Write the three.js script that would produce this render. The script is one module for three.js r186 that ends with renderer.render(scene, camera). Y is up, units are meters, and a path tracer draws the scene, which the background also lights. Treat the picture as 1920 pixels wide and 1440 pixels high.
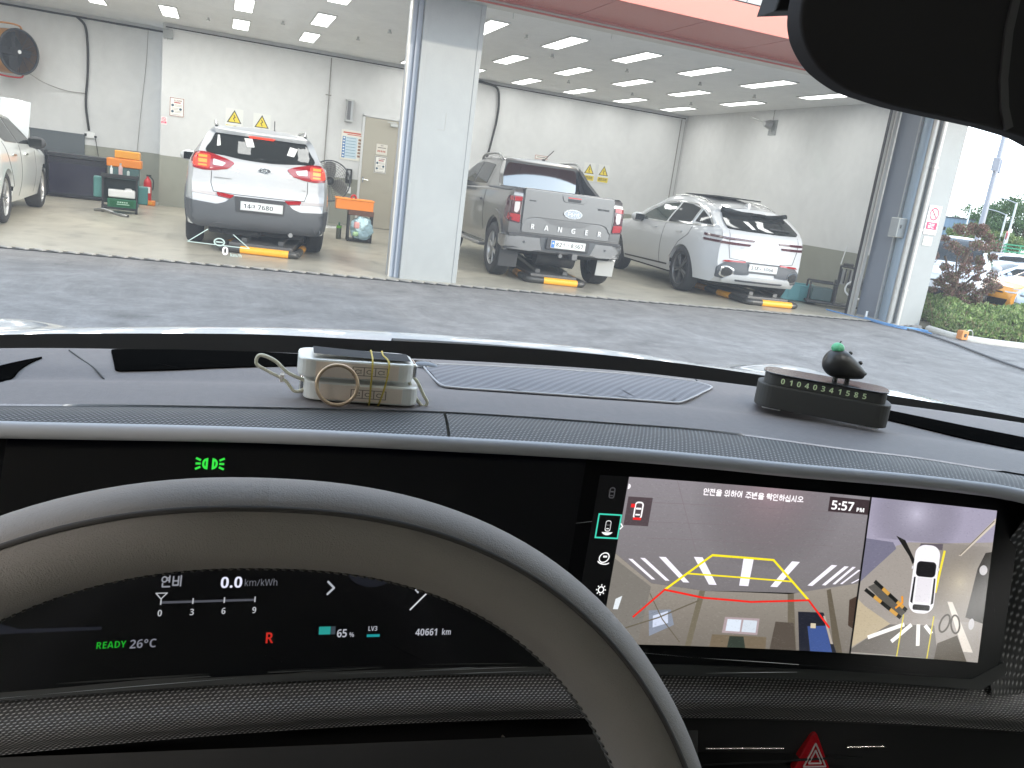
import * as THREE from 'three';
import { RoundedBoxGeometry } from 'three/addons/geometries/RoundedBoxGeometry.js';
import { mergeGeometries, mergeVertices, toCreasedNormals } from 'three/addons/utils/BufferGeometryUtils.js';
import { TessellateModifier } from 'three/addons/modifiers/TessellateModifier.js';
import { ImprovedNoise } from 'three/addons/math/ImprovedNoise.js';
import { FontLoader } from 'three/addons/loaders/FontLoader.js';
import { TextGeometry } from 'three/addons/geometries/TextGeometry.js';
import { RectAreaLightUniformsLib } from 'three/addons/lights/RectAreaLightUniformsLib.js';
import { Brush, Evaluator, SUBTRACTION } from 'three-bvh-csg';

// ---------------------------------------------------------------- camera, sky, sun, exposure
const D = Math.PI / 180;
const scene = new THREE.Scene();
const camera = new THREE.PerspectiveCamera(50.54, 4 / 3, 0.02, 900);
camera.position.set(0, 1.3, 0);
camera.rotation.order = 'YXZ';
camera.rotation.set(-13.56 * D, -20.9 * D, 7.56 * D);
const renderer = new THREE.WebGLRenderer({ antialias: true });
renderer.toneMapping = THREE.LinearToneMapping;
renderer.toneMappingExposure = 1.3;
renderer.shadowMap.enabled = true;
renderer.setSize(1024, 768);

const sunDir = new THREE.Vector3(0.496, 0.35, 0.794).normalize();
{
  const w = 256, h = 128, data = new Float32Array(w * h * 4), v = new THREE.Vector3();
  for (let j = 0; j < h; j++) for (let i = 0; i < w; i++) {
    const lat = ((j + 0.5) / h - 0.5) * Math.PI, lon = ((i + 0.5) / w - 0.5) * 2 * Math.PI;
    v.set(Math.cos(lat) * Math.cos(lon), Math.sin(lat), Math.cos(lat) * Math.sin(lon));
    const up = Math.max(0, v.y), c = Math.max(0, v.dot(sunDir));
    const hz = Math.pow(1 - up, 2.2), glow = 0.7 * Math.pow(c, 6) + 1.2 * Math.pow(c, 60);
    const k = 4 * (j * w + i), low = v.y < 0 ? 0.35 : 1;
    data[k] = low * 1.75 * (0.84 + 1.0 * hz + glow); data[k + 1] = low * 1.75 * (1.05 + 0.92 * hz + 0.93 * glow); data[k + 2] = low * 1.75 * (1.38 + 0.68 * hz + 0.8 * glow); data[k + 3] = 1;
  }
  const sky = new THREE.DataTexture(data, w, h, THREE.RGBAFormat, THREE.FloatType);
  sky.mapping = THREE.EquirectangularReflectionMapping; sky.magFilter = sky.minFilter = THREE.LinearFilter; sky.needsUpdate = true;
  scene.background = sky; scene.environment = sky;
}
const sun = new THREE.DirectionalLight(new THREE.Color().setRGB(1, 0.88, 0.74), 2.0);
sun.position.copy(sunDir).multiplyScalar(60).add(new THREE.Vector3(4, 0, -10));
sun.target.position.set(4, 0, -10); sun.castShadow = true; sun.shadow.radius = 2.5;
Object.assign(sun.shadow.camera, { left: -40, right: 40, top: 40, bottom: -40, near: 1, far: 160 });
sun.shadow.mapSize.set(4096, 4096);
scene.add(sun, sun.target);
RectAreaLightUniformsLib.init();

// ---------------------------------------------------------------- helpers
let seed = 7;
const rnd = () => { seed = (seed + 0x6d2b79f5) | 0; let t = Math.imul(seed ^ (seed >>> 15), 1 | seed); t = (t + Math.imul(t ^ (t >>> 7), 61 | t)) ^ t; return ((t ^ (t >>> 14)) >>> 0) / 4294967296; };
const rr = (a, b) => a + (b - a) * rnd();
const perlin = new ImprovedNoise();
const V = (x, y, z) => new THREE.Vector3(x, y, z);
const V2 = (x, y) => new THREE.Vector2(x, y);
const clamp = (x, a = 0, b = 1) => Math.min(b, Math.max(a, x));
const lerp = (a, b, t) => a + (b - a) * t;
const sstep = (a, b, x) => { const t = clamp((x - a) / (b - a)); return t * t * (3 - 2 * t); };
// piecewise smooth curve through [x, y] pairs sorted by x
function curve(pts) {
  return (x) => {
    if (x <= pts[0][0]) return pts[0][1];
    for (let i = 1; i < pts.length; i++) if (x <= pts[i][0]) {
      const [x0, y0] = pts[i - 1], [x1, y1] = pts[i], t = (x - x0) / (x1 - x0);
      const m0 = i > 1 ? (y1 - pts[i - 2][1]) / (x1 - pts[i - 2][0]) : (y1 - y0) / (x1 - x0);
      const m1 = i < pts.length - 1 ? (pts[i + 1][1] - y0) / (pts[i + 1][0] - x0) : (y1 - y0) / (x1 - x0);
      const h = x1 - x0, t2 = t * t, t3 = t2 * t;
      return (2 * t3 - 3 * t2 + 1) * y0 + (t3 - 2 * t2 + t) * h * m0 + (-2 * t3 + 3 * t2) * y1 + (t3 - t2) * h * m1;
    }
    return pts[pts.length - 1][1];
  };
}
const taken = new Map();
function numbered(n) { const k = taken.get(n) || 0; taken.set(n, k + 1); return k ? n + '_' + String(k).padStart(3, '0') : n; }
function tag(o, label, category, group) { o.userData.label = label; o.userData.category = category; if (group) o.userData.group = group; return o; }
function thing(name, label, category, pos = [0, 0, 0], turn = 0, group) {
  const o = new THREE.Group(); o.name = numbered(name); scene.add(o);
  o.position.set(...pos); o.rotation.y = turn; return tag(o, label, category, group);
}
function struct(name, geo, m) { const o = new THREE.Mesh(geo, m); o.name = numbered(name); o.userData.kind = 'structure'; scene.add(o); return o; }
function solo(name, geo, m, label, category, group) { const o = new THREE.Mesh(Array.isArray(geo) ? join(geo) : geo, m); o.name = numbered(name); scene.add(o); return tag(o, label, category, group); }
function part(name, geo, m, parent, pos, rot) {
  const o = new THREE.Mesh(Array.isArray(geo) ? join(geo) : geo, m); o.name = name; parent.add(o);
  if (pos) o.position.set(...pos);
  if (rot) o.rotation.set(...rot);
  return o;
}
function sub(name, parent, pos, rot) { const g = new THREE.Group(); g.name = name; parent.add(g); if (pos) g.position.set(...pos); if (rot) g.rotation.set(...rot); return g; }
function join(list) {
  const l = list.map((g) => { let q = g.index ? g.toNonIndexed() : g.clone(); for (const k of Object.keys(q.attributes)) if (!['position', 'normal', 'uv'].includes(k)) q.deleteAttribute(k); if (!q.attributes.normal) q.computeVertexNormals(); if (!q.attributes.uv) q.setAttribute('uv', new THREE.BufferAttribute(new Float32Array(q.attributes.position.count * 2), 2)); return q; });
  return l.length === 1 ? l[0] : mergeGeometries(l);
}
// uv in metres from position, by the axis each face looks along
function metric(geo, k = 1) {
  const g = geo.index ? geo.toNonIndexed() : geo, p = g.attributes.position, n = g.attributes.normal, uv = new Float32Array(p.count * 2);
  for (let i = 0; i < p.count; i++) {
    const ax = Math.abs(n.getX(i)), ay = Math.abs(n.getY(i)), az = Math.abs(n.getZ(i));
    const [u, v] = ay >= ax && ay >= az ? [p.getX(i), p.getZ(i)] : ax >= az ? [p.getZ(i), p.getY(i)] : [p.getX(i), p.getY(i)];
    uv[2 * i] = u * k; uv[2 * i + 1] = v * k;
  }
  g.setAttribute('uv', new THREE.BufferAttribute(uv, 2)); return g;
}
const move = (g, x, y, z) => g.translate(x, y, z);
function bx(w, h, d, x = 0, y = 0, z = 0, r = 0) { const g = r > 0 ? new RoundedBoxGeometry(w, h, d, 2, Math.min(r, w / 2.01, h / 2.01, d / 2.01)) : new THREE.BoxGeometry(w, h, d); return g.translate(x, y, z); }
// box from corner to corner
const span = (x0, x1, y0, y1, z0, z1, r = 0) => bx(Math.abs(x1 - x0), Math.abs(y1 - y0), Math.abs(z1 - z0), (x0 + x1) / 2, (y0 + y1) / 2, (z0 + z1) / 2, r);
function tube(pts, r, seg = 24, rad = 8, closed = false) { return new THREE.TubeGeometry(new THREE.CatmullRomCurve3(pts.map((p) => (p.isVector3 ? p : V(...p))), closed, 'centripetal'), seg, r, rad, closed); }
function rod(a, b, r, rad = 10) { const A = a.isVector3 ? a : V(...a), B = b.isVector3 ? b : V(...b), d = B.clone().sub(A), g = new THREE.CylinderGeometry(r, r, d.length(), rad); g.applyQuaternion(new THREE.Quaternion().setFromUnitVectors(V(0, 1, 0), d.clone().normalize())); return g.translate(...A.add(B).multiplyScalar(0.5).toArray()); }
function bar(a, b, w, h) { const A = V(...a), B = V(...b), d = B.clone().sub(A), g = new THREE.BoxGeometry(w, h, d.length()); g.applyMatrix4(new THREE.Matrix4().lookAt(A, B, V(0, 1, 0.001))); return g.translate(...A.add(B).multiplyScalar(0.5).toArray()); }
function poly(pts) { return new THREE.Shape(pts.map((p) => V2(...p))); }
function smoothPoly(pts, n = 60) { return new THREE.CatmullRomCurve3(pts.map((p) => V(p[0], p[1], 0)), true, 'centripetal').getPoints(n).slice(0, -1).map((p) => [p.x, p.y]); }
function roundPoly(pts, r = 0.02, n = 4) {
  const out = [];
  for (let i = 0; i < pts.length; i++) {
    const a = V2(...pts[(i + pts.length - 1) % pts.length]), b = V2(...pts[i]), c = V2(...pts[(i + 1) % pts.length]);
    const u = a.clone().sub(b), w = c.clone().sub(b), q = Math.min(r, u.length() / 2.2, w.length() / 2.2);
    const p0 = b.clone().add(u.setLength(q)), p1 = b.clone().add(w.setLength(q));
    for (let k = 0; k <= n; k++) { const t = k / n; out.push([(1 - t) ** 2 * p0.x + 2 * t * (1 - t) * b.x + t * t * p1.x, (1 - t) ** 2 * p0.y + 2 * t * (1 - t) * b.y + t * t * p1.y]); }
  }
  return out;
}
function extrude(pts, depth, bevel = 0, seg = 2) { return new THREE.ExtrudeGeometry(poly(pts), { depth, bevelEnabled: bevel > 0, bevelThickness: bevel, bevelSize: bevel, bevelSegments: seg, curveSegments: 12 }); }
// grid surface from fn(u, v) -> Vector3
function grid(fn, nu, nv, uvfn) {
  const p = [], uv = [], idx = [];
  for (let i = 0; i <= nu; i++) for (let j = 0; j <= nv; j++) { const q = fn(i / nu, j / nv); p.push(q.x, q.y, q.z); uv.push(...(uvfn ? uvfn(i / nu, j / nv, q) : [i / nu, j / nv])); }
  for (let i = 0; i < nu; i++) for (let j = 0; j < nv; j++) { const a = i * (nv + 1) + j, b = a + nv + 1; idx.push(a, b, a + 1, b, b + 1, a + 1); }
  const g = new THREE.BufferGeometry(); g.setAttribute('position', new THREE.Float32BufferAttribute(p, 3)); g.setAttribute('uv', new THREE.Float32BufferAttribute(uv, 2)); g.setIndex(idx); g.computeVertexNormals(); return g;
}
// a sheet laid on a curved surface: outline in surface coordinates, map(a, b) -> point, lifted by off, with an edge going down by thick
function conform(pts, map, off = 0.004, thick = 0.012, tess = 0.07) {
  const e = 1e-3, du = V(0, 0, 0), dv = V(0, 0, 0);
  if (THREE.ShapeUtils.area(pts.map((p) => V2(...p))) < 0) pts = [...pts].reverse();
  const nrm = (a, b) => { du.copy(map(a + e, b)).sub(map(a - e, b)); dv.copy(map(a, b + e)).sub(map(a, b - e)); const n = du.clone().cross(dv).normalize(); return n; };
  const flat = new TessellateModifier(tess, 6).modify(new THREE.ShapeGeometry(poly(pts)).toNonIndexed());
  const fp = flat.attributes.position, n = fp.count, P = new Float32Array(n * 3), N = new Float32Array(n * 3), U = new Float32Array(n * 2);
  let x0 = 1e9, x1 = -1e9, y0 = 1e9, y1 = -1e9;
  for (const [a, b] of pts) { x0 = Math.min(x0, a); x1 = Math.max(x1, a); y0 = Math.min(y0, b); y1 = Math.max(y1, b); }
  const sgn = map.flip ? -1 : 1;
  for (let i = 0; i < n; i++) {
    const a = fp.getX(i), b = fp.getY(i), q = map(a, b), m = nrm(a, b).multiplyScalar(sgn); q.addScaledVector(m, off);
    P.set([q.x, q.y, q.z], 3 * i); N.set([m.x, m.y, m.z], 3 * i); U.set([(a - x0) / (x1 - x0), (b - y0) / (y1 - y0)], 2 * i);
  }
  if (map.flip) for (let i = 0; i < n; i += 3) for (let k = 0; k < 3; k++) { let t = P[3 * i + 3 + k]; P[3 * i + 3 + k] = P[3 * i + 6 + k]; P[3 * i + 6 + k] = t; t = N[3 * i + 3 + k]; N[3 * i + 3 + k] = N[3 * i + 6 + k]; N[3 * i + 6 + k] = t; if (k < 2) { t = U[2 * i + 2 + k]; U[2 * i + 2 + k] = U[2 * i + 4 + k]; U[2 * i + 4 + k] = t; } }
  const top = new THREE.BufferGeometry(); top.setAttribute('position', new THREE.BufferAttribute(P, 3)); top.setAttribute('normal', new THREE.BufferAttribute(N, 3)); top.setAttribute('uv', new THREE.BufferAttribute(U, 2));
  if (thick <= 0) return top;
  const ring = [];
  for (let i = 0; i < pts.length; i++) { const [a, b] = pts[i], [c, d] = pts[(i + 1) % pts.length], k = Math.max(1, Math.ceil(Math.hypot(c - a, d - b) / tess)); for (let j = 0; j < k; j++) ring.push([lerp(a, c, j / k), lerp(b, d, j / k)]); }
  const S = [], w = (q) => S.push(q.x, q.y, q.z);
  for (let i = 0; i < ring.length; i++) {
    const [a, b] = ring[i], [c, d] = ring[(i + 1) % ring.length], m = nrm(a, b).multiplyScalar(sgn), k = nrm(c, d).multiplyScalar(sgn);
    const A = map(a, b).addScaledVector(m, off), B = map(c, d).addScaledVector(k, off), A2 = map(a, b).addScaledVector(m, off - thick), B2 = map(c, d).addScaledVector(k, off - thick);
    w(A2); w(map.flip ? A : B2); w(map.flip ? B2 : A); w(B2); w(map.flip ? A : B); w(map.flip ? B : A);
  }
  const side = new THREE.BufferGeometry(); side.setAttribute('position', new THREE.Float32BufferAttribute(S, 3)); side.computeVertexNormals();
  return join([top, side]);
}
// ---------------------------------------------------------------- textures
function dataTex(w, h, fn, srgb = true) {
  const d = new Uint8Array(w * h * 4);
  for (let j = 0; j < h; j++) for (let i = 0; i < w; i++) { const c = fn(i / w, j / h, i, j), k = 4 * (j * w + i); d[k] = clamp(c[0], 0, 255); d[k + 1] = clamp(c[1], 0, 255); d[k + 2] = clamp(c[2], 0, 255); d[k + 3] = 255; }
  const t = new THREE.DataTexture(d, w, h); t.wrapS = t.wrapT = THREE.RepeatWrapping; t.magFilter = THREE.LinearFilter; t.minFilter = THREE.LinearMipmapLinearFilter; t.generateMipmaps = true;
  if (srgb) t.colorSpace = THREE.SRGBColorSpace; t.needsUpdate = true; return t;
}
const ring = (u, v, f, z) => { // tiling noise: torus sampling
  const a = u * 2 * Math.PI, b = v * 2 * Math.PI; return perlin.noise(f * Math.cos(a) + z, f * Math.sin(a) + 3.1 * z, f * Math.cos(b)) * 0.5 + perlin.noise(f * Math.sin(b) + z, f * Math.cos(a) - z, f * Math.sin(a) * 0.7 + f * Math.cos(b)) * 0.5;
};
function canvas(w, h, draw) { const c = document.createElement('canvas'); c.width = w; c.height = h; const x = c.getContext('2d'); draw(x, w, h); const t = new THREE.CanvasTexture(c); t.colorSpace = THREE.SRGBColorSpace; t.magFilter = THREE.LinearFilter; return t; }
// Korean syllables drawn with strokes (the built-in fonts have none)
const JL = [[[0, .1, 1, .1, .85, 1]], [[0, .1, .45, .1, .4, 1], [.55, .1, 1, .1, .95, 1]], [[0, 0, 0, 1, 1, 1]], [[1, .05, 0, .05, 0, 1, 1, 1]], [[1, .05, 0, .05, 0, 1, 1, 1]], [[0, 0, 1, 0, 1, .5, 0, .5, 0, 1, 1, 1]], [[0, 0, 1, 0, 1, 1, 0, 1, 0, 0]], [[0, 0, 0, 1, 1, 1, 1, 0], [0, .5, 1, .5]], [[0, 0, 0, 1, 1, 1, 1, 0]], [[.5, 0, .5, .3, 0, 1], [.5, .3, 1, 1]], [[.3, 0, 0, 1], [.7, 0, 1, 1]], 'o', [[0, .05, 1, .05], [.5, .05, .5, .35, 0, 1], [.5, .35, 1, 1]], [[0, 0, 1, 0]], [[.3, -.15, .7, -.15], [0, .15, 1, .15], [.5, .15, 0, 1], [.5, .4, 1, 1]], [[0, .1, 1, .1, .85, 1], [0, .5, .9, .5]], [[1, 0, 0, 0, 0, 1, 1, 1], [0, .5, 1, .5]], [[0, 0, 1, 0], [.3, 0, .3, 1], [.7, 0, .7, 1], [0, 1, 1, 1]], 'h'];
const JT = [null, 0, 1, 0, 2, 2, 2, 3, 5, 5, 5, 5, 5, 5, 5, 5, 6, 7, 7, 9, 9, 11, 12, 14, 15, 16, 17, 18];
// vowel: [vertical kind, horizontal kind]
const JV = ['a', 'A', 'ya', 'yA', 'e', 'E', 'ye', 'yE', '-o', 'a-o', 'A-o', 'i-o', '-yo', '-u', 'e-u', 'E-u', 'i-u', '-yu', '-_', 'i-_', 'i'];
function hangul(x, text, px, py, size) {
  x.lineCap = 'round'; x.lineJoin = 'round';
  const pl = (s, bx0, by0, w, h) => { if (s === 'o' || s === 'h') { const t = s === 'h' ? .42 : 0; x.beginPath(); x.ellipse(bx0 + w / 2, by0 + h * (t + (1 - t) / 2), w * .46, h * (1 - t) * .5, 0, 0, 7); x.stroke(); if (t) { x.beginPath(); x.moveTo(bx0 + w * .3, by0); x.lineTo(bx0 + w * .7, by0); x.moveTo(bx0, by0 + h * .24); x.lineTo(bx0 + w, by0 + h * .24); x.stroke(); } return; } for (const l of s) { x.beginPath(); for (let i = 0; i < l.length; i += 2) x[i ? 'lineTo' : 'moveTo'](bx0 + l[i] * w, by0 + l[i + 1] * h); x.stroke(); } };
  for (const ch of text) {
    const c = ch.charCodeAt(0) - 0xac00;
    if (c < 0 || c > 11171) { if (ch !== ' ') x.fillText(ch, px, py + size * .86); px += ch === ' ' ? size * .38 : x.measureText(ch).width; continue; }
    const L = Math.floor(c / 588), Vw = JV[Math.floor((c % 588) / 28)], T = JT[c % 28], [vv, hv] = Vw.includes('-') ? Vw.split('-') : [Vw, ''];
    const H = T === null || T === undefined ? .92 : .55, s = size;
    const iw = vv ? .46 : .72, ih = hv ? H * .5 : H * .86;
    pl(JL[L], px + s * (vv ? .06 : .12), py + s * .06, s * iw, s * ih);
    if (hv) { const y = py + s * H * .88, w0 = px + s * .02, w1 = px + s * (vv ? .62 : .92); x.beginPath(); x.moveTo(w0, y); x.lineTo(w1, y); const m = (w0 + w1) / 2, k = s * H * .2, d = hv.includes('o') ? -1 : 1; if (hv !== '_') for (const o of hv.length > 1 ? [-.14, .14] : [0]) { x.moveTo(m + o * s, y); x.lineTo(m + o * s, y + d * k); } x.stroke(); }
    if (vv) { const X = px + s * .74, y0 = py, y1 = py + s * H, m = (y0 + y1) / 2; x.beginPath(); x.moveTo(X, y0); x.lineTo(X, y1); const b = vv[vv.length - 1], ys = vv.length > 1 ? [-.1, .1] : [0]; for (const o of ys) { if (b === 'a' || b === 'A') { x.moveTo(X, m + o * s); x.lineTo(X + s * .16, m + o * s); } if (b === 'e' || b === 'E') { x.moveTo(X, m + o * s); x.lineTo(X - s * .16, m + o * s); } } if (b === 'A' || b === 'E') { x.moveTo(X + s * .16, y0); x.lineTo(X + s * .16, y1); } x.stroke(); }
    if (T !== null && T !== undefined) pl(JL[T], px + s * .16, py + s * .66, s * .64, s * .3);
    px += s * 1.02;
  }
  return px;
}
const font = await new FontLoader().loadAsync('fonts/droid/droid_sans_bold.typeface.json');
function text3(s, size, depth, cx = 0, cy = 0) { const g = new TextGeometry(s, { font, size, depth, curveSegments: 3 }); g.computeBoundingBox(); const b = g.boundingBox; return g.translate(cx - (b.min.x + b.max.x) / 2, cy - (b.min.y + b.max.y) / 2, 0); }
// ---------------------------------------------------------------- materials
const std = (r, g, b, rough = 0.7, metal = 0, more = {}) => new THREE.MeshStandardMaterial({ color: new THREE.Color().setRGB(r, g, b), roughness: rough, metalness: metal, ...more });
const phys = (r, g, b, rough, metal, more = {}) => new THREE.MeshPhysicalMaterial({ color: new THREE.Color().setRGB(r, g, b), roughness: rough, metalness: metal, ...more });
const glow = (r, g, b, k = 1) => new THREE.MeshStandardMaterial({ color: 0x111111, roughness: 0.4, emissive: new THREE.Color().setRGB(r * k, g * k, b * k) });
const print = (tex, rough = 0.6) => new THREE.MeshStandardMaterial({ map: tex, roughness: rough });
const wallTex = dataTex(256, 256, (u, v) => { const n = 7 * ring(u, v, 1.2, 2) + 6 * ring(u, v, 4, 9) + 5 * (rnd() - 0.5); return [236 + n, 236 + n, 235 + n * 0.95]; });
const asphTex = dataTex(1024, 1024, (u, v) => { const n = 30 * ring(u, v, 2, 1) + 22 * ring(u, v, 7, 5) + 16 * ring(u, v, 20, 3), g = (rnd() - 0.5) * 44, s = rnd() > 0.985 ? 22 : 0; const c = 178 + n + g + s; return [c + 2, c, c - 3]; });
const asphBump = dataTex(512, 512, (u, v) => { const c = 128 + 60 * ring(u, v, 12, 2) + (rnd() - 0.5) * 170; return [c, c, c]; }, false);
const floorTex = dataTex(512, 512, (u, v) => { const s = sstep(0.12, 0.4, ring(u, v, 2.6, 7)), n = 26 * ring(u, v, 1.5, 4) + 14 * ring(u, v, 6, 2) + 10 * (rnd() - 0.5) - 34 * s * (0.6 + ring(u, v, 9, 1)); return [226 + n, 224 + n, 217 + n * 0.95]; });
const grainBump = dataTex(256, 256, (u, v) => { const c = 128 + 90 * ring(u, v, 14, 2) + (rnd() - 0.5) * 90; return [c, c, c]; }, false);
const M = {
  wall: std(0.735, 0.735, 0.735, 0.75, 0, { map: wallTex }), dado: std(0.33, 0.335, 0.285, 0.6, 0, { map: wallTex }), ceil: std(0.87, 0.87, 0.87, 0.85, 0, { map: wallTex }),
  floor: std(0.45, 0.425, 0.372, 0.32, 0, { map: floorTex }), asph: std(0.385, 0.378, 0.378, 0.82, 0, { map: asphTex, bumpMap: asphBump, bumpScale: 0.0025, vertexColors: true }),
  panel: std(0.345, 0.36, 0.36, 0.45, 0, { map: wallTex }), channel: std(0.30, 0.33, 0.38, 0.45, 0.1), channelD: std(0.17, 0.19, 0.225, 0.4, 0.1), steel: std(0.45, 0.45, 0.43, 0.35, 0.7), galv: std(0.52, 0.5, 0.46, 0.4, 0.4),
  coral: std(0.46, 0.105, 0.07, 0.42), black: std(0.018, 0.018, 0.02, 0.5), cable: std(0.02, 0.02, 0.018, 0.6), wire: std(0.25, 0.24, 0.22, 0.6), plastic: std(0.03, 0.031, 0.034, 0.62), clad: std(0.075, 0.08, 0.088, 0.6), under: std(0.02, 0.02, 0.02, 0.8),
  white: phys(0.50, 0.51, 0.525, 0.35, 0, { clearcoat: 1, clearcoatRoughness: 0.04 }), silver: phys(0.175, 0.174, 0.172, 0.28, 0.7, { clearcoat: 1, clearcoatRoughness: 0.05 }), pale: phys(0.60, 0.62, 0.61, 0.35, 0, { clearcoat: 1, clearcoatRoughness: 0.04 }),
  glass: phys(0.012, 0.014, 0.014, 0.03, 0, { specularIntensity: 0.45 }), seam: std(0.05, 0.05, 0.05, 0.8), chrome: std(0.75, 0.75, 0.74, 0.13, 1), rim: std(0.38, 0.38, 0.38, 0.3, 0.8), rimD: std(0.14, 0.14, 0.14, 0.35, 0.7), tyre: std(0.022, 0.022, 0.023, 0.85),
  lampRed: phys(0.30, 0.006, 0.012, 0.12, 0, { clearcoat: 1 }), lampDark: phys(0.06, 0.006, 0.012, 0.12, 0, { clearcoat: 1 }), lampClear: phys(0.55, 0.52, 0.52, 0.15, 0.1, { clearcoat: 1 }), lit: glow(1, 0.055, 0.02, 1.4), litHot: glow(1, 0.33, 0.04, 1.5),
  plate: std(0.72, 0.73, 0.72, 0.5), paper: std(0.78, 0.78, 0.77, 0.8), yellow: std(0.72, 0.36, 0.02, 0.5), orange: std(0.72, 0.22, 0.025, 0.5), teal: std(0.06, 0.19, 0.18, 0.5), blue: std(0.03, 0.16, 0.55, 0.5), green: std(0.01, 0.13, 0.06, 0.5), red: std(0.5, 0.015, 0.02, 0.35), door: std(0.40, 0.37, 0.30, 0.5),
};
// ================================================================ SETTING
const groundY = (x, z) => -0.02 - 0.55 * sstep(13, 32, x) + 1.7 * sstep(40, 75, x);
{
  const line = (a) => { const out = []; for (const [lo, hi, n] of a) for (let i = 0; i < n; i++) out.push(lerp(lo, hi, i / n)); out.push(a[a.length - 1][1]); return out; };
  const xs = line([[-420, -40, 8], [-40, -6, 14], [-6, 11, 130], [11, 36, 40], [36, 84, 16], [84, 420, 8]]), zs = line([[-420, -60, 8], [-60, -20, 16], [-20, -10, 10], [-10, -2, 70], [-2, 30, 16], [30, 420, 8]]);
  const p = [], uv = [], col = [], idx = [];
  for (const x of xs) for (const z of zs) {
    p.push(x, groundY(x, z), z); uv.push(x / 3.1, z / 3.1);
    const a = perlin.noise(x * 0.35, z * 0.5, 1.7), b = perlin.noise(x * 0.8 + 5, z * 2.6, 3.3), c = perlin.noise(x * 2.2, z * 5.5, 8.1);
    let k = 1 + 0.16 * a + 0.09 * c - 0.42 * sstep(0.22, 0.5, b) * sstep(-0.1, 0.25, c + a * 0.6);
    if (x > 13) k *= 0.8;
    col.push(k, k * (1 + 0.012 * a), k * (1 + 0.03 * a));
  }
  const n = zs.length;
  for (let i = 0; i + 1 < xs.length; i++) for (let j = 0; j + 1 < n; j++) { const a = i * n + j, b = a + n; idx.push(a, a + 1, b, b, a + 1, b + 1); }
  const g = new THREE.BufferGeometry(); g.setAttribute('position', new THREE.Float32BufferAttribute(p, 3)); g.setAttribute('uv', new THREE.Float32BufferAttribute(uv, 2)); g.setAttribute('color', new THREE.Float32BufferAttribute(col, 3)); g.setIndex(idx); g.computeVertexNormals();
  struct('asphalt_ground', g, M.asph);
}
struct('garage_floor', metric(span(-7, 10.67, -0.015, 0, -19.3, -10.02), 0.3), M.floor);

// ---- the garage building across the yard
const G = thing('garage_building', 'open two bay car workshop with white walls and coral fascia', 'garage', [0, 0, 0]);
const W = (name, a, m = M.wall, k = 0.35) => part(name, metric(span(...a), k), m, G);
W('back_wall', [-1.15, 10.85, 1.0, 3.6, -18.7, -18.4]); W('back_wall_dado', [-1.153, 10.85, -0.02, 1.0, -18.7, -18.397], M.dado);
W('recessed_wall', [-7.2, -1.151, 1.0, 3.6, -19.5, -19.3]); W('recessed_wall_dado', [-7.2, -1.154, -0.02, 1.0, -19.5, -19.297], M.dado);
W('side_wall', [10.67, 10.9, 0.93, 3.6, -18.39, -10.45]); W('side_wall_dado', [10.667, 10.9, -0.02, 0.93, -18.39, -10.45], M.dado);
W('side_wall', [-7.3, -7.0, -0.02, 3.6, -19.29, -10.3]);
W('ceiling', [-7.3, 10.9, 3.5, 3.62, -19.5, -10.1], M.ceil);
W('roof_slab', [-7.3, 10.9, 5.1, 5.3, -19.5, -8.9], M.panel);
W('rear_parapet', [-7.3, 10.9, 3.64, 5.08, -19.5, -19.3], M.panel); W('end_parapet', [10.7, 10.9, 3.64, 5.08, -19.28, -8.95], M.panel);
W('header_beam', [-7.2, 9.7, 3.33, 3.39, -10.16, -9.96], M.galv); W('header_backing', [-7.2, 10.6, 3.395, 5.08, -10.14, -9.98], M.panel);
part('header_bead', rod([-7.2, 3.345, -9.945], [9.6, 3.345, -9.945], 0.012, 6), M.coral, G);
for (let i = 0; i < 16; i++) { const x = -7.2 + 1.15 * i - 0.31; part('soffit_panel', bx(1.138, 0.02, 1.06, x + 0.575, 3.41, -9.345), M.coral, G); }
for (let i = 0; i < 8; i++) { const x = -7.5 + 2.3 * i; part('fascia_panel', bx(2.288, 0.27, 0.03, x + 1.15, 3.535, -8.79, 0.004), M.coral, G); part('parapet_panel', metric(bx(2.288, 1.6, 0.03, x + 1.15 - 0.7, 4.482, -8.792), 0.3), M.panel, G); }
part('soffit_recess_trim', bx(17, 0.05, 0.07, 1.2, 3.405, -9.93), M.coral, G);
// hooks hanging from the header
for (const x of [3.28, 4.62]) part('header_hook', rod([x, 3.27, -10.2], [x, 3.5, -10.2], 0.005, 5), M.steel, G);
// central pillar: boxed column with trim seams and the shutter guide on its left
{
  const P = sub('pillar', G);
  part('column_casing', metric(span(2.17, 2.9, -0.02, 3.398, -10.62, -10.1), 0.4), M.panel, P);
  part('corner_trim', span(2.166, 2.226, -0.02, 3.397, -10.2, -10.092, 0.003), M.panel, P); part('corner_trim', span(2.844, 2.904, -0.02, 3.397, -10.2, -10.092, 0.003), M.panel, P);
  part('mark', [span(2.545, 2.549, 1.85, 2.05, -10.103, -10.098), span(2.45, 2.549, 1.846, 1.85, -10.103, -10.098)], M.wire, P);
  part('shutter_guide', [span(2.105, 2.163, -0.02, 3.33, -10.42, -10.16), span(2.05, 2.103, -0.02, 3.33, -10.26, -10.2), span(2.05, 2.103, -0.02, 3.33, -10.42, -10.36)], M.channel, P);
  part('guide_edge', span(2.036, 2.05, -0.02, 3.32, -10.3, -10.195), M.galv, P);
}
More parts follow.
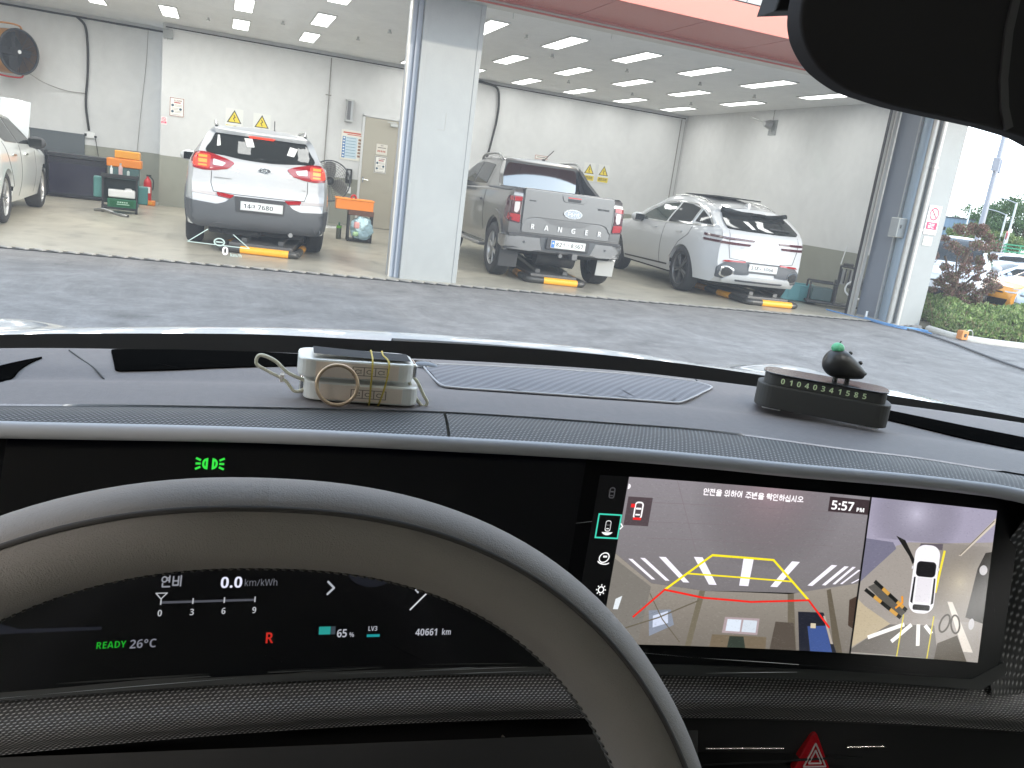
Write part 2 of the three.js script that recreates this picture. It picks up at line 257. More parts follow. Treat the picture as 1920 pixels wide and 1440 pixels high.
// right hand pier with its guide, gutters and pipes
{
  const P = sub('end_pier', G);
  part('pier_casing', metric(span(9.76, 10.2, -0.02, 3.398, -10.44, -9.6), 0.4), M.panel, P);
  part('side_panel', metric(span(9.72, 9.757, -0.02, 3.33, -10.43, -10.02), 0.4), M.channelD, P);
  part('shutter_guide', [span(9.56, 9.62, -0.02, 3.33, -10.5, -10.45), span(9.62, 9.70, -0.02, 3.33, -10.5, -10.47), span(9.6, 9.66, -0.02, 3.33, -10.43, -10.40)], M.galv, P);
  part('guide_seal', span(9.545, 9.56, -0.02, 3.33, -10.5, -10.455), M.black, P);
  part('ridge', span(9.69, 9.755, -0.02, 3.33, -10.012, -9.985, 0.004), M.panel, P);
  part('curved_gutter', grid((u, v) => { const a = lerp(0.1, Math.PI - 0.1, u); return V(9.757 - 0.06 * Math.sin(a), lerp(-0.02, 3.33, v), -9.88 - 0.1 * Math.cos(a)); }, 12, 1), std(0.24, 0.30, 0.36, 0.35, 0.3), P);
  part('ridge', span(9.70, 9.755, -0.02, 3.33, -9.768, -9.745, 0.004), M.panel, P);
  part('downpipe', [rod([9.70, 0, -9.69], [9.70, 3.38, -9.69], 0.042, 14)], M.galv, P);
  part('downpipe', [rod([9.745, 0, -9.58], [9.745, 3.38, -9.58], 0.03, 12)], M.galv, P);
  for (const y of [0.55, 1.45, 2.35, 3.1]) { part('pipe_bracket', bx(0.12, 0.025, 0.05, 9.72, y, -9.69), M.steel, P); part('pipe_bracket', bx(0.08, 0.02, 0.045, 9.745, y, -9.572), M.steel, P); }
  part('base_flange', span(9.68, 10.24, -0.018, 0.03, -10.4, -9.57, 0.01), std(0.3, 0.29, 0.27, 0.8), P);
}
part('conduit', [rod([-7, 3.42, -19.25], [-1.1, 3.42, -19.25], 0.02, 6), rod([-1.1, 3.42, -18.36], [10.6, 3.42, -18.36], 0.016, 6)], M.cable, G);
part('cove_trim', [span(-1.1, 10.6, 3.39, 3.41, -18.398, -18.35)], M.wall, G);
part('corner_conduit', [rod([10.5, 0.9, -18.36], [10.5, 3.42, -18.36], 0.012, 6), rod([10.62, 0.9, -18.37], [10.62, 3.4, -18.37], 0.006, 5)], M.wire, G);
part('wall_conduit', [rod([2.08, 0.5, -18.37], [2.08, 3.4, -18.37], 0.012, 6), bx(0.12, 0.02, 0.02, 2.07, 2.65, -18.37)], M.wire, G);
part('junction_cover', [span(-1.14, -0.97, 3.22, 3.38, -18.38, -18.3), span(-1.11, -1.1, 3.18, 3.4, -18.29, -18.28), span(-1.06, -1.05, 3.18, 3.4, -18.29, -18.28)], M.panel, G);
{ const d = sub('door', G, [3.24, 0, -18.39]);
  part('door_frame', [bx(0.05, 2.36, 0.08, -0.39, 1.18, 0), bx(0.05, 2.36, 0.08, 0.39, 1.18, 0), bx(0.83, 0.06, 0.08, 0, 2.37, 0)], M.wall, d); part('door_leaf', bx(0.72, 2.32, 0.05, 0, 1.17, 0.005), M.door, d);
  part('door_closer', [bx(0.16, 0.06, 0.05, 0.26, 2.24, 0.055), bx(0.2, 0.02, 0.02, 0.2, 2.29, 0.08)], M.steel, d); part('door_handle', [bx(0.03, 0.12, 0.03, -0.32, 1.02, 0.04), rod([-0.33, 1.03, 0.07], [-0.2, 1.02, 0.075], 0.01)], M.chrome, d); }
{ // sprinkler heads and stains dotted over the ceiling
  for (const [x, z] of [[5.1, -13.5], [4.2, -12.3], [6.5, -13.5], [7.9, -13.4], [9.2, -13.6], [6.5, -16.1], [8.0, -16.2], [9.3, -16.0], [0.9, -15.4], [2.2, -15.6], [-0.3, -16.6], [2.5, -14.2]]) part('sprinkler_head', [rod([x, 3.46, z], [x, 3.5, z], 0.02, 8), rod([x, 3.44, z], [x, 3.46, z], 0.035, 8)], M.steel, G);
}
// trench drain along the threshold
{ const o = thing('trench_drain', 'narrow steel drain grating along the garage threshold', 'drain', [0, 0, 0]);
  part('channel', span(-7, 9.6, -0.016, -0.009, -10.012, -9.9), M.under, o);
  const b = []; for (let x = -6.95; x < 9.55; x += 0.16) b.push(bar([x, -0.004, -10.0], [x + 0.1, -0.004, -9.91], 0.05, 0.012)); const q = part('grate_bars', b, std(0.36, 0.34, 0.31, 0.6, 0.3), o); q.userData.kind = 'stuff'; }
// ---- ceiling lights (each a panel and its light)
{
  const frame = std(0.6, 0.6, 0.58, 0.5), lit = glow(1, 0.99, 0.97, 3.5), ord = ['first', 'second', 'third', 'fourth', 'fifth', 'sixth'], row = ['nearest the opening', 'in the middle row', 'nearest the back wall'];
  const make = (x, z, label, group, y = 3.5) => {
    const o = thing('ceiling_light', label, 'light panel', [x, y, z], 0, group);
    part('frame', [bx(0.31, 0.02, 0.02, 0, -0.01, 0.62), bx(0.31, 0.02, 0.02, 0, -0.01, -0.62), bx(0.02, 0.02, 1.22, 0.145, -0.01, 0), bx(0.02, 0.02, 1.22, -0.145, -0.01, 0)], frame, o); part('diffuser', bx(0.268, 0.014, 1.218, 0, -0.009, 0), lit, o);
    const l = new THREE.RectAreaLight(new THREE.Color().setRGB(1, 0.985, 0.958), y < 3.4 ? 75 : x > 3 ? 7.8 : 15.5, 0.26, 1.2); l.position.set(0, -0.022, 0); l.rotation.x = -Math.PI / 2; o.add(l);
  };
  [-12.3, -14.83, -17.36].forEach((z, r) => [3.58, 4.81, 6.04, 7.28, 8.53, 9.77].forEach((x, c) => make(x, z, `${ord[c]} white light panel from the central pillar, right bay ceiling, ${row[r]}`, 'light panels on the right bay ceiling')));
  [-12.1, -14.45, -16.7].forEach((z, r) => [1.46, 0.25, -0.95, -2.14, -3.35, -4.6].forEach((x, c) => make(x, z, `${ord[c]} white light panel from the central pillar, left bay ceiling, ${row[r]}`, 'light panels on the left bay ceiling')));
  [1.2, 3.6, 6.0].forEach((z, r) => [-3.4, -1.2, 1.0, 3.2].forEach((x, c) => make(x, z, `${ord[c]} white light panel from the left in ${ord[r]} row of the near workshop ceiling`, 'light panels on the near workshop ceiling', 3.35)));
}
// ---- the workshop on this side of the yard, whose roof shades the near asphalt
{ const o = thing('near_garage', 'low flat roofed workshop standing round the camera car', 'garage', [0, 0, 0]);
  const w = (n, a, m = M.wall) => part(n, metric(span(...a), 0.35), m, o);
  w('roof', [-14, 6.3, 3.35, 3.65, -0.9, 9]); w('back_wall', [-14, 6.3, -0.1, 3.35, 8.7, 9]); w('side_wall', [6.0, 6.3, -0.1, 3.35, 0.6, 8.69]); w('side_wall', [-14, -13.7, -0.1, 3.35, 0.6, 8.69]); w('pillar', [-2.9, -2.3, -0.1, 3.35, -0.6, 0]); w('floor', [-13.69, 5.99, -0.06, -0.008, -0.85, 8.69], M.floor); }
// ================================================================ VEHICLES
const evaluator = new Evaluator(); evaluator.attributes = ['position', 'normal']; evaluator.useGroups = false;
// shell: rear at z = 0, nose at z = -L. Returns geometry and the maps used to lay parts on it.
function shell(s) {
  const top = curve(s.top.map(([z, y]) => [z, y]).sort((a, b) => a[0] - b[0])), plan = curve([...s.plan].sort((a, b) => a[0] - b[0])), sec = curve(s.sec), zR = curve(s.rear), zF = curve(s.front), bot = s.bot;
  const r = s.round || 0.1, bulge = s.bulge ?? 0.05;
  const half = (y, z) => { const t = top(z), q = clamp((y - (t - r)) / r); return s.hw * plan(z) * sec(y) - r * 0.9 * (1 - Math.sqrt(Math.max(0, 1 - q * q))); };
  const nv = 26, ns = 54, nt = 14;
  const vs = Array.from({ length: nv + 1 }, (_, i) => { const t = i / nv; return 1 - Math.pow(1 - t, 1.35); });
  const yR = (v) => lerp(bot, top(0), v), yF = (v) => lerp(bot, top(-s.L), v);
  const at = (v, k) => { const z = lerp(zR(yR(v)), zF(yF(v)), k), y = lerp(bot, top(z), v); return [y, z]; };
  const ks = Array.from({ length: ns + 1 }, (_, i) => { const t = i / ns; return t < 0.5 ? 2 * t * t * 0.6 + 0.4 * t : 1 - (2 * (1 - t) ** 2 * 0.6 + 0.4 * (1 - t)); });
  const side = (sg) => grid((u, w) => { const [y, z] = at(vs[Math.round(w * nv)], ks[Math.round(u * ns)]); return V(sg * Math.max(0.02, half(y, z)), y, z); }, ns, nv);
  const cap = (k, sg) => grid((u, w) => { const v = vs[Math.round(w * nv)], [y, z] = at(v, k), h = Math.max(0.02, half(y, z)), t = lerp(-1, 1, u); return V(t * h, y + (v === 1 ? (s.crown || 0.03) * (1 - t * t) : 0), z + sg * bulge * (1 - Math.abs(t) ** 2.4) * (v === 1 ? 1 : 1)); }, nt, nv);
  const lid = grid((u, w) => { const [y, z] = at(1, ks[Math.round(u * ns)]), h = Math.max(0.02, half(y, z)), t = lerp(-1, 1, w), e = u === 0 ? 1 : u === 1 ? -1 : 0; return V(t * h, y + (s.crown || 0.03) * (1 - t * t), z + e * bulge * (1 - Math.abs(t) ** 2.4)); }, ns, nt);
  const base = grid((u, w) => { const [y, z] = at(0, ks[Math.round(u * ns)]), h = Math.max(0.02, half(y, z)), t = lerp(1, -1, w), e = u === 0 ? 1 : u === 1 ? -1 : 0; return V(t * h, y, z + e * bulge * (1 - Math.abs(t) ** 2.4)); }, ns, nt);
  const flipG = (g) => { const i = g.index.array; for (let k = 0; k < i.length; k += 3) { const t = i[k]; i[k] = i[k + 1]; i[k + 1] = t; } return g; };
  let g = mergeGeometries([side(1), flipG(side(-1)), cap(0, 1), flipG(cap(1, -1)), flipG(flipG(lid)), base].map((q) => { q.deleteAttribute('uv'); q.deleteAttribute('normal'); return q; }));
  g = mergeVertices(g, 1e-4);
  { // drop collapsed faces, make the winding point outwards
    const p = g.attributes.position, idx = g.index.array, keep = []; let vol = 0; const a = V(), b = V(), c = V();
    for (let i = 0; i < idx.length; i += 3) { if (idx[i] === idx[i + 1] || idx[i + 1] === idx[i + 2] || idx[i] === idx[i + 2]) continue; keep.push(idx[i], idx[i + 1], idx[i + 2]); a.fromBufferAttribute(p, idx[i]); b.fromBufferAttribute(p, idx[i + 1]); c.fromBufferAttribute(p, idx[i + 2]); vol += a.dot(b.cross(c)); }
    g.setIndex(keep); g.userData.vol = vol;
  }
  g.computeVertexNormals();
  g = toCreasedNormals(g, 0.65);
  const rearMap = (a, y) => { const z0 = zR(y), h = half(y, z0), q = Math.abs(a); if (q <= h) return V(a, y, z0 + bulge * (1 - (q / h) ** 2.4)); const z = z0 - (q - h); return V(Math.sign(a) * half(y, z), y, z); };
  const leftMap = (z, y) => V(-half(y, z), y, z), rightMap = (z, y) => V(half(y, z), y, z);
  rightMap.flip = true;
  const topMap = (x, z) => { const t = top(z), h = half(t, z); return V(x, t + (s.crown || 0.03) * (1 - (x / h) ** 2), z); }; topMap.flip = true;
  const frontMap = (a, y) => { const z0 = zF(y), h = half(y, z0), q = Math.abs(a); if (q <= h) return V(a, y, z0 - bulge * (1 - (q / h) ** 2.4)); const z = z0 + (q - h); return V(Math.sign(a) * half(y, z), y, z); }; frontMap.flip = true;
  return { g, half, top, rearMap, leftMap, rightMap, topMap, frontMap, zR };
}
function arches(g, list) { // cut wheel arches out of a shell
  let b = new Brush(g); b.updateMatrixWorld();
  for (const [x0, x1, y, z, r] of list) { const c = new THREE.CylinderGeometry(r, r, Math.abs(x1 - x0), 36).rotateZ(Math.PI / 2); c.deleteAttribute('uv'); const k = new Brush(c.toNonIndexed()); k.position.set((x0 + x1) / 2, y, z); k.updateMatrixWorld(); b = evaluator.evaluate(b, k, SUBTRACTION); b.updateMatrixWorld(); }
  return b.geometry;
}
const wheelParts = new Map();
function wheel(parent, x, y, z, r, w, spokes = 5, rim = M.rim, ratio = 0.66) {
  const key = [r, w, spokes, ratio].join();
  if (!wheelParts.has(key)) {
    const R = r * ratio, h = w / 2, pr = [[R, -h * 0.8], [r * 0.86, -h], [r * 0.96, -h * 0.86], [r, -h * 0.6], [r, h * 0.6], [r * 0.96, h * 0.86], [r * 0.86, h], [R, h * 0.8]];
    const ty = new THREE.LatheGeometry(pr.map((p) => V2(...p)), 48).rotateZ(Math.PI / 2);
    const ribs = []; for (const o of [-0.4, 0, 0.4]) ribs.push(new THREE.LatheGeometry([V2(r + 0.0015, o * h - 0.004), V2(r + 0.0015, o * h + 0.004)], 40).rotateZ(Math.PI / 2));
    const rg = [new THREE.LatheGeometry([V2(R * 0.9, -h * 0.5), V2(R * 0.93, h * 0.55), V2(R, h * 0.82), V2(R * 1.02, h * 0.84)], 40).rotateZ(-Math.PI / 2), new THREE.CylinderGeometry(R * 0.17, R * 0.2, 0.03, 18).rotateZ(Math.PI / 2).translate(h * 0.62, 0, 0)];
    for (let k = 0; k < spokes; k++) for (const d of [-0.13, 0.13]) { const a = (k / spokes) * 2 * Math.PI, b = bx(0.03, R * 0.86, R * 0.12, h * 0.62, R * 0.5, 0, 0.008); b.rotateX(a + d); rg.push(b); }
    wheelParts.set(key, [ty, join(rg), new THREE.CylinderGeometry(R * 0.95, R * 0.95, 0.02, 28).rotateZ(Math.PI / 2).translate(-h * 0.3, 0, 0), ribs]);
  }
  const [ty, rg, back] = wheelParts.get(key), o = sub('wheel', parent, [x, y, z], [0.4 + z, x < 0 ? Math.PI : 0, 0]);
  part('tyre', ty, M.tyre, o); part('rim', rg, rim, o); part('brake_disc', back, M.under, o); return o;
}
function strip(map, pts, w, off = 0.003, thick = 0.004) { // thin band along a polyline on a surface
  const L = [], Rr = []; for (let i = 0; i < pts.length; i++) { const a = pts[Math.max(0, i - 1)], b = pts[Math.min(pts.length - 1, i + 1)], d = V2(b[0] - a[0], b[1] - a[1]).normalize(); L.push([pts[i][0] - d.y * w / 2, pts[i][1] + d.x * w / 2]); Rr.unshift([pts[i][0] + d.y * w / 2, pts[i][1] - d.x * w / 2]); }
  return conform([...L, ...Rr], map, off, thick, 0.06);
}
const mirrorX = (p) => p.map(([a, b]) => [-a, b]);
const plateTex = (pre, han, num, bg = '#dfe3e3', ev = false) => canvas(256, 56, (x, w, h) => { x.fillStyle = bg; x.fillRect(0, 0, w, h); x.strokeStyle = '#333'; x.lineWidth = 2; x.strokeRect(2, 2, w - 4, h - 4); let X = 14; if (ev) { x.fillStyle = '#2f6fc0'; x.fillRect(3, 3, 24, h - 6); x.fillStyle = '#dde'; x.beginPath(); x.arc(15, h / 2 - 6, 6, 0, 7); x.fill(); X = 34; } x.fillStyle = '#2c2f33'; x.strokeStyle = '#2c2f33'; x.font = 'bold 44px sans-serif'; x.fillText(pre, X, 44); X += x.measureText(pre).width + 3; x.lineWidth = 3.6; hangul(x, han, X, 14, 26); X += 36; x.fillText(num, X, 44, w - X - 10); });
function mirror(parent, sg, x, y, z, m, s = 1) { const o = sub('wing_mirror', parent, [sg * x, y, z]); part('mirror_shell', new THREE.SphereGeometry(0.11 * s, 18, 12).scale(1.15, 0.8, 0.72), m, o, [sg * 0.08, 0, -0.02]); part('mirror_glass', bx(0.17 * s, 0.11 * s, 0.012, 0, 0, 0, 0.005), M.glass, o, [sg * 0.07, 0, 0.052]); part('mirror_arm', bx(0.1, 0.03, 0.05, 0, 0, 0, 0.01), M.plastic, o, [-sg * 0.01, -0.06, 0]); }

// ---- white SUV with its brake lamps on
function whiteSuv() {
  const o = thing('parked_suv', 'white SUV with lit red brake lamps on the left bay lift', 'suv', [0.50, 0, -11.4], -0.5 * D);
  const S = shell({ L: 4.4, hw: 0.925, bot: 0.30, round: 0.12, bulge: 0.06, crown: 0.035,
    top: [[0.2, 1.55], [-0.35, 1.565], [-1.2, 1.6], [-2.1, 1.59], [-2.6, 1.46], [-3.3, 1.08], [-4.0, 0.98], [-4.4, 0.78]], plan: [[0.1, 0.86], [-0.08, 0.905], [-0.25, 0.965], [-0.5, 1], [-3.5, 1], [-4.1, 0.94], [-4.4, 0.8]],
    sec: [[0.25, 0.95], [0.45, 0.985], [0.7, 1.0], [0.95, 0.985], [1.12, 0.95], [1.3, 0.84], [1.5, 0.725], [1.6, 0.70]],
    rear: [[0.28, -0.16], [0.36, -0.05], [0.5, 0], [0.66, -0.005], [0.74, -0.05], [0.85, -0.075], [1.05, -0.08], [1.19, -0.12], [1.34, -0.27], [1.48, -0.40], [1.55, -0.36]], front: [[0.3, -4.3], [0.5, -4.4], [0.8, -4.35]] });
  const g = arches(S.g, [[-1.1, -0.5, 0.34, -0.86, 0.37], [0.5, 1.1, 0.34, -0.86, 0.37], [-1.1, -0.5, 0.34, -3.5, 0.37], [0.5, 1.1, 0.34, -3.5, 0.37]]);
  part('body', g, M.white, o);
  const R = S.rearMap, add = (n, p, m, off = 0.006, th = 0.012, par = o, map = R) => part(n, conform(p, map, off, th), m, par);
  const win = add('rear_window', smoothPoly([[-0.55, 1.485], [0, 1.5], [0.55, 1.485], [0.62, 1.36], [0.68, 1.235], [0.45, 1.205], [0.2, 1.18], [0, 1.175], [-0.2, 1.18], [-0.45, 1.205], [-0.68, 1.235], [-0.62, 1.36]], 70), M.glass, 0.022, 0.03);
  part('spoiler', [conform(roundPoly([[-0.58, 1.548], [0.58, 1.548], [0.56, 1.505], [0, 1.518], [-0.56, 1.505]], 0.01), R, 0.05, 0.06)], M.white, o);
  add('high_brake_lamp', roundPoly([[-0.17, 1.492], [0.17, 1.492], [0.15, 1.455], [-0.15, 1.455]], 0.008), M.lit, 0.06, 0.05);
  for (const p of [[[-0.22, 1.44], [-0.12, 1.445], [-0.09, 1.34], [-0.18, 1.33]], [[0.36, 1.40], [0.46, 1.385], [0.41, 1.28], [0.32, 1.29]], [[-0.545, 1.44], [-0.52, 1.44], [-0.505, 1.31], [-0.55, 1.30]]]) add('white_window_patch', p, M.paper, 0.027, 0.003, win);  // white quads: first two paint reflected light panels, the last is paper
  part('wiper', [bar([-0.02, 1.235, -0.12], [0.36, 1.255, -0.145], 0.02, 0.02), bx(0.05, 0.05, 0.05, 0.0, 1.2, -0.075, 0.01)], M.plastic, o);
  for (const sg of [1, -1]) {
    const f = (p) => (sg > 0 ? p : mirrorX(p)), l = sub('tail_lamp', o);
    add('lamp_housing', f(roundPoly([[0.32, 1.125], [0.42, 1.165], [0.60, 1.21], [0.72, 1.225], [0.92, 1.20], [0.95, 1.10], [0.84, 1.02], [0.70, 1.0], [0.56, 1.01], [0.40, 1.045]], 0.03)), M.lampRed, 0.012, 0.02, l);
    add('reversing_lens', f(roundPoly([[0.43, 1.115], [0.585, 1.15], [0.59, 1.075], [0.47, 1.07]], 0.015)), M.lampClear, 0.017, 0.01, l);
    add('brake_light', f(roundPoly([[0.62, 1.19], [0.80, 1.19], [0.84, 1.12], [0.81, 1.04], [0.63, 1.03]], 0.03)), M.lit, 0.018, 0.01, l);
    for (const [y0, y1] of [[1.15, 1.175], [1.09, 1.13], [1.05, 1.07]]) add('hot_filament', f([[0.66, y0], [0.76, y0], [0.765, y1], [0.66, y1]]), M.litHot, 0.023, 0.006, l);
    add('bumper_reflector', f(roundPoly([[0.31, 0.71], [0.53, 0.73], [0.52, 0.69], [0.36, 0.67]], 0.012)), M.lampRed, 0.03, 0.03);
    add('bumper_lens', f(roundPoly([[0.54, 0.73], [0.82, 0.745], [0.83, 0.705], [0.53, 0.69]], 0.012)), M.lampClear, 0.012, 0.015);
    part('tailgate_seam', strip(R, f([[0.60, 1.0], [0.605, 0.85], [0.57, 0.745]]), 0.008), M.seam, o);
    part('side_window', conform(roundPoly([[-0.75, 1.42], [-0.6, 1.2], [-2.75, 1.13], [-2.2, 1.46], [-1.5, 1.5]], 0.05), sg > 0 ? S.rightMap : S.leftMap, 0.006, 0.01), M.glass, o);
    part('sill_cladding', conform(roundPoly([[-1.24, 0.5], [-1.24, 0.32], [-3.12, 0.32], [-3.12, 0.5]], 0.02), sg > 0 ? S.rightMap : S.leftMap, 0.01, 0.02), M.clad, o);
    for (const zz of [-0.86, -3.5]) part('arch_trim', conform([...Array.from({ length: 15 }, (_, i) => { const a = Math.PI * (i / 14); return [zz + 0.435 * Math.cos(a), 0.34 + 0.435 * Math.sin(a)]; }), ...Array.from({ length: 15 }, (_, i) => { const a = Math.PI * (1 - i / 14); return [zz + 0.365 * Math.cos(a), 0.34 + 0.365 * Math.sin(a)]; })], sg > 0 ? S.rightMap : S.leftMap, 0.015, 0.03), M.clad, o);
    part('roof_rail', tube([[sg * 0.57, 1.57, -0.5], [sg * 0.585, 1.625, -0.72], [sg * 0.59, 1.645, -1.4], [sg * 0.585, 1.62, -2.0], [sg * 0.575, 1.575, -2.15]], 0.02, 24, 6), M.rim, o);
    mirror(o, sg, 0.90, 1.12, -2.55, M.white); wheel(o, sg * 0.80, 0.34, -0.86, 0.34, 0.225); wheel(o, sg * 0.80, 0.34, -3.5, 0.34, 0.225);
  }
  add('bumper_cladding', roundPoly([[-1.06, 0.63], [-0.52, 0.595], [-0.42, 0.63], [-0.33, 0.705], [0.33, 0.705], [0.42, 0.63], [0.52, 0.595], [1.06, 0.63], [1.06, 0.42], [0.74, 0.305], [-0.74, 0.305], [-1.06, 0.42]], 0.03), M.clad, 0.024, 0.04);
  add('plate_recess', roundPoly([[-0.31, 0.70], [0.33, 0.70], [0.31, 0.525], [-0.29, 0.525]], 0.02), M.plastic, 0.03, 0.01);
  const pl = part('number_plate', bx(0.53, 0.112, 0.012, 0, 0, 0, 0.004), M.plate, o, [0.03, 0.61, 0.098]); part('plate_print', new THREE.PlaneGeometry(0.522, 0.104), print(plateTex('14', '머', '7680')), pl, [0, 0, 0.0075]);
  const em = part('maker_emblem', new THREE.CylinderGeometry(0.083, 0.083, 0.014, 28).rotateX(Math.PI / 2).scale(1, 0.46, 1), M.chrome, o, [0.045, 1.075, -0.012]); part('emblem_field', new THREE.CylinderGeometry(0.074, 0.074, 0.004, 28).rotateX(Math.PI / 2).scale(1, 0.42, 1), M.clad, em, [0, 0, 0.0075]); part('emblem_letters', text3('KIA', 0.036, 0.004), M.chrome, em, [0, 0, 0.0085]);
  part('model_badge', [bx(0.21, 0.014, 0.006, -0.46, 0.925, -0.025), bx(0.06, 0.012, 0.006, 0.55, 0.88, -0.04)], M.rim, o);
  part('tailgate_seam', strip(R, [[-0.57, 0.745], [-0.3, 0.735], [0.3, 0.735], [0.57, 0.745]], 0.008), M.seam, o);
  part('antenna', [rod([0.17, 1.58, -0.62], [0.16, 1.73, -0.52], 0.006), new THREE.SphereGeometry(0.025, 10, 8).translate(0.17, 1.59, -0.62)], M.plastic, o);
  part('underbody', [span(-0.62, 0.62, 0.2, 0.34, -4.0, -0.25, 0.03), rod([-0.75, 0.33, -0.86], [0.75, 0.33, -0.86], 0.05), bx(0.5, 0.14, 0.3, -0.2, 0.26, -0.34, 0.05)], M.under, o);
  part('exhaust_tip', rod([0.42, 0.28, -0.02], [0.42, 0.28, -0.2], 0.03), M.rim, o);
  return o;
}
// ---- silver pickup
function pickup() {
  const o = thing('pickup_truck', 'silver double cab pickup with raised letters on its tailgate', 'pickup', [4.69, 0, -10.95], -3 * D);
  const S = shell({ L: 5.0, hw: 0.885, bot: 0.44, round: 0.05, bulge: 0.025, crown: 0.01, top: [[0.1, 1.285], [-1.2, 1.27], [-3.4, 1.2], [-4.2, 1.15], [-5, 1.05]], plan: [[0.1, 0.945], [-0.05, 0.97], [-0.16, 1], [-4.3, 1], [-5, 0.86]], sec: [[0.4, 0.96], [0.7, 1.0], [0.98, 1.0], [1.12, 0.99], [1.3, 0.955]],
    rear: [[0.44, -0.04], [0.7, -0.012], [1.0, 0], [1.2, -0.01], [1.285, -0.05]], front: [[0.44, -4.9], [0.8, -5.0], [1.1, -4.95]] });
  const g = arches(S.g, [[-1.1, -0.5, 0.39, -0.62, 0.44], [0.5, 1.1, 0.39, -0.62, 0.44], [-1.1, -0.5, 0.39, -3.85, 0.44], [0.5, 1.1, 0.39, -3.85, 0.44]]);
  part('body', g, M.silver, o);
  const C = shell({ L: 2.6, hw: 0.86, bot: 1.18, round: 0.1, bulge: 0.02, crown: 0.03, top: [[0.1, 1.70], [-0.6, 1.74], [-1.4, 1.72], [-2.6, 1.24]], plan: [[0, 0.97], [-0.2, 1], [-2.2, 1], [-2.6, 0.95]], sec: [[1.15, 1.0], [1.28, 0.97], [1.5, 0.86], [1.75, 0.72]], rear: [[1.18, 0.0], [1.4, -0.05], [1.7, -0.122]], front: [[1.1, -2.6], [1.3, -2.5]] });
  const cab = sub('cab', o, [0, 0, -1.38]); part('cab_shell', C.g, M.silver, cab);
  const R = S.rearMap, add = (n, p, m, off = 0.006, th = 0.012, par = o, map = R) => part(n, conform(p, map, off, th), m, par);
  add('rear_window', roundPoly([[-0.56, 1.655], [0.56, 1.655], [0.685, 1.29], [-0.685, 1.29]], 0.04), std(0.17, 0.185, 0.2, 0.04, 1), 0.008, 0.012, cab, C.rearMap);
  add('rear_window_frame', roundPoly([[-0.60, 1.69], [0.60, 1.69], [0.78, 1.275], [-0.72, 1.275]], 0.03), M.plastic, 0.003, 0.01, cab, C.rearMap);
  for (const sg of [1, -1]) {
    const mp = sg > 0 ? C.rightMap : C.leftMap;
    add('side_window', roundPoly([[-0.3, 1.60], [-0.22, 1.30], [-0.98, 1.29], [-1.02, 1.64]], 0.03), M.glass, 0.006, 0.01, cab, mp); add('side_window', roundPoly([[-1.08, 1.64], [-1.06, 1.29], [-2.1, 1.27], [-1.7, 1.52], [-1.5, 1.6]], 0.03), M.glass, 0.006, 0.01, cab, mp);
    part('roof_rail', tube([[sg * 0.64, 1.68, -0.1], [sg * 0.655, 1.755, -0.25], [sg * 0.66, 1.775, -0.8], [sg * 0.65, 1.74, -1.3], [sg * 0.64, 1.69, -1.42]], 0.022, 24, 6), M.rim, cab);
    const fin = sg > 0 ? M.plastic : M.silver;
    part('sports_bar', extrude([[0.0, 1.27], [0.62, 1.27], [0.5, 1.31], [0.22, 1.46], [-0.02, 1.66], [-0.1, 1.66]], 0.05, 0.008).rotateY(-Math.PI / 2).translate(sg > 0 ? 0.83 : -0.78, 0, -1.42).applyMatrix4(new THREE.Matrix4().set(1, -sg * 0.42, 0, sg * 0.42 * 1.27, 0, 1, 0, 0, 0, 0, 1, 0, 0, 0, 0, 1)), fin, o);
    const l = sub('tail_lamp', o), f = (p) => (sg > 0 ? p : mirrorX(p));
    add('lamp_housing', f(roundPoly([[0.70, 1.185], [0.93, 1.18], [1.02, 1.10], [1.02, 0.88], [0.93, 0.83], [0.70, 0.81], [0.72, 0.98]], 0.03)), M.lampDark, 0.012, 0.02, l);
    add('lamp_top', f(roundPoly([[0.71, 1.175], [0.90, 1.17], [0.90, 1.115], [0.80, 1.11], [0.71, 1.12]], 0.015)), M.lampRed, 0.018, 0.01, l); add('reversing_lens', f(roundPoly([[0.735, 1.105], [0.81, 1.10], [0.81, 0.965], [0.765, 0.95], [0.735, 1.0]], 0.015)), M.lampClear, 0.018, 0.01, l); add('lamp_foot', f(roundPoly([[0.71, 0.93], [0.90, 0.94], [0.93, 0.86], [0.71, 0.825]], 0.02)), M.lampRed, 0.018, 0.01, l);
    part('tailgate_seam', strip(R, f([[0.69, 1.28], [0.69, 0.98], [0.675, 0.72]]), 0.012), M.seam, o);
    part('arch_trim', conform([...Array.from({ length: 15 }, (_, i) => { const a = Math.PI * (i / 14); return [-0.62 + 0.53 * Math.cos(a), 0.42 + 0.53 * Math.sin(a)]; }), ...Array.from({ length: 15 }, (_, i) => { const a = Math.PI * (1 - i / 14); return [-0.62 + 0.435 * Math.cos(a), 0.42 + 0.435 * Math.sin(a)]; })], sg > 0 ? S.rightMap : S.leftMap, 0.03, 0.05), M.silver, o);
    wheel(o, sg * 0.79, 0.385, -0.62, 0.385, 0.265, 6, M.rim, 0.62); wheel(o, sg * 0.79, 0.385, -3.85, 0.385, 0.265, 6, M.rim, 0.62);
    part('mud_flap', bx(0.28, 0.34, 0.012, 0, 0, 0, 0.004), sg > 0 ? std(0.35, 0.35, 0.34, 0.6) : M.plastic, o, [sg * 0.76, 0.34, -0.16], [0.12, 0, 0]);
    part('bed_rail', conform(roundPoly([[-0.04, 1.30], [-1.36, 1.29], [-1.36, 1.25], [-0.05, 1.245]], 0.01), sg > 0 ? S.rightMap : S.leftMap, 0.012, 0.02), M.clad, o);
    part('side_step', span(sg * 0.82, sg * 0.97, 0.36, 0.41, -3.3, -1.2, 0.02), M.rim, o);
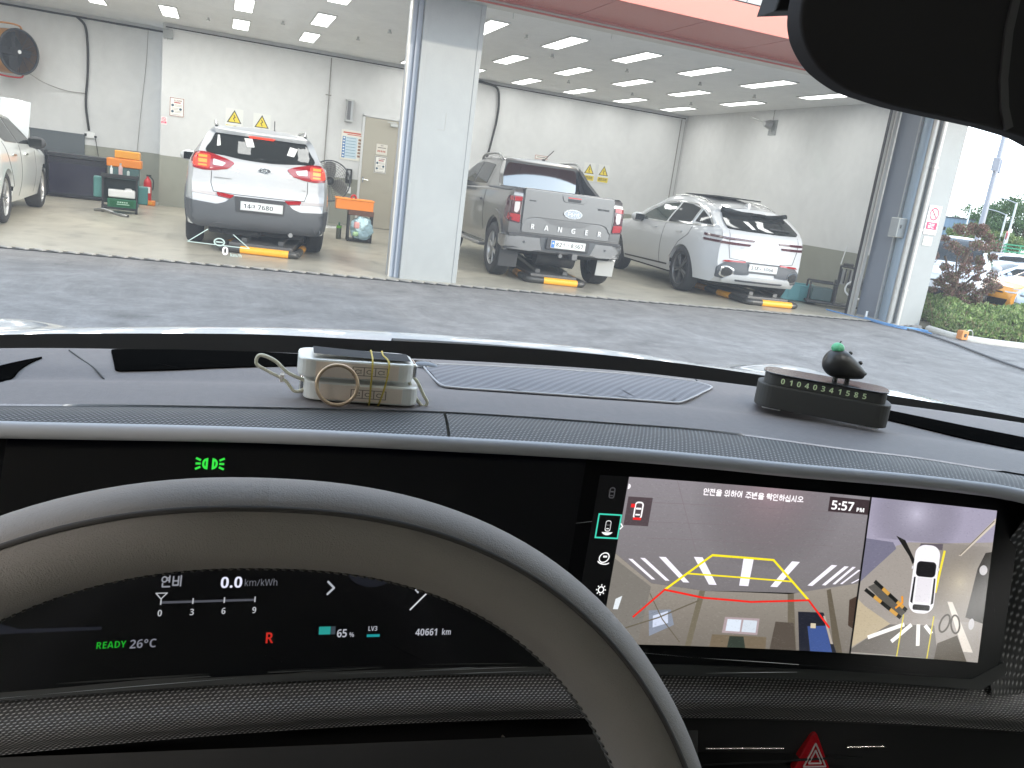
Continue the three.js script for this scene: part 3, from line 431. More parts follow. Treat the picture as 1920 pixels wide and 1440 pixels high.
    add('parking_sensor', f(smoothPoly([[0.62, 0.59], [0.64, 0.57], [0.62, 0.55], [0.60, 0.57]], 10)), M.clad, 0.074, 0.01);
    part('door_seam', strip(sg > 0 ? S.rightMap : S.leftMap, [[-1.42, 1.2], [-1.42, 0.9], [-1.3, 0.6]], 0.01), M.seam, o);
    part('door_handle', conform(roundPoly([[-1.55, 1.07], [-1.72, 1.07], [-1.72, 1.04], [-1.55, 1.04]], 0.01), sg > 0 ? S.rightMap : S.leftMap, 0.03, 0.04), M.silver, o);
    mirror(o, sg, 0.95, 1.3, -3.2, M.plastic, 1.2);
  }
  const pln = (n, p, m, z, d, bev = 0.006) => part(n, extrude(p, d, bev), m, o, [0, 0, z]);
  pln('tailgate_upper', roundPoly([[-0.675, 1.275], [0.675, 1.275], [0.675, 0.80], [0.60, 0.90], [0.50, 0.925], [-0.50, 0.925], [-0.60, 0.90], [-0.675, 0.80]], 0.02), M.silver, 0.0, 0.028);
  pln('tailgate_lower', roundPoly([[-0.665, 0.775], [-0.61, 0.872], [-0.5, 0.90], [0.5, 0.90], [0.61, 0.872], [0.665, 0.775], [0.665, 0.70], [-0.665, 0.70]], 0.02), M.silver, -0.006, 0.02);
  part('spoiler_lip', bx(1.36, 0.045, 0.09, 0, 1.285, -0.02, 0.02), M.silver, o);
  part('tailgate_letters', (() => { const out = []; [...'RANGER'].forEach((c, i) => out.push(text3(c, 0.072, 0.012, -0.51 + i * 0.205, 0.787).scale(1, 1, 1))); return out; })(), std(0.62, 0.62, 0.62, 0.5), o, [0, 0, 0.023]);
  const ov = part('maker_oval', new THREE.CylinderGeometry(0.14, 0.14, 0.02, 32).rotateX(Math.PI / 2).scale(1, 0.46, 1), M.chrome, o, [0.06, 1.02, 0.045]); part('oval_field', new THREE.CylinderGeometry(0.127, 0.127, 0.004, 32).rotateX(Math.PI / 2).scale(1, 0.43, 1), std(0.35, 0.38, 0.42, 0.2, 0.6), ov, [0, 0, 0.011]); part('oval_letters', text3('Ford', 0.06, 0.003), M.chrome, ov, [0, 0, 0.0125]);
  pln('handle_surround', roundPoly([[-0.13, 1.265], [0.24, 1.265], [0.21, 1.18], [-0.10, 1.18]], 0.03), M.silver, 0.03, 0.012); pln('tailgate_handle', roundPoly([[-0.045, 1.225], [0.155, 1.225], [0.15, 1.19], [-0.04, 1.19]], 0.012), M.plastic, 0.045, 0.006, 0.003); part('handle_mark', bx(0.2, 0.012, 0.006, 0.055, 1.243, 0.049), M.red, o);
  part('trim_badge', [text3('WILDTRAK', 0.026, 0.004, 0.52, 1.13)], M.plastic, o, [0, 0, 0.036]); part('drive_badge', bx(0.1, 0.018, 0.004, -0.56, 1.14, 0.036), M.plastic, o);
  add('bumper', roundPoly([[-1.0, 0.645], [1.0, 0.645], [1.0, 0.51], [0.88, 0.465], [0.52, 0.45], [0.44, 0.475], [-0.42, 0.475], [-0.5, 0.45], [-0.88, 0.465], [-1.0, 0.51]], 0.03), std(0.42, 0.42, 0.42, 0.25, 0.8), 0.07, 0.1); add('bumper_tread', roundPoly([[-0.40, 0.655], [0.46, 0.655], [0.40, 0.475], [-0.34, 0.475]], 0.03), M.clad, 0.078, 0.02); part('bumper_step', span(-0.86, 0.86, 0.63, 0.675, -0.1, 0.06, 0.01), M.plastic, o);
  part('plate_pocket', span(-0.30, 0.35, 0.5, 0.65, 0.06, 0.112, 0.01), M.plastic, o);
  const pl = part('number_plate', bx(0.53, 0.112, 0.012, 0, 0, 0, 0.004), M.plate, o, [0.025, 0.58, 0.12]); part('plate_print', new THREE.PlaneGeometry(0.522, 0.104), print(plateTex('821', '나', '8367', '#e4e8e4', true)), pl, [0, 0, 0.0075]);
  part('tow_hitch', [bx(0.09, 0.09, 0.14, 0.16, 0.42, 0.02, 0.01), rod([-0.06, 0.42, 0.03], [-0.06, 0.42, 0.09], 0.03)], M.rimD, o);
  part('rear_axle', [rod([-0.7, 0.385, -0.62], [0.7, 0.385, -0.62], 0.05), new THREE.SphereGeometry(0.16, 14, 10).translate(0.05, 0.38, -0.62), span(-0.8, 0.8, 0.40, 0.5, -4.6, -0.1, 0.04), rod([-0.3, 0.36, -0.35], [0.3, 0.34, -0.35], 0.13)], M.under, o);
  part('antenna', [rod([0.16, 1.76, -1.95], [0.24, 1.93, -1.72], 0.006), new THREE.SphereGeometry(0.03, 10, 8).scale(1, 0.8, 1.4).translate(0.16, 1.77, -1.95)], M.plastic, o);
  part('bed_cover', span(-0.72, 0.72, 1.275, 1.30, -1.36, -0.1, 0.008), M.clad, o);
  return o;
}
// ---- white crossover in the right hand bay
function crossover() {
  const o = thing('parked_crossover', 'white crossover with thin twin tail lamps beside the pickup', 'suv', [7.95, 0, -10.75], -5 * D);
  const S = shell({ L: 4.7, hw: 0.945, bot: 0.27, round: 0.12, bulge: 0.12, crown: 0.04,
    top: [[0.2, 1.35], [-0.5, 1.375], [-0.9, 1.455], [-1.7, 1.54], [-2.3, 1.515], [-2.75, 1.35], [-3.25, 1.05], [-4.2, 0.92], [-4.7, 0.74]], plan: [[0.1, 0.70], [-0.08, 0.78], [-0.3, 0.90], [-0.55, 0.97], [-0.9, 1], [-3.8, 1], [-4.3, 0.94], [-4.7, 0.78]],
    sec: [[0.25, 0.93], [0.45, 0.985], [0.65, 1.0], [0.9, 0.985], [1.05, 0.945], [1.2, 0.85], [1.4, 0.70], [1.58, 0.64]],
    rear: [[0.25, -0.2], [0.34, -0.08], [0.46, -0.02], [0.6, -0.04], [0.8, -0.05], [0.97, -0.05], [1.07, -0.11], [1.2, -0.36], [1.31, -0.56], [1.37, -0.56]], front: [[0.27, -4.55], [0.5, -4.7], [0.75, -4.65]] });
  const g = arches(S.g, [[-1.15, -0.5, 0.35, -0.9, 0.395], [0.5, 1.15, 0.35, -0.9, 0.395], [-1.15, -0.5, 0.35, -3.75, 0.395], [0.5, 1.15, 0.35, -3.75, 0.395]]);
  part('body', g, M.white, o);
  const R = S.rearMap, add = (n, p, m, off = 0.006, th = 0.012, par = o, map = R) => part(n, conform(p, map, off, th), m, par);
  const win = add('rear_window', roundPoly([[-0.54, 1.325], [0.54, 1.325], [0.60, 1.22], [0.62, 1.095], [0.3, 1.085], [-0.3, 1.085], [-0.62, 1.095], [-0.60, 1.22]], 0.04), M.glass, 0.03, 0.04);
  part('spoiler', conform(roundPoly([[-0.57, 1.368], [0.57, 1.368], [0.56, 1.31], [0.2, 1.295], [-0.2, 1.295], [-0.56, 1.31]], 0.03), R, 0.085, 0.1), M.glass, o);
  add('spoiler_mark', [[-0.1, 1.335], [0.16, 1.33], [0.13, 1.318], [-0.07, 1.32]], M.rim, 0.091, 0.004);
  add('white_window_patch', [[-0.30, 1.2], [-0.22, 1.2], [-0.18, 1.1], [-0.24, 1.1]], M.paper, 0.035, 0.003, win); add('wiper', [[0.08, 1.12], [0.1, 1.14], [0.45, 1.125], [0.45, 1.115]], M.plastic, 0.045, 0.01);
  for (const sg of [1, -1]) {
    const f = (p) => (sg > 0 ? p : mirrorX(p)), mp = sg > 0 ? S.rightMap : S.leftMap, l = sub('tail_lamp', o);
    add('light_bar', f(roundPoly([[0.20, 0.968], [0.6, 0.972], [1.02, 0.99], [1.02, 0.955], [0.6, 0.938], [0.22, 0.938]], 0.012)), M.lampDark, 0.01, 0.02, l); add('light_bar', f(roundPoly([[0.26, 0.902], [0.6, 0.905], [1.02, 0.92], [1.02, 0.885], [0.6, 0.868], [0.28, 0.87]], 0.012)), M.lampDark, 0.01, 0.02, l);
    add('exhaust_trim', f(roundPoly([[0.27, 0.615], [0.62, 0.60], [0.74, 0.50], [0.72, 0.36], [0.60, 0.345], [0.42, 0.425], [0.22, 0.44]], 0.03)), M.clad, 0.01, 0.02);
    add('exhaust_tip', f(roundPoly([[0.46, 0.50], [0.56, 0.54], [0.66, 0.53], [0.68, 0.40], [0.58, 0.365], [0.47, 0.40]], 0.035)), M.chrome, 0.02, 0.03); add('exhaust_mouth', f(roundPoly([[0.485, 0.485], [0.565, 0.52], [0.64, 0.51], [0.655, 0.415], [0.58, 0.39], [0.495, 0.415]], 0.03)), M.under, 0.026, 0.01);
    add('bumper_reflector', f(roundPoly([[0.30, 0.642], [0.62, 0.628], [0.66, 0.60], [0.30, 0.615]], 0.01)), M.lampRed, 0.015, 0.015);
    part('front_side_window', conform(roundPoly([[-1.72, 1.06], [-1.75, 1.40], [-2.2, 1.36], [-2.55, 1.23], [-2.82, 1.06]], 0.04), mp, 0.006, 0.01), phys(0.03, 0.045, 0.035, 0.03, 0), o);
    part('rear_side_window', conform(roundPoly([[-0.86, 1.09], [-0.93, 1.345], [-1.3, 1.395], [-1.66, 1.405], [-1.65, 1.065]], 0.03), mp, 0.006, 0.01), M.glass, o);
    part('quarter_window', conform(roundPoly([[-0.80, 1.325], [-0.75, 1.13], [-0.30, 1.12], [-0.48, 1.225]], 0.02), mp, 0.006, 0.01), M.glass, o);
    part('window_chrome', strip(mp, [[-0.26, 1.10], [-0.8, 1.085], [-1.7, 1.05], [-2.85, 1.045]], 0.016, 0.01, 0.012), M.chrome, o); part('window_chrome', strip(mp, [[-0.25, 1.10], [-0.47, 1.25], [-0.72, 1.345], [-1.1, 1.40], [-1.7, 1.425], [-2.25, 1.38], [-2.6, 1.26], [-2.86, 1.05]], 0.014, 0.01, 0.012), M.chrome, o);
    part('pillar_trim', strip(mp, [[-0.83, 1.10], [-0.86, 1.40]], 0.03, 0.01, 0.012), M.chrome, o);
    part('door_seam', strip(mp, [[-0.74, 1.06], [-0.78, 0.92], [-1.05, 0.78], [-1.3, 0.5]], 0.008), M.seam, o); part('door_seam', strip(mp, [[-1.7, 1.04], [-1.72, 0.7], [-1.7, 0.34]], 0.008), M.seam, o);
    for (const zz of [-1.0, -2.0]) part('door_handle', conform(roundPoly([[zz, 0.955], [zz - 0.2, 0.95], [zz - 0.2, 0.925], [zz, 0.93]], 0.01), mp, 0.025, 0.03), M.white, o);
    part('sill_strip', strip(mp, [[-1.4, 0.37], [-3.3, 0.33]], 0.025, 0.008, 0.01), M.plastic, o);
    wheel(o, sg * 0.81, 0.36, -0.9, 0.36, 0.25, 5, M.rimD, 0.7); wheel(o, sg * 0.81, 0.36, -3.75, 0.36, 0.25, 5, M.rimD, 0.7);
    mirror(o, sg, 0.92, 1.06, -2.72, M.white); part('roof_rail', tube([[sg * 0.55, 1.42, -0.78], [sg * 0.575, 1.50, -1.1], [sg * 0.58, 1.54, -1.6], [sg * 0.575, 1.52, -2.2]], 0.012, 20, 6), M.chrome, o);
    part('tailgate_seam', strip(R, f([[0.60, 1.07], [0.595, 0.85], [0.55, 0.66], [0.3, 0.645]]), 0.008), M.seam, o);
  }
  add('lower_lip', roundPoly([[-0.5, 0.425], [0.5, 0.425], [0.62, 0.33], [0.56, 0.30], [-0.56, 0.30], [-0.62, 0.33]], 0.03), M.white, 0.03, 0.04); add('lip_slot', roundPoly([[-0.42, 0.365], [0.42, 0.365], [0.40, 0.34], [-0.40, 0.34]], 0.01), M.clad, 0.034, 0.01);
  add('plate_recess', roundPoly([[-0.30, 0.635], [0.30, 0.635], [0.25, 0.47], [-0.25, 0.47]], 0.02), M.clad, 0.006, 0.012);
  const pl = part('number_plate', bx(0.5, 0.11, 0.012, 0, 0, 0, 0.004), M.plate, o, [0, 0.555, 0.105]); part('plate_print', new THREE.PlaneGeometry(0.492, 0.102), print(plateTex('338', '노', '5066', '#dfe2e2')), pl, [0, 0, 0.0075]);
  const tl = []; [...'GENESIS'].forEach((c, i) => tl.push(text3(c, 0.022, 0.004, -0.15 + i * 0.05, 0))); part('maker_letters', tl, std(0.6, 0.6, 0.62, 0.25, 0.9), o, [0, 0.95, 0.075]);
  part('model_badge', [bx(0.1, 0.018, 0.005, -0.36, 0.835, 0.045), bx(0.05, 0.014, 0.005, 0.45, 0.83, 0.005)], M.rim, o);
  part('sunroof', span(-0.4, 0.4, 1.565, 1.585, -2.2, -1.0, 0.008), M.glass, o); part('sunroof_lift', grid((u, v) => V(lerp(-0.38, 0.38, u), lerp(1.60, 1.635, v), lerp(-1.1, -1.95, v)), 1, 1), M.glass, o);
  part('roof_fin', extrude([[0, 0], [-0.17, 0], [-0.07, 0.05], [-0.01, 0.06]], 0.03, 0.008).rotateY(-Math.PI / 2).translate(0.015, 1.445, -0.66), M.white, o);
  part('underbody', [span(-0.66, 0.66, 0.2, 0.32, -4.3, -0.35, 0.03), rod([-0.75, 0.35, -0.9], [0.75, 0.35, -0.9], 0.06)], M.under, o);
  return o;
}
// ---- pale saloon with its bonnet up at the left edge
function saloon() {
  const o = thing('parked_saloon', 'pale saloon with raised bonnet at the left edge of the workshop', 'car', [-3.42, 0, -11.25], 2 * D);
  const S = shell({ L: 4.75, hw: 0.92, bot: 0.24, round: 0.1, bulge: 0.06, crown: 0.03, top: [[0.1, 1.0], [-0.5, 1.06], [-1.1, 1.32], [-1.7, 1.43], [-2.3, 1.40], [-2.8, 1.2], [-3.25, 0.98], [-4.2, 0.88], [-4.75, 0.7]], plan: [[0.1, 0.82], [-0.2, 0.94], [-0.6, 1], [-3.8, 1], [-4.4, 0.93], [-4.75, 0.8]], sec: [[0.22, 0.94], [0.45, 0.99], [0.65, 1], [0.88, 0.98], [1.0, 0.94], [1.2, 0.80], [1.42, 0.66]], rear: [[0.24, -0.1], [0.5, 0], [0.9, -0.08], [1.0, -0.15]], front: [[0.24, -4.65], [0.5, -4.75], [0.7, -4.7]] });
  const g = arches(S.g, [[-1.1, -0.5, 0.33, -0.95, 0.365], [0.5, 1.1, 0.33, -0.95, 0.365], [-1.1, -0.5, 0.33, -3.85, 0.365], [0.5, 1.1, 0.33, -3.85, 0.365]]); part('body', g, M.pale, o);
  for (const sg of [1, -1]) {
    const mp = sg > 0 ? S.rightMap : S.leftMap;
    part('rear_side_window', conform(roundPoly([[-0.95, 1.08], [-1.25, 1.24], [-1.78, 1.32], [-1.82, 1.0], [-1.1, 1.02]], 0.03), mp, 0.006, 0.01), M.glass, o); part('front_side_window', conform(roundPoly([[-1.88, 1.0], [-1.86, 1.32], [-2.3, 1.29], [-2.65, 1.14], [-2.92, 0.98]], 0.03), mp, 0.006, 0.01), M.glass, o);
    part('window_chrome', strip(mp, [[-0.9, 1.06], [-1.25, 1.265], [-1.8, 1.345], [-2.35, 1.31], [-2.7, 1.14], [-2.95, 0.97]], 0.014, 0.01, 0.012), M.chrome, o);
    part('door_seam', strip(mp, [[-1.86, 0.98], [-1.87, 0.6], [-1.82, 0.3]], 0.008), M.seam, o); part('door_seam', strip(mp, [[-0.9, 1.02], [-1.1, 0.75], [-1.35, 0.45]], 0.008), M.seam, o); part('door_seam', strip(mp, [[-3.0, 0.9], [-3.02, 0.6], [-2.98, 0.3]], 0.008), M.seam, o);
    for (const zz of [-1.25, -2.1]) part('door_handle', conform(roundPoly([[zz, 0.87], [zz - 0.2, 0.865], [zz - 0.2, 0.84], [zz, 0.845]], 0.01), mp, 0.025, 0.03), M.chrome, o);
    mirror(o, sg, 0.9, 1.02, -2.72, M.plastic); wheel(o, sg * 0.79, 0.33, -0.95, 0.33, 0.235, 5, M.rim, 0.7); wheel(o, sg * 0.79, 0.33, -3.85, 0.33, 0.235, 5, M.rim, 0.7);
    part('tail_lamp', conform(roundPoly([[sg * 0.45, 0.86], [sg * 0.98, 0.86], [sg * 0.98, 0.74], [sg * 0.5, 0.76]], 0.03), S.rearMap, 0.01, 0.02), M.lampRed, o);
  }
  part('rear_window', conform(roundPoly([[-0.5, -0.62], [0.5, -0.62], [0.46, -1.35], [-0.46, -1.35]], 0.05), S.topMap, 0.006, 0.01), M.glass, o);
  part('raised_bonnet', grid((u, v) => { const x = lerp(-0.78, 0.78, u), q = v * 1.2; return V(x * (1 - 0.12 * v), 0.98 + q * 0.52 + 0.03 * (1 - (2 * u - 1) ** 2) * 1, -3.3 - q * 0.82); }, 12, 10), phys(0.36, 0.38, 0.39, 0.3, 0, { clearcoat: 1, side: THREE.DoubleSide }), o);
  part('underbody', span(-0.65, 0.65, 0.16, 0.28, -4.4, -0.3, 0.03), M.under, o);
}
whiteSuv(); pickup(); crossover(); saloon();
// ---- low lifts with striped tube frames
function lift(label, x, z, turn, w, len) {
  const o = thing('car_lift', label, 'car lift', [x, 0, z], turn, 'low scissor lifts under the vehicles'), r = 0.05, yl = std(0.80, 0.36, 0.02, 0.45), bk = std(0.05, 0.048, 0.045, 0.4, 0.3);
  const seg = (a, b, m) => part('tube_segment', rod(a, b, r, 14), m, o);
  seg([-w / 2 + 0.24, r, 0], [w / 2 - 0.1, r, 0], yl); seg([w / 2 - 0.1, r, 0], [w / 2 - 0.06, r, 0], bk); seg([-w / 2 + 0.06, r, 0], [-w / 2 + 0.24, r, 0], bk);
  for (const sg of [-1, 1]) { part('tube_bend', tube([[sg * (w / 2 - 0.08), r, 0], [sg * (w / 2 - 0.02), r, -0.02], [sg * w / 2, r, -0.1]], r, 10, 14), bk, o); const n = Math.round(len / 0.42); for (let i = 0; i < n; i++) seg([sg * w / 2, r, -0.1 - (i * (len - 0.1)) / n], [sg * w / 2, r, -0.1 - ((i + 1) * (len - 0.1)) / n], i % 2 ? yl : bk); }
  part('platform', span(-w / 2 + 0.07, w / 2 - 0.07, 0.02, 0.12, -len, -0.14, 0.01), std(0.12, 0.115, 0.11, 0.45, 0.3), o);
  part('scissor_arm', [bar([-w / 4, 0.15, -0.3], [-w / 4, 0.24, -len + 0.2], 0.07, 0.05), bar([w / 4, 0.15, -0.3], [w / 4, 0.24, -len + 0.2], 0.07, 0.05)], M.rimD, o);
}
lift('striped tube lift frame under the white SUV in the left bay', 0.52, -11.2, -10 * D, 0.95, 2.2); lift('striped tube lift frame under the silver pickup', 4.60, -10.85, -8 * D, 0.84, 2.4); lift('striped tube lift frame under the white crossover', 8.14, -10.52, -5 * D, 0.86, 2.6);
// ================================================================ WORKSHOP THINGS
// wall fan in an orange drum
{ const o = thing('wall_fan', 'orange drum fan with black guard high on the left wall', 'fan', [-3.8, 2.55, -18.75], 48 * D);
  part('drum', new THREE.CylinderGeometry(0.40, 0.40, 0.42, 36, 1, true).rotateX(Math.PI / 2), std(0.40, 0.19, 0.05, 0.5, 0, { side: THREE.DoubleSide }), o);
  part('guard_ring', new THREE.TorusGeometry(0.395, 0.022, 8, 40), M.plastic, o, [0, 0, 0.21]);
  const w = []; for (let i = 1; i < 22; i++) w.push(new THREE.TorusGeometry(0.018 * i, 0.0045, 4, 32).translate(0, 0, 0.22)); for (let k = 0; k < 12; k++) w.push(rod([0, 0, 0.222], [0.385 * Math.cos(k * Math.PI / 6), 0.385 * Math.sin(k * Math.PI / 6), 0.222], 0.004, 4)); part('guard_wires', w, M.plastic, o);
  for (let k = 0; k < 4; k++) part('blade', bx(0.14, 0.33, 0.012, 0, 0.19, 0).rotateY(0.5).rotateZ(k * Math.PI / 2), std(0.05, 0.05, 0.055, 0.4), o, [0, 0, 0.06]);
  part('motor', rod([0, 0, -0.15], [0, 0, 0.1], 0.09, 18), M.plastic, o); part('hub_badge', new THREE.CylinderGeometry(0.035, 0.035, 0.006, 16).rotateX(Math.PI / 2), M.paper, o, [0, 0, 0.228]); part('drum_back', new THREE.CylinderGeometry(0.39, 0.39, 0.01, 30).rotateX(Math.PI / 2), M.under, o, [0, 0, -0.2]);
  part('handle', tube([[-0.22, 0.39, -0.12], [-0.2, 0.46, -0.1], [0.1, 0.47, 0.1], [0.12, 0.4, 0.14]], 0.018), std(0.45, 0.2, 0.06, 0.5), o); part('foot_bar', tube([[-0.22, -0.39, -0.12], [-0.2, -0.44, -0.1], [0.12, -0.44, 0.12], [0.14, -0.38, 0.14]], 0.016), M.red, o); part('wall_bracket', bx(0.1, 0.1, 0.34, 0, 0, -0.36), M.steel, o); }
solo('power_cable', tube([[-2.77, 3.42, -19.24], [-2.63, 3.3, -19.25], [-2.58, 3.0, -19.26], [-2.57, 2.4, -19.26], [-2.6, 1.8, -19.26], [-2.54, 1.28, -19.26]], 0.022, 40), M.cable, 'thick black cable running down the left wall to a socket', 'cable');
solo('fan_cord', tube([[-3.55, 2.22, -18.78], [-3.3, 2.08, -19.1], [-2.95, 2.0, -19.25], [-2.6, 2.0, -19.26]], 0.008, 30, 5), M.wire, 'thin cord sagging from the orange wall fan', 'cord');
solo('thin_wire', tube([[-1.48, 3.4, -19.28], [-1.50, 2.8, -19.28], [-1.55, 2.2, -19.28], [-1.6, 1.6, -19.28], [-1.64, 1.0, -19.28]], 0.005, 30, 5), M.wire, 'thin grey wire trailing down the recessed left wall', 'wire');
solo('overhead_cable', [tube([[4.9, 3.44, -18.33], [5.4, 3.43, -18.33], [5.72, 3.36, -18.33], [5.8, 3.1, -18.34], [5.8, 2.7, -18.34], [5.72, 2.2, -18.3], [5.62, 1.7, -18.25]], 0.026, 50)], M.cable, 'thick black cable hanging down the back wall behind the pickup', 'cable');
{ const o = thing('socket_box', 'white socket box with plugs at the end of the black cable', 'socket', [-2.52, 1.2, -19.27]); part('box', bx(0.18, 0.12, 0.05, 0, 0, 0, 0.01), M.paper, o); part('plug', [bx(0.04, 0.04, 0.05, 0.1, -0.02, 0.03), bx(0.04, 0.05, 0.04, -0.08, 0.0, 0.04)], M.plastic, o); part('lead', tube([[0.1, -0.04, 0.04], [0.14, -0.3, 0.03], [0.2, -0.62, 0.06]], 0.007, 16, 5), M.cable, o); }
solo('wall_board', [span(-3.6, -2.62, 0.78, 1.18, -19.29, -19.25, 0.005), span(-3.62, -2.6, 1.17, 1.2, -19.295, -19.24)], std(0.10, 0.115, 0.125, 0.45), 'dark grey board fixed to the wall behind the saloon', 'board');
{ const o = thing('black_cabinet', 'black glossy metal cabinet between the saloon and tool cart', 'cabinet', [-2.55, 0, -18.0], 4 * D); part('cabinet_body', bx(1.0, 0.72, 0.5, 0, 0.38, 0, 0.01), std(0.012, 0.011, 0.018, 0.22), o); part('cabinet_top', bx(1.04, 0.07, 0.54, 0, 0.785, 0, 0.008), std(0.02, 0.02, 0.024, 0.3), o); part('front_panel', bx(0.94, 0.56, 0.012, 0, 0.36, 0.256), std(0.016, 0.014, 0.03, 0.16), o); part('side_post', bx(0.08, 0.84, 0.5, -0.58, 0.42, 0, 0.01), M.plastic, o); part('tag', bx(0.1, 0.04, 0.004, 0.42, 0.1, 0.265), M.paper, o); }
{ const o = thing('tool_cart', 'black tool cart holding a green case near the extinguisher', 'cart', [-1.6, 0, -15.75], 6 * D);
  for (const sx of [-1, 1]) for (const sz of [-1, 1]) part('post', bx(0.03, 0.56, 0.03, sx * 0.26, 0.31, sz * 0.2), M.plastic, o);
  part('top_tray', [bx(0.58, 0.03, 0.46, 0, 0.59, 0, 0.01), bx(0.58, 0.06, 0.02, 0, 0.61, 0.22), bx(0.02, 0.06, 0.46, 0.28, 0.61, 0)], M.plastic, o); part('bottom_tray', [bx(0.56, 0.03, 0.44, 0, 0.07, 0, 0.01), bx(0.56, 0.05, 0.02, 0, 0.1, 0.21)], M.plastic, o); part('back_panel', bx(0.5, 0.42, 0.02, 0, 0.34, -0.2), std(0.03, 0.05, 0.05, 0.4), o); part('side_bin', bx(0.14, 0.34, 0.3, -0.33, 0.4, 0.02, 0.02), M.teal, o); part('side_bin', bx(0.16, 0.3, 0.3, 0.36, 0.32, -0.02, 0.02), M.teal, o);
  for (const sx of [-1, 1]) part('castor', rod([sx * 0.24, 0.03, 0.18], [sx * 0.28, 0.03, 0.18], 0.03, 12), M.under, o); }
{ const o = thing('green_case', 'green lubricant carton with white paper in the tool cart', 'carton', [-1.56, 0.085, -15.68], 6 * D); part('carton', bx(0.44, 0.14, 0.3, 0, 0.08, 0, 0.006), M.green, o); part('print', new THREE.PlaneGeometry(0.36, 0.1), print(canvas(128, 40, (x) => { x.fillStyle = '#0c5a33'; x.fillRect(0, 0, 128, 40); x.fillStyle = '#b9d8c4'; for (let i = 0; i < 5; i++) x.fillRect(40 + i * 12, 8, 8, 9); x.fillRect(36, 24, 70, 5); })), o, [0, 0.08, 0.1505]); part('paper_stack', [bx(0.42, 0.13, 0.26, 0, 0.235, -0.01, 0.02), bx(0.12, 0.16, 0.2, 0.1, 0.25, 0.0, 0.03)], M.paper, o); }
{ const o = thing('orange_tray', 'two stacked orange plastic trays behind the tool cart', 'tray', [-1.66, 0.0, -17.1]); part('tray', bx(0.58, 0.15, 0.3, 0, 0.79, 0, 0.02), M.orange, o); part('tray', bx(0.42, 0.14, 0.26, 0.05, 0.94, 0, 0.02), std(0.72, 0.30, 0.03, 0.5), o); part('stand', [bx(0.5, 0.7, 0.26, 0, 0.36, 0, 0.01)], std(0.06, 0.12, 0.12, 0.5), o); }
{ const bt = (x, h, r, m, cap, label) => { const o = thing('spray_bottle', label, 'bottle', [x, 0.606, -15.62], 0, 'bottles on the tool cart'); part('bottle', new THREE.LatheGeometry([[0.001, 0], [r, 0], [r, h * 0.72], [r * 0.4, h * 0.82], [r * 0.4, h * 0.88]].map((p) => V2(...p)), 16), m, o); part('cap', rod([0, h * 0.86, 0], [0, h, 0], r * 0.5, 12), cap, o); };
  bt(-1.72, 0.17, 0.022, M.paper, M.paper, 'slim white bottle on the tool cart, leftmost'); bt(-1.58, 0.22, 0.032, std(0.62, 0.42, 0.42, 0.5), M.steel, 'pink bottle with grey cap on the tool cart'); bt(-1.46, 0.13, 0.022, std(0.5, 0.56, 0.54, 0.3), M.plastic, 'short grey bottle on the tool cart, rightmost'); }
{ const o = thing('fire_extinguisher', 'red fire extinguisher on an orange stand by the wall corner', 'extinguisher', [-1.34, 0, -18.1]); part('cylinder', new THREE.LatheGeometry([[0.001, 0], [0.075, 0], [0.075, 0.34], [0.06, 0.4], [0.025, 0.44], [0.025, 0.47]].map((p) => V2(...p)), 18), M.red, o, [0, 0.09, 0]); part('valve', [bx(0.09, 0.025, 0.03, 0.02, 0.58, 0), bx(0.04, 0.05, 0.04, 0, 0.565, 0)], M.plastic, o); part('hose', tube([[0.03, 0.57, 0], [0.1, 0.5, 0.02], [0.1, 0.3, 0.03]], 0.012, 12, 6), M.plastic, o); part('label', new THREE.CylinderGeometry(0.077, 0.077, 0.12, 16, 1, true, -0.8, 1.6), M.paper, o, [0, 0.3, 0]); part('stand', bx(0.3, 0.1, 0.2, 0, 0.05, 0.02, 0.02), M.orange, o); part('stand_print', [bx(0.05, 0.04, 0.004, -0.07, 0.05, 0.121), bx(0.05, 0.04, 0.004, 0, 0.05, 0.121), bx(0.05, 0.04, 0.004, 0.07, 0.05, 0.121)], M.yellow, o); }
solo('floor_hose', tube([[-1.95, 0.02, -15.5], [-1.8, 0.05, -15.35], [-1.62, 0.02, -15.2], [-1.5, 0.02, -14.95], [-1.38, 0.02, -14.85]], 0.025, 30), M.rim, 'grey hose lying on the floor in front of the tool cart', 'hose');
// notices on the walls
function notice(name, label, cat, x, y, z, w, h, tex, turn = 0, group) { const o = thing(name, label, cat, [x, y, z], turn, group); part('board', bx(w, h, 0.008, 0, 0, 0, 0.002), M.paper, o); part('print', new THREE.PlaneGeometry(w - 0.004, h - 0.004), print(tex), o, [0, 0, 0.0048]); return o; }
const claimTex = (line) => canvas(128, 180, (x) => { x.fillStyle = '#e6e3dc'; x.fillRect(0, 0, 128, 180); x.strokeStyle = line; x.lineWidth = 5; x.strokeRect(6, 6, 116, 168); x.fillStyle = '#6d3a34'; x.font = 'bold 22px sans-serif'; x.fillText('CLAIM', 38, 36); x.fillStyle = '#a33'; x.fillRect(40, 42, 56, 10); x.fillStyle = '#3c5468'; for (const [a, b] of [[28, 74], [96, 106], [28, 132]]) { x.beginPath(); x.arc(a, b, 12, 0, 7); x.fill(); } x.fillStyle = '#9a938d'; for (const [a, b, c] of [[46, 66, 60], [46, 78, 64], [24, 98, 56], [24, 110, 50], [46, 124, 62], [46, 136, 56], [20, 158, 80]]) x.fillRect(a, b, c, 4); });
notice('claim_poster', 'framed CLAIM poster on the white wall left of the SUV', 'poster', -0.86, 1.96, -18.39, 0.28, 0.37, claimTex('#7a3b36'));
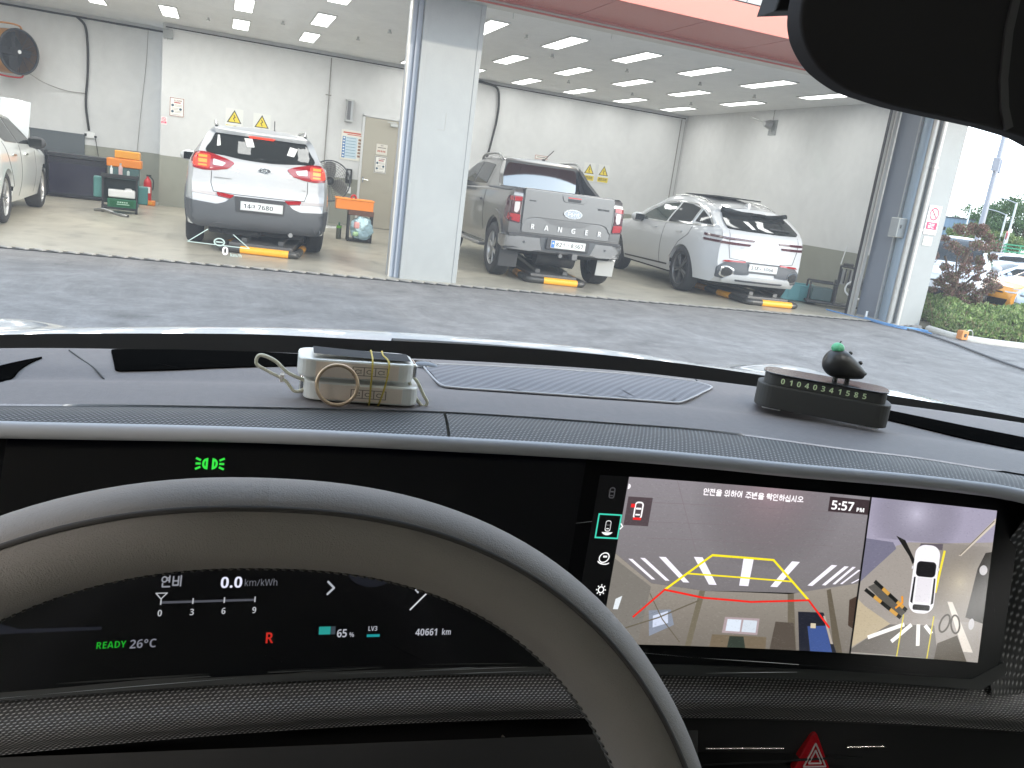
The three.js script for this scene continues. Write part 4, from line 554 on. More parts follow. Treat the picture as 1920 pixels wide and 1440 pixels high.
const smokeTex = canvas(96, 160, (x) => { x.fillStyle = '#ecd9d9'; x.fillRect(0, 0, 96, 160); x.strokeStyle = '#d0455c'; x.lineWidth = 8; x.beginPath(); x.arc(48, 46, 32, 0, 7); x.stroke(); x.beginPath(); x.moveTo(27, 24); x.lineTo(70, 68); x.stroke(); x.strokeStyle = '#555'; x.lineWidth = 5; x.beginPath(); x.moveTo(34, 54); x.lineTo(62, 40); x.stroke(); x.fillStyle = '#d8345a'; x.fillRect(6, 92, 84, 40); x.strokeStyle = '#f4e4e6'; x.lineWidth = 3.5; hangul(x, '금연', 20, 98, 26); });
notice('small_no_smoking_sign', 'small pink no smoking sign by the wall corner', 'sign', -1.09, 1.67, -18.39, 0.11, 0.15, smokeTex);
const shockTex = canvas(128, 176, (x) => { x.fillStyle = '#d9d9d4'; x.fillRect(0, 0, 128, 176); x.fillStyle = '#2b2a20'; x.beginPath(); x.moveTo(64, 8); x.lineTo(118, 104); x.lineTo(10, 104); x.fill(); x.fillStyle = '#e2c93a'; x.beginPath(); x.moveTo(64, 22); x.lineTo(107, 98); x.lineTo(21, 98); x.fill(); x.strokeStyle = '#33301c'; x.lineWidth = 6; x.beginPath(); x.moveTo(60, 44); x.lineTo(70, 62); x.lineTo(58, 70); x.lineTo(68, 92); x.stroke(); x.fillStyle = '#dcc437'; x.fillRect(4, 122, 120, 48); x.strokeStyle = '#3a3518'; x.lineWidth = 4; hangul(x, '감전주의', 12, 132, 25); });
for (const [x, y, l] of [[0.23, 1.86, 'yellow triangle hazard sign above the SUV roof, left of the pair'], [0.77, 1.84, 'yellow triangle hazard sign behind the SUV antenna, right of the pair'], [8.26, 1.86, 'yellow triangle hazard sign behind the pickup, left of the pair'], [8.64, 1.86, 'yellow triangle hazard sign behind the pickup, right of the pair']]) notice('hazard_sign', l, 'sign', x, y, -18.388, x < 2 ? 0.34 : 0.30, x < 2 ? 0.47 : 0.42, shockTex, 0, 'electric shock warning signs on the back wall');
notice('safety_poster', 'large safety notice with blue and white rows left of the door', 'poster', 2.65, 1.70, -18.388, 0.5, 0.62, canvas(160, 200, (x) => { x.fillStyle = '#dcd8cd'; x.fillRect(0, 0, 160, 200); x.fillStyle = '#c05a45'; x.fillRect(12, 12, 120, 10); x.fillRect(40, 26, 104, 6); x.fillStyle = '#b9cbd6'; x.fillRect(28, 44, 84, 144); x.fillStyle = '#3a6ea8'; x.fillRect(10, 44, 20, 144); x.fillStyle = '#e8e8e4'; for (let i = 0; i < 7; i++) { x.beginPath(); x.arc(20, 54 + i * 20, 6, 0, 7); x.fill(); x.fillStyle = '#7f97a6'; x.fillRect(36, 50 + i * 20, 66, 4); x.fillStyle = '#e8e8e4'; } x.fillStyle = '#8a6a58'; for (let i = 0; i < 6; i++) x.fillRect(118, 50 + i * 22, 26, 15); }));
notice('door_poster', 'framed CLAIM poster on the beige door', 'poster', 3.28, 1.38, -18.352, 0.26, 0.36, claimTex('#2c2c2c')); notice('door_notice', 'plain white notice with red print above the door poster', 'notice', 3.28, 1.70, -18.352, 0.24, 0.22, canvas(96, 90, (x) => { x.fillStyle = '#d6d0c4'; x.fillRect(0, 0, 96, 90); x.fillStyle = '#77706a'; x.fillRect(36, 8, 24, 5); x.fillRect(12, 26, 72, 7); x.fillStyle = '#b0503f'; for (let i = 0; i < 5; i++) x.fillRect(12 + i * 15, 52, 9, 16); }));
notice('wall_plaque', 'small framed plaque on the wall above the pickup roof', 'plaque', 7.0, 2.03, -18.388, 0.32, 0.1, canvas(96, 32, (x) => { x.fillStyle = '#e2ddd6'; x.fillRect(0, 0, 96, 32); x.strokeStyle = '#8f4a44'; x.lineWidth = 3; x.strokeRect(3, 3, 90, 26); x.fillStyle = '#867f78'; x.fillRect(16, 12, 64, 6); }));
{ const o = thing('wall_heater', 'tall grey metal wall unit above the safety notice', 'wall unit', [2.52, 2.4, -18.3]); part('casing', bx(0.13, 0.42, 0.14, 0, 0, 0, 0.01), M.rim, o); part('grille', bx(0.07, 0.38, 0.01, -0.02, 0, 0.072), M.rimD, o); part('cap', [bx(0.17, 0.03, 0.16, 0, 0.21, 0), bx(0.17, 0.03, 0.16, 0, -0.21, 0)], M.steel, o); }
{ const o = thing('door_intercom', 'black intercom panel beside the door', 'intercom', [2.62, 1.06, -18.36]); part('panel', bx(0.13, 0.3, 0.05, 0, 0, 0, 0.008), M.black, o); part('handset', bx(0.05, 0.19, 0.03, 0.0, 0.02, 0.035, 0.01), M.rim, o); part('lower_box', bx(0.09, 0.14, 0.04, 0.02, -0.3, 0, 0.008), M.paper, o); }
{ const o = thing('floor_fan', 'large round floor fan with wire guard behind the SUV', 'fan', [2.1, 0, -17.3], -10 * D); const w = [new THREE.TorusGeometry(0.40, 0.012, 8, 44)]; for (let i = 1; i < 10; i++) w.push(new THREE.TorusGeometry(0.04 * i, 0.004, 4, 36)); for (let k = 0; k < 24; k++) w.push(rod([0, 0, 0.02], [0.4 * Math.cos(k * Math.PI / 12), 0.4 * Math.sin(k * Math.PI / 12), 0], 0.003, 4)); part('guard', w, M.clad, o, [0, 0.93, 0.08]); part('back_guard', new THREE.TorusGeometry(0.40, 0.012, 8, 44), M.clad, o, [0, 0.93, -0.08]);
  for (let k = 0; k < 3; k++) part('blade', extrude(smoothPoly([[-0.05, 0.05], [-0.18, 0.2], [-0.12, 0.36], [0.06, 0.36], [0.1, 0.15], [0.04, 0.05]], 24), 0.006).rotateX(0.1).rotateY(0.35).rotateZ((k * 2 * Math.PI) / 3), std(0.25, 0.24, 0.23, 0.4), o, [0, 0.93, 0]); part('motor', rod([0, 0.93, -0.22], [0, 0.93, 0.06], 0.08, 16), M.plastic, o); part('stand', [rod([0, 0.04, -0.1], [0, 0.9, -0.14], 0.02), new THREE.CylinderGeometry(0.25, 0.27, 0.04, 28).translate(0, 0.02, -0.1)], M.steel, o); }
{ const o = thing('parts_cart', 'two tier black cart carrying an orange bin by the door', 'cart', [2.36, 0, -14.75], -4 * D); for (const sx of [-1, 1]) for (const sz of [-1, 1]) part('post', bx(0.03, 0.46, 0.03, sx * 0.2, 0.23, sz * 0.16), M.plastic, o); part('tray', bx(0.44, 0.09, 0.36, 0, 0.5, 0, 0.01), std(0.10, 0.045, 0.03, 0.5), o); part('shelf', bx(0.42, 0.02, 0.34, 0, 0.03, 0), M.plastic, o); }
{ const o = thing('orange_bin', 'orange plastic bin on top of the two tier cart', 'bin', [2.24, 0.55, -14.75], -4 * D); part('bin', [bx(0.62, 0.02, 0.3, 0, 0.0, 0), bx(0.64, 0.17, 0.015, 0, 0.08, 0.15, 0.004), bx(0.64, 0.17, 0.015, 0, 0.08, -0.15, 0.004), bx(0.015, 0.17, 0.3, 0.315, 0.08, 0), bx(0.015, 0.17, 0.3, -0.315, 0.08, 0), bx(0.015, 0.16, 0.29, -0.06, 0.08, 0)], M.orange, o); part('rim', [bx(0.67, 0.025, 0.03, 0, 0.17, 0.16, 0.008), bx(0.67, 0.025, 0.03, 0, 0.17, -0.16, 0.008)], std(0.78, 0.26, 0.04, 0.5), o); part('contents', [bx(0.22, 0.06, 0.22, -0.2, 0.13, 0, 0.02), bx(0.3, 0.06, 0.22, 0.13, 0.12, 0, 0.02)], M.paper, o); part('tape_roll', new THREE.TorusGeometry(0.04, 0.016, 8, 18), M.red, o, [-0.02, 0.2, 0.02]); }
{ // crumpled plastic sack
  const g = new THREE.IcosahedronGeometry(0.2, 5), p = g.attributes.position, v = V(); for (let i = 0; i < p.count; i++) { v.fromBufferAttribute(p, i); const k = 1 + 0.2 * perlin.noise(v.x * 12, v.y * 12, v.z * 12) + 0.1 * perlin.noise(v.x * 30, v.y * 30, v.z * 30); v.multiplyScalar(k); v.y = Math.max(-0.19, v.y * 1.05); p.setXYZ(i, v.x, v.y, v.z * 0.8); } g.computeVertexNormals();
  const o = thing('plastic_sack', 'pale blue plastic sack of rubbish under the orange bin', 'sack', [2.38, 0.235, -14.62]); part('sack', g, phys(0.42, 0.60, 0.68, 0.35, 0), o); part('pink_wrapper', bx(0.1, 0.12, 0.06, -0.11, 0.06, 0.13, 0.03), std(0.62, 0.32, 0.32, 0.5), o); part('green_wrapper', bx(0.1, 0.08, 0.06, -0.12, -0.09, 0.14, 0.03), std(0.35, 0.55, 0.32, 0.5), o); }
{ const o = thing('can', 'slim green can beside the plastic sack', 'can', [2.02, 0, -14.85]); part('can_body', rod([0, 0, 0], [0, 0.24, 0], 0.045, 16), std(0.12, 0.13, 0.10, 0.4, 0.3), o); part('can_band', rod([0, 0.19, 0], [0, 0.235, 0], 0.0465, 16), std(0.15, 0.42, 0.06, 0.5), o); part('nozzle', rod([0, 0.24, 0], [0, 0.29, 0], 0.015, 10), M.green, o); }
{ const o = thing('wall_speaker', 'small bracketed camera and speaker high on the right wall', 'speaker', [10.55, 3.2, -14.9]); part('horn', new THREE.CylinderGeometry(0.05, 0.1, 0.14, 16).rotateZ(Math.PI / 2).translate(-0.05, 0, 0), M.rim, o); part('bracket', [rod([0.1, 0.05, 0], [0, 0.0, 0], 0.012), rod([-0.05, 0.02, -0.05], [-0.28, 0.12, -0.3], 0.012), rod([0.02, -0.02, 0], [0.08, -0.16, 0.02], 0.01)], M.steel, o); part('mount_plate', bx(0.02, 0.3, 0.25, 0.11, -0.05, 0), M.panel, o); part('drop_wire', rod([0.08, 0.1, 0], [0.08, 0.3, 0], 0.006, 5), M.wire, o); }
{ const o = thing('storage_crate', 'translucent teal plastic crate beside the crossover', 'crate', [9.62, 0, -11.85], -20 * D), m = phys(0.12, 0.34, 0.36, 0.4, 0); part('walls', [bx(0.62, 0.26, 0.02, 0, 0.15, 0.22), bx(0.62, 0.26, 0.02, 0, 0.15, -0.22), bx(0.02, 0.26, 0.44, 0.31, 0.15, 0), bx(0.02, 0.26, 0.44, -0.31, 0.15, 0)], m, o); part('bottom', bx(0.6, 0.02, 0.42, 0, 0.015, 0), m, o); part('rim', [bx(0.66, 0.03, 0.03, 0, 0.275, 0.225, 0.008), bx(0.66, 0.03, 0.03, 0, 0.275, -0.225, 0.008), bx(0.03, 0.03, 0.46, 0.32, 0.275, 0, 0.008), bx(0.03, 0.03, 0.46, -0.32, 0.275, 0, 0.008)], m, o); part('ribs', [-0.2, 0, 0.2].map((x) => bx(0.02, 0.2, 0.012, x, 0.15, 0.236)), m, o); part('contents', bx(0.5, 0.12, 0.34, 0, 0.1, 0, 0.03), std(0.09, 0.2, 0.2, 0.6), o); }
{ const o = thing('equipment_rack', 'black wheeled metal rack with white hose at the right pier', 'rack', [9.9, 0, -11.25], -32 * D), t = (a, b) => rod(a, b, 0.016, 8);
  part('frame', [t([-0.42, 0.06, 0.2], [0.42, 0.06, 0.2]), t([-0.42, 0.06, -0.2], [0.42, 0.06, -0.2]), t([-0.42, 0.06, 0.2], [-0.42, 0.06, -0.2]), t([0.42, 0.06, 0.2], [0.42, 0.06, -0.2]), t([-0.42, 0.06, 0.2], [-0.42, 0.40, 0.2]), t([-0.42, 0.06, -0.2], [-0.42, 0.40, -0.2]), t([-0.42, 0.40, 0.2], [0.0, 0.40, 0.2]), t([-0.42, 0.40, -0.2], [0.0, 0.40, -0.2]), t([0.0, 0.06, 0.2], [0.0, 0.72, 0.2]), t([0.36, 0.06, 0.2], [0.36, 0.62, 0.2]), t([0.0, 0.72, 0.2], [0.36, 0.70, 0.2])], M.plastic, o);
  part('deck', bx(0.82, 0.02, 0.4, 0, 0.075, 0), M.rimD, o); part('storage_box', bx(0.34, 0.22, 0.3, -0.2, 0.2, 0, 0.02), std(0.05, 0.09, 0.09, 0.5), o); part('side_panel', bx(0.02, 0.4, 0.36, 0.02, 0.26, 0), M.plastic, o); part('cage', [0, 1, 2, 3].map((i) => rod([0.02 + i * 0.07, 0.44, 0.23], [0.02 + i * 0.07, 0.68, 0.23], 0.012, 6)), M.black, o); part('canister', [rod([0.07, 0.42, 0.12], [0.07, 0.66, 0.12], 0.05, 14), rod([0.2, 0.42, 0.12], [0.2, 0.66, 0.12], 0.05, 14)], M.rim, o); part('machine', [bx(0.3, 0.2, 0.24, 0.32, 0.46, 0.0, 0.04), rod([0.28, 0.56, 0.1], [0.42, 0.5, 0.12], 0.05)], M.rimD, o); part('handle', bx(0.16, 0.04, 0.1, 0.12, 0.75, 0.15, 0.015), M.plastic, o); part('post', rod([0.3, 0.06, 0.2], [0.3, 0.44, 0.2], 0.03, 10), M.plastic, o);
  part('hose', tube([[0.22, 0.5, 0.26], [0.14, 0.44, 0.3], [0.12, 0.34, 0.31], [0.2, 0.26, 0.31], [0.4, 0.22, 0.3]], 0.014, 30), M.paper, o); }
solo('air_line', rod([10.5, 0.7, -11.9], [10.55, 1.05, -11.9], 0.01, 6), M.paper, 'thin white air line rising from the equipment rack', 'pipe');
{ const o = thing('junction_box', 'pale metal junction box on the right pier gutter', 'electrical box', [9.63, 1.44, -9.9]); part('box', bx(0.14, 0.29, 0.17, 0, 0, 0, 0.008), std(0.60, 0.59, 0.53, 0.45), o); part('lid', bx(0.012, 0.27, 0.155, -0.073, 0, 0, 0.004), M.panel, o); part('front_lid', bx(0.13, 0.27, 0.012, 0, 0, 0.09, 0.004), M.panel, o); part('latch', [bx(0.02, 0.05, 0.012, -0.04, 0.02, 0.1)], M.rimD, o); }
notice('no_smoking_sign', 'large no smoking sign with pink caption on the right pier', 'sign', 9.955, 1.61, -9.593, 0.24, 0.42, smokeTex); solo('blank_notice', bx(0.17, 0.13, 0.006, 9.955, 1.30, -9.595), std(0.62, 0.64, 0.58, 0.7), 'small blank greenish notice under the no smoking sign', 'notice');
{ const o = thing('blue_hose', 'blue air hose trailing along the ground at the right pier', 'hose', [0, 0, 0]); part('hose', tube([[9.35, 0.02, -10.7], [9.5, 0.0, -10.35], [9.58, 0.0, -9.95], [9.54, 0.0, -9.7], [9.62, 0.0, -9.35], [9.82, 0.0, -9.25], [9.9, 0.0, -9.05]], 0.011, 60), std(0.10, 0.24, 0.48, 0.6), o); part('hose', tube([[9.6, 0.02, -10.1], [9.63, 0.01, -9.7], [9.72, 0.01, -9.4], [9.9, 0.01, -9.35], [9.98, 0.01, -9.2]], 0.011, 50), std(0.14, 0.32, 0.58, 0.6), o); }
solo('ground_cable', tube([[9.62, 0.0, -9.45], [9.72, 0.0, -9.2], [9.66, 0.0, -8.9], [9.5, 0.0, -8.3], [9.2, 0.0, -7.6], [8.95, 0.0, -6.9], [8.8, 0.0, -6.2]], 0.015, 50), std(0.10, 0.10, 0.105, 0.7), 'grey cable running over the asphalt from the right pier', 'cable');
solo('white_post', rod([9.62, 0, -10.1], [9.62, 0.12, -10.1], 0.018, 8), M.paper, 'short white stub standing at the foot of the right pier', 'post');
solo('rubble', [0, 1, 2, 3].map((i) => new THREE.DodecahedronGeometry(0.05 + 0.02 * (i % 2), 0).scale(1.3, 0.6, 1).translate(9.88 + i * 0.06, 0.01, -9.5 + 0.05 * (i % 3))), std(0.17, 0.16, 0.15, 0.9), 'small grey stones at the foot of the right pier', 'stones');
// ================================================================ OUTDOORS TO THE RIGHT
function leaves(n, place, size, cols, name, parent, kind) { // many small folded leaf faces
  const P = [], C = [], q = new THREE.Quaternion(), e = new THREE.Euler(), a = V(), c = new THREE.Color();
  for (let i = 0; i < n; i++) {
    const [x, y, z] = place(i); const s = size * rr(0.6, 1.4); e.set(rr(-1.2, 1.2), rr(0, 6.28), rr(-1.2, 1.2)); q.setFromEuler(e); const col = cols[Math.floor(rnd() * cols.length)], k = rr(0.75, 1.25);
    for (const t of [[[-0.3, 0, 0], [0.3, 0, 0], [0, 1, 0.15]], [[-0.3, 0, 0], [0, 1, 0.15], [-0.12, 0.4, 0.3]]]) for (const v of t) { a.set(...v).multiplyScalar(s).applyQuaternion(q); P.push(x + a.x, y + a.y, z + a.z); C.push(col[0] * k, col[1] * k, col[2] * k); }
  }
  const g = new THREE.BufferGeometry(); g.setAttribute('position', new THREE.Float32BufferAttribute(P, 3)); g.setAttribute('color', new THREE.Float32BufferAttribute(C, 3)); g.computeVertexNormals();
  const m = new THREE.MeshPhysicalMaterial({ vertexColors: true, roughness: 0.75, side: THREE.DoubleSide, transmission: 0.3, thickness: 0 });
  const o = part(name, g, m, parent); if (kind) o.userData.kind = kind; return o;
}
struct('planting_bed', metric(extrude([[10.3, 9.3], [10.25, 8.72], [11.4, 8.45], [13.4, 8.6], [14.6, 9.8], [14.2, 12.2], [11.2, 12.6], [10.95, 10.4], [10.3, 9.75]].map(([x, z]) => [x, z]), 0.03).rotateX(-Math.PI / 2).translate(0, -0.03, 0), 0.5), std(0.12, 0.10, 0.06, 0.95));
struct('bed_kerb', join([tube([[10.3, 0.0, -9.5], [10.2, 0.0, -8.8], [11.4, 0.0, -8.38], [13.5, 0.0, -8.5], [14.7, 0.0, -9.8], [14.3, 0.0, -12.2]], 0.06, 60, 8)]), std(0.5, 0.48, 0.43, 0.8));
{ const o = thing('hedge', 'low clipped green hedge beside the right pier', 'hedge', [0, 0, 0]);
  const poly2 = [[10.35, -9.4], [10.4, -8.95], [11.4, -8.62], [13.2, -8.8], [14.0, -9.7], [13.2, -10.6], [12.3, -11.6], [11.3, -11.8], [11.1, -10.3]];
  const inside = (x, z) => { let c = false; for (let i = 0, j = poly2.length - 1; i < poly2.length; j = i++) { const [a, b] = poly2[i], [d, f] = poly2[j]; if ((b > z) !== (f > z) && x < ((d - a) * (z - b)) / (f - b) + a) c = !c; } return c; };
  const edge = (x, z) => { let m = 9; for (let i = 0, j = poly2.length - 1; i < poly2.length; j = i++) { const [a, b] = poly2[i], [d, f] = poly2[j], t = clamp(((x - a) * (d - a) + (z - b) * (f - b)) / ((d - a) ** 2 + (f - b) ** 2)); m = Math.min(m, Math.hypot(x - a - t * (d - a), z - b - t * (f - b))); } return m; };
  const hTop = (x, z) => (0.33 + 0.16 * perlin.noise(x * 1.5, z * 1.5, 2) + 0.13 * perlin.noise(x * 4.5, z * 4.5, 5)) * Math.sqrt(clamp(edge(x, z) / 0.35)) + 0.05;
  const spot = () => { for (;;) { const x = rr(10.3, 16.1), z = rr(-13.3, -8.6); if (inside(x, z) && (z > -11.6 || rnd() < 0.4)) return [x, z]; } };
  leaves(26000, () => { const [x, z] = spot(), h = hTop(x, z); return [x, h * (1 - 0.45 * rnd() * rnd()) - 0.03, z]; }, 0.055, [[0.16, 0.26, 0.06], [0.22, 0.33, 0.08], [0.30, 0.39, 0.12], [0.11, 0.17, 0.045], [0.38, 0.42, 0.18]], 'foliage', o);
  leaves(7000, () => { for (;;) { const [x, z] = spot(); if (edge(x, z) < 0.3) return [x, rr(0.0, 0.22), z]; } }, 0.06, [[0.12, 0.2, 0.04], [0.18, 0.26, 0.06], [0.22, 0.2, 0.08]], 'side_foliage', o);
  const tw = []; for (let i = 0; i < 90; i++) { const [x, z] = spot(); tw.push(rod([x, 0, z], [x + rr(-0.15, 0.15), rr(0.2, 0.42), z + rr(-0.15, 0.15)], 0.006, 4)); } const t = part('twigs', tw, std(0.16, 0.10, 0.06, 0.9), o); t.userData.kind = 'stuff'; }
{ const o = thing('maple_tree', 'small purple leaved maple behind the hedge', 'tree', [11.75, 0, -10.5]);
  part('trunk', [tube([[0, -0.05, 0], [0.03, 0.35, 0.02], [-0.02, 0.7, 0], [0.04, 1.2, 0.02]], 0.035, 20, 8), tube([[0.02, 0.5, 0], [0.2, 0.8, 0.1], [0.4, 0.95, 0.16]], 0.018, 12, 6), tube([[0, 0.55, 0], [-0.18, 0.85, -0.05], [-0.3, 1.1, -0.1]], 0.018, 12, 6), tube([[0.0, 0.7, 0], [0.1, 1.0, -0.2], [0.2, 1.3, -0.3]], 0.014, 12, 6)], std(0.10, 0.07, 0.05, 0.9), o);
  const cl = []; for (let i = 0; i < 64; i++) { const a = rr(0, 6.28), t = Math.sqrt(rnd()), y = rr(0.4, 1.72), w = 0.52 * Math.sin(clamp((y - 0.15) / 1.7) * Math.PI) + 0.08; cl.push([0.1 + t * w * Math.cos(a), y, t * w * Math.sin(a), rr(0.06, 0.13)]); }
  leaves(11000, () => { const c = cl[Math.floor(rnd() * cl.length)], a = rr(0, 6.28), b = Math.acos(rr(-1, 1)), r = c[3] * Math.cbrt(rnd()); return [c[0] + r * Math.sin(b) * Math.cos(a), c[1] + r * Math.cos(b) * 0.8 - 0.05, c[2] + r * Math.sin(b) * Math.sin(a)]; }, 0.036, [[0.17, 0.07, 0.06], [0.22, 0.10, 0.08], [0.26, 0.14, 0.10], [0.12, 0.11, 0.05], [0.16, 0.17, 0.07], [0.30, 0.18, 0.14]], 'crown', o); }
{ const o = thing('valve_box', 'small orange box standing in the kerb of the hedge', 'box', [10.15, 0, -8.75]); part('box', bx(0.12, 0.13, 0.1, 0, 0.06, 0, 0.008), std(0.55, 0.22, 0.06, 0.6), o); part('coil', new THREE.TorusGeometry(0.07, 0.008, 6, 20), M.steel, o, [0.1, 0.07, 0.02]); part('face', bx(0.04, 0.05, 0.01, 0, 0.06, 0.053), M.seam, o); }
// cars on the lot: a simple shape with its parts, coloured per car
function lotCar(label, x, z, turn, paint, o2 = {}) {
  const o = thing('lot_car', label, 'car', [x, groundY(x, z), z], turn, 'cars on the lot beyond the hedge'), h = o2.h || 1.46;
  const S = shell({ L: 4.2, hw: 0.9, bot: 0.22, round: 0.1, bulge: 0.08, crown: 0.03, top: [[0.1, h - 0.06], [-0.4, h - 0.03], [-1.2, h], [-2.0, h - 0.03], [-2.5, h - 0.22], [-3.1, 0.98], [-3.8, 0.88], [-4.2, 0.70]], plan: [[0.1, 0.85], [-0.3, 0.97], [-0.6, 1], [-3.4, 1], [-3.9, 0.93], [-4.2, 0.78]], sec: [[0.2, 0.93], [0.45, 0.99], [0.65, 1], [0.9, 0.97], [1.0, 0.94], [1.25, 0.80], [1.46, 0.69]], rear: [[0.22, -0.1], [0.5, 0], [0.9, -0.05], [h - 0.1, -0.45]], front: [[0.22, -4.1], [0.42, -4.2], [0.6, -4.18], [0.7, -4.1]] });
  part('body', arches(S.g, [[-1.1, -0.55, 0.31, -0.8, 0.35], [0.55, 1.1, 0.31, -0.8, 0.35], [-1.1, -0.55, 0.31, -3.4, 0.35], [0.55, 1.1, 0.31, -3.4, 0.35]]), paint, o);
  part('windscreen', conform(roundPoly([[-0.58, -2.12], [0.58, -2.12], [0.68, -3.02], [-0.68, -3.02]], 0.06), S.topMap, 0.006, 0.01), M.glass, o);
  for (const sg of [1, -1]) {
    const mp = sg > 0 ? S.rightMap : S.leftMap, f = (p) => (sg > 0 ? p : mirrorX(p));
    part('side_window', conform(roundPoly([[-0.5, h - 0.18], [-0.35, 1.02], [-2.85, 0.98], [-2.3, h - 0.2], [-1.3, h - 0.12]], 0.04), mp, 0.006, 0.01), M.glass, o);
    part('headlamp', conform(f(roundPoly([[0.42, 0.70], [0.62, 0.73], [0.98, 0.78], [0.98, 0.66], [0.62, 0.62], [0.44, 0.63]], 0.03)), S.frontMap, 0.012, 0.02), M.lampClear, o);
    wheel(o, sg * 0.79, 0.31, -0.8, 0.31, 0.2); wheel(o, sg * 0.79, 0.31, -3.4, 0.31, 0.2); mirror(o, sg, 0.9, 1.02, -2.62, paint, 0.9);
  }
  part('grille', conform(roundPoly([[-0.42, 0.68], [0.42, 0.68], [0.42, 0.60], [-0.42, 0.60]], 0.02), S.frontMap, 0.008, 0.012), M.black, o); part('lower_intake', conform(roundPoly([[-0.62, 0.46], [0.62, 0.46], [0.5, 0.28], [-0.5, 0.28]], 0.03), S.frontMap, 0.008, 0.012), M.black, o); part('badge', new THREE.CylinderGeometry(0.06, 0.06, 0.02, 18).rotateX(Math.PI / 2), M.chrome, o, [0, 0.65, -4.285]);
}
const paintOf = (r, g, b, m = 0) => phys(r, g, b, 0.3, m, { clearcoat: 1, clearcoatRoughness: 0.05 });
lotCar('light blue hatchback at the right edge, nearest of the lot cars', 19.1, -9.9, 60 * D, paintOf(0.46, 0.58, 0.68, 0.2));
lotCar('orange taxi behind the light blue hatchback', 23.0, -15.0, 80 * D, paintOf(0.78, 0.32, 0.03), { h: 1.6 });
lotCar('silver blue hatchback across the lot facing the maple', 32.2, -23.9, 69 * D, paintOf(0.56, 0.62, 0.70, 0.2));
lotCar('white car half hidden behind the maple', 18.7, -16.8, 128 * D, M.white, { h: 1.62 });
for (let i = 0; i < 5; i++) lotCar(`white car in the far row, ${['first', 'second', 'third', 'fourth', 'fifth'][i]} from the lamp post`, 46.5 + i * 1.5, -42.5 + i * 1.9, 60 * D, i % 3 ? M.white : paintOf(0.55, 0.56, 0.58, 0.2));
{ const c = (x, z, l) => { const o = thing('traffic_cone', l, 'cone', [x, groundY(x, z), z]); part('cone', new THREE.CylinderGeometry(0.03, 0.15, 0.62, 18).translate(0, 0.34, 0), std(0.75, 0.07, 0.03, 0.5), o); part('band', new THREE.CylinderGeometry(0.075, 0.105, 0.13, 18).translate(0, 0.38, 0), M.paper, o); part('base', bx(0.36, 0.035, 0.36, 0, 0.02, 0, 0.008), std(0.6, 0.06, 0.03, 0.6), o); }; c(25.2, -22.6, 'orange and white traffic cone beside the silver blue hatchback'); }
{ const o = thing('lot_lamp', 'tall grey lamp post with two tilted floodlights', 'street lamp', [22.55, groundY(22.55, 0), -19.8]), m = std(0.30, 0.31, 0.35, 0.5, 0.2); part('pole', new THREE.CylinderGeometry(0.05, 0.10, 9, 14).translate(0, 4.5, 0), m, o); const f = sub('floodlight', o, [-0.17, 3.95, 0.1], [0, 0.75, 0]); part('lamp_head', bx(0.11, 0.4, 0.2, -0.05, 0.2, 0, 0.02).rotateZ(0.1), m, f); const k = sub('floodlight', o, [0.17, 3.95, -0.1], [0, 0.75, 0]); part('lamp_head', bx(0.11, 0.44, 0.2, 0.07, 0.22, 0, 0.02).rotateZ(-0.32), m, k); part('cross_arm', bar([-0.25, 3.96, 0.14], [0.25, 3.96, -0.14], 0.05, 0.05), m, o); }
for (const [x, z, h, l] of [[76.9, -64, 5.2, 'slim street lamp with curved arm at the right edge'], [84.1, -70.9, 4.3, 'slim street lamp standing before the green trees'], [89.1, -80.4, 5.4, 'slim bare mast in front of the blue shed']]) { const o = thing('road_lamp', l, 'street lamp', [x, 1.1, z]); part('mast', rod([0, 0, 0], [0, h, 0], 0.1, 10), std(0.5, 0.52, 0.53, 0.5), o); part('arm', tube([[0, h - 0.1, 0], [-0.7, h + 0.2, -0.7], [-1.5, h + 0.35, -1.5]], 0.06, 14, 6), M.rim, o); part('sign_plate', bx(0.5, 0.4, 0.04, 0, h * 0.45, 0.12, 0.01), M.paper, o); }
{ const o = thing('road_sign', 'round red and white road sign on a post', 'sign', [53.7, groundY(53.7, 0), -44.9], 50 * D); part('post', rod([0, 0, 0], [0, 2.6, 0], 0.04, 8), M.rim, o); part('disc', new THREE.CylinderGeometry(0.3, 0.3, 0.03, 24).rotateX(Math.PI / 2), M.red, o, [0, 2.45, 0.05]); part('disc_centre', new THREE.CylinderGeometry(0.22, 0.22, 0.03, 24).rotateX(Math.PI / 2), M.paper, o, [0, 2.45, 0.06]); part('plate', bx(0.7, 0.25, 0.03, 0, 1.95, 0.05, 0.01), M.paper, o); }
{ const o = thing('mesh_fence', 'low green mesh fence along the far side of the lot', 'fence', [0, 1.05, 0]), gm = std(0.05, 0.28, 0.14, 0.6); for (let i = 0; i < 16; i++) { const x = 73 + i * 0.75, z = -69 + i * 1.05; part('post', rod([x, 0, z], [x, 1.1, z], 0.06, 6), gm, o); if (i < 15) for (const y of [0.3, 0.65, 1.0]) part('rail', bar([x, y, z], [x + 0.75, y, z + 1.05], 0.04, 0.14), gm, o); } }
{ const o = thing('blue_shed', 'flat roofed blue grey shed beyond the lot', 'building', [110.5, 1.0, -101.8], -47 * D), m = std(0.20, 0.28, 0.38, 0.7); part('wall', bx(5.6, 4.3, 6, 0, 2.15, 0), m, o); for (let i = 0; i < 10; i++) part('cladding_rib', bx(0.08, 4.2, 0.08, -2.6 + i * 0.58, 2.12, 3.03), std(0.16, 0.23, 0.32, 0.7), o); part('roof', bx(5.9, 0.2, 6.3, 0, 4.42, 0), M.clad, o); for (const x of [-1.5, 0.2, 1.9]) part('window', bx(0.5, 0.5, 0.06, x, 2.6, 3.1), M.glass, o); }
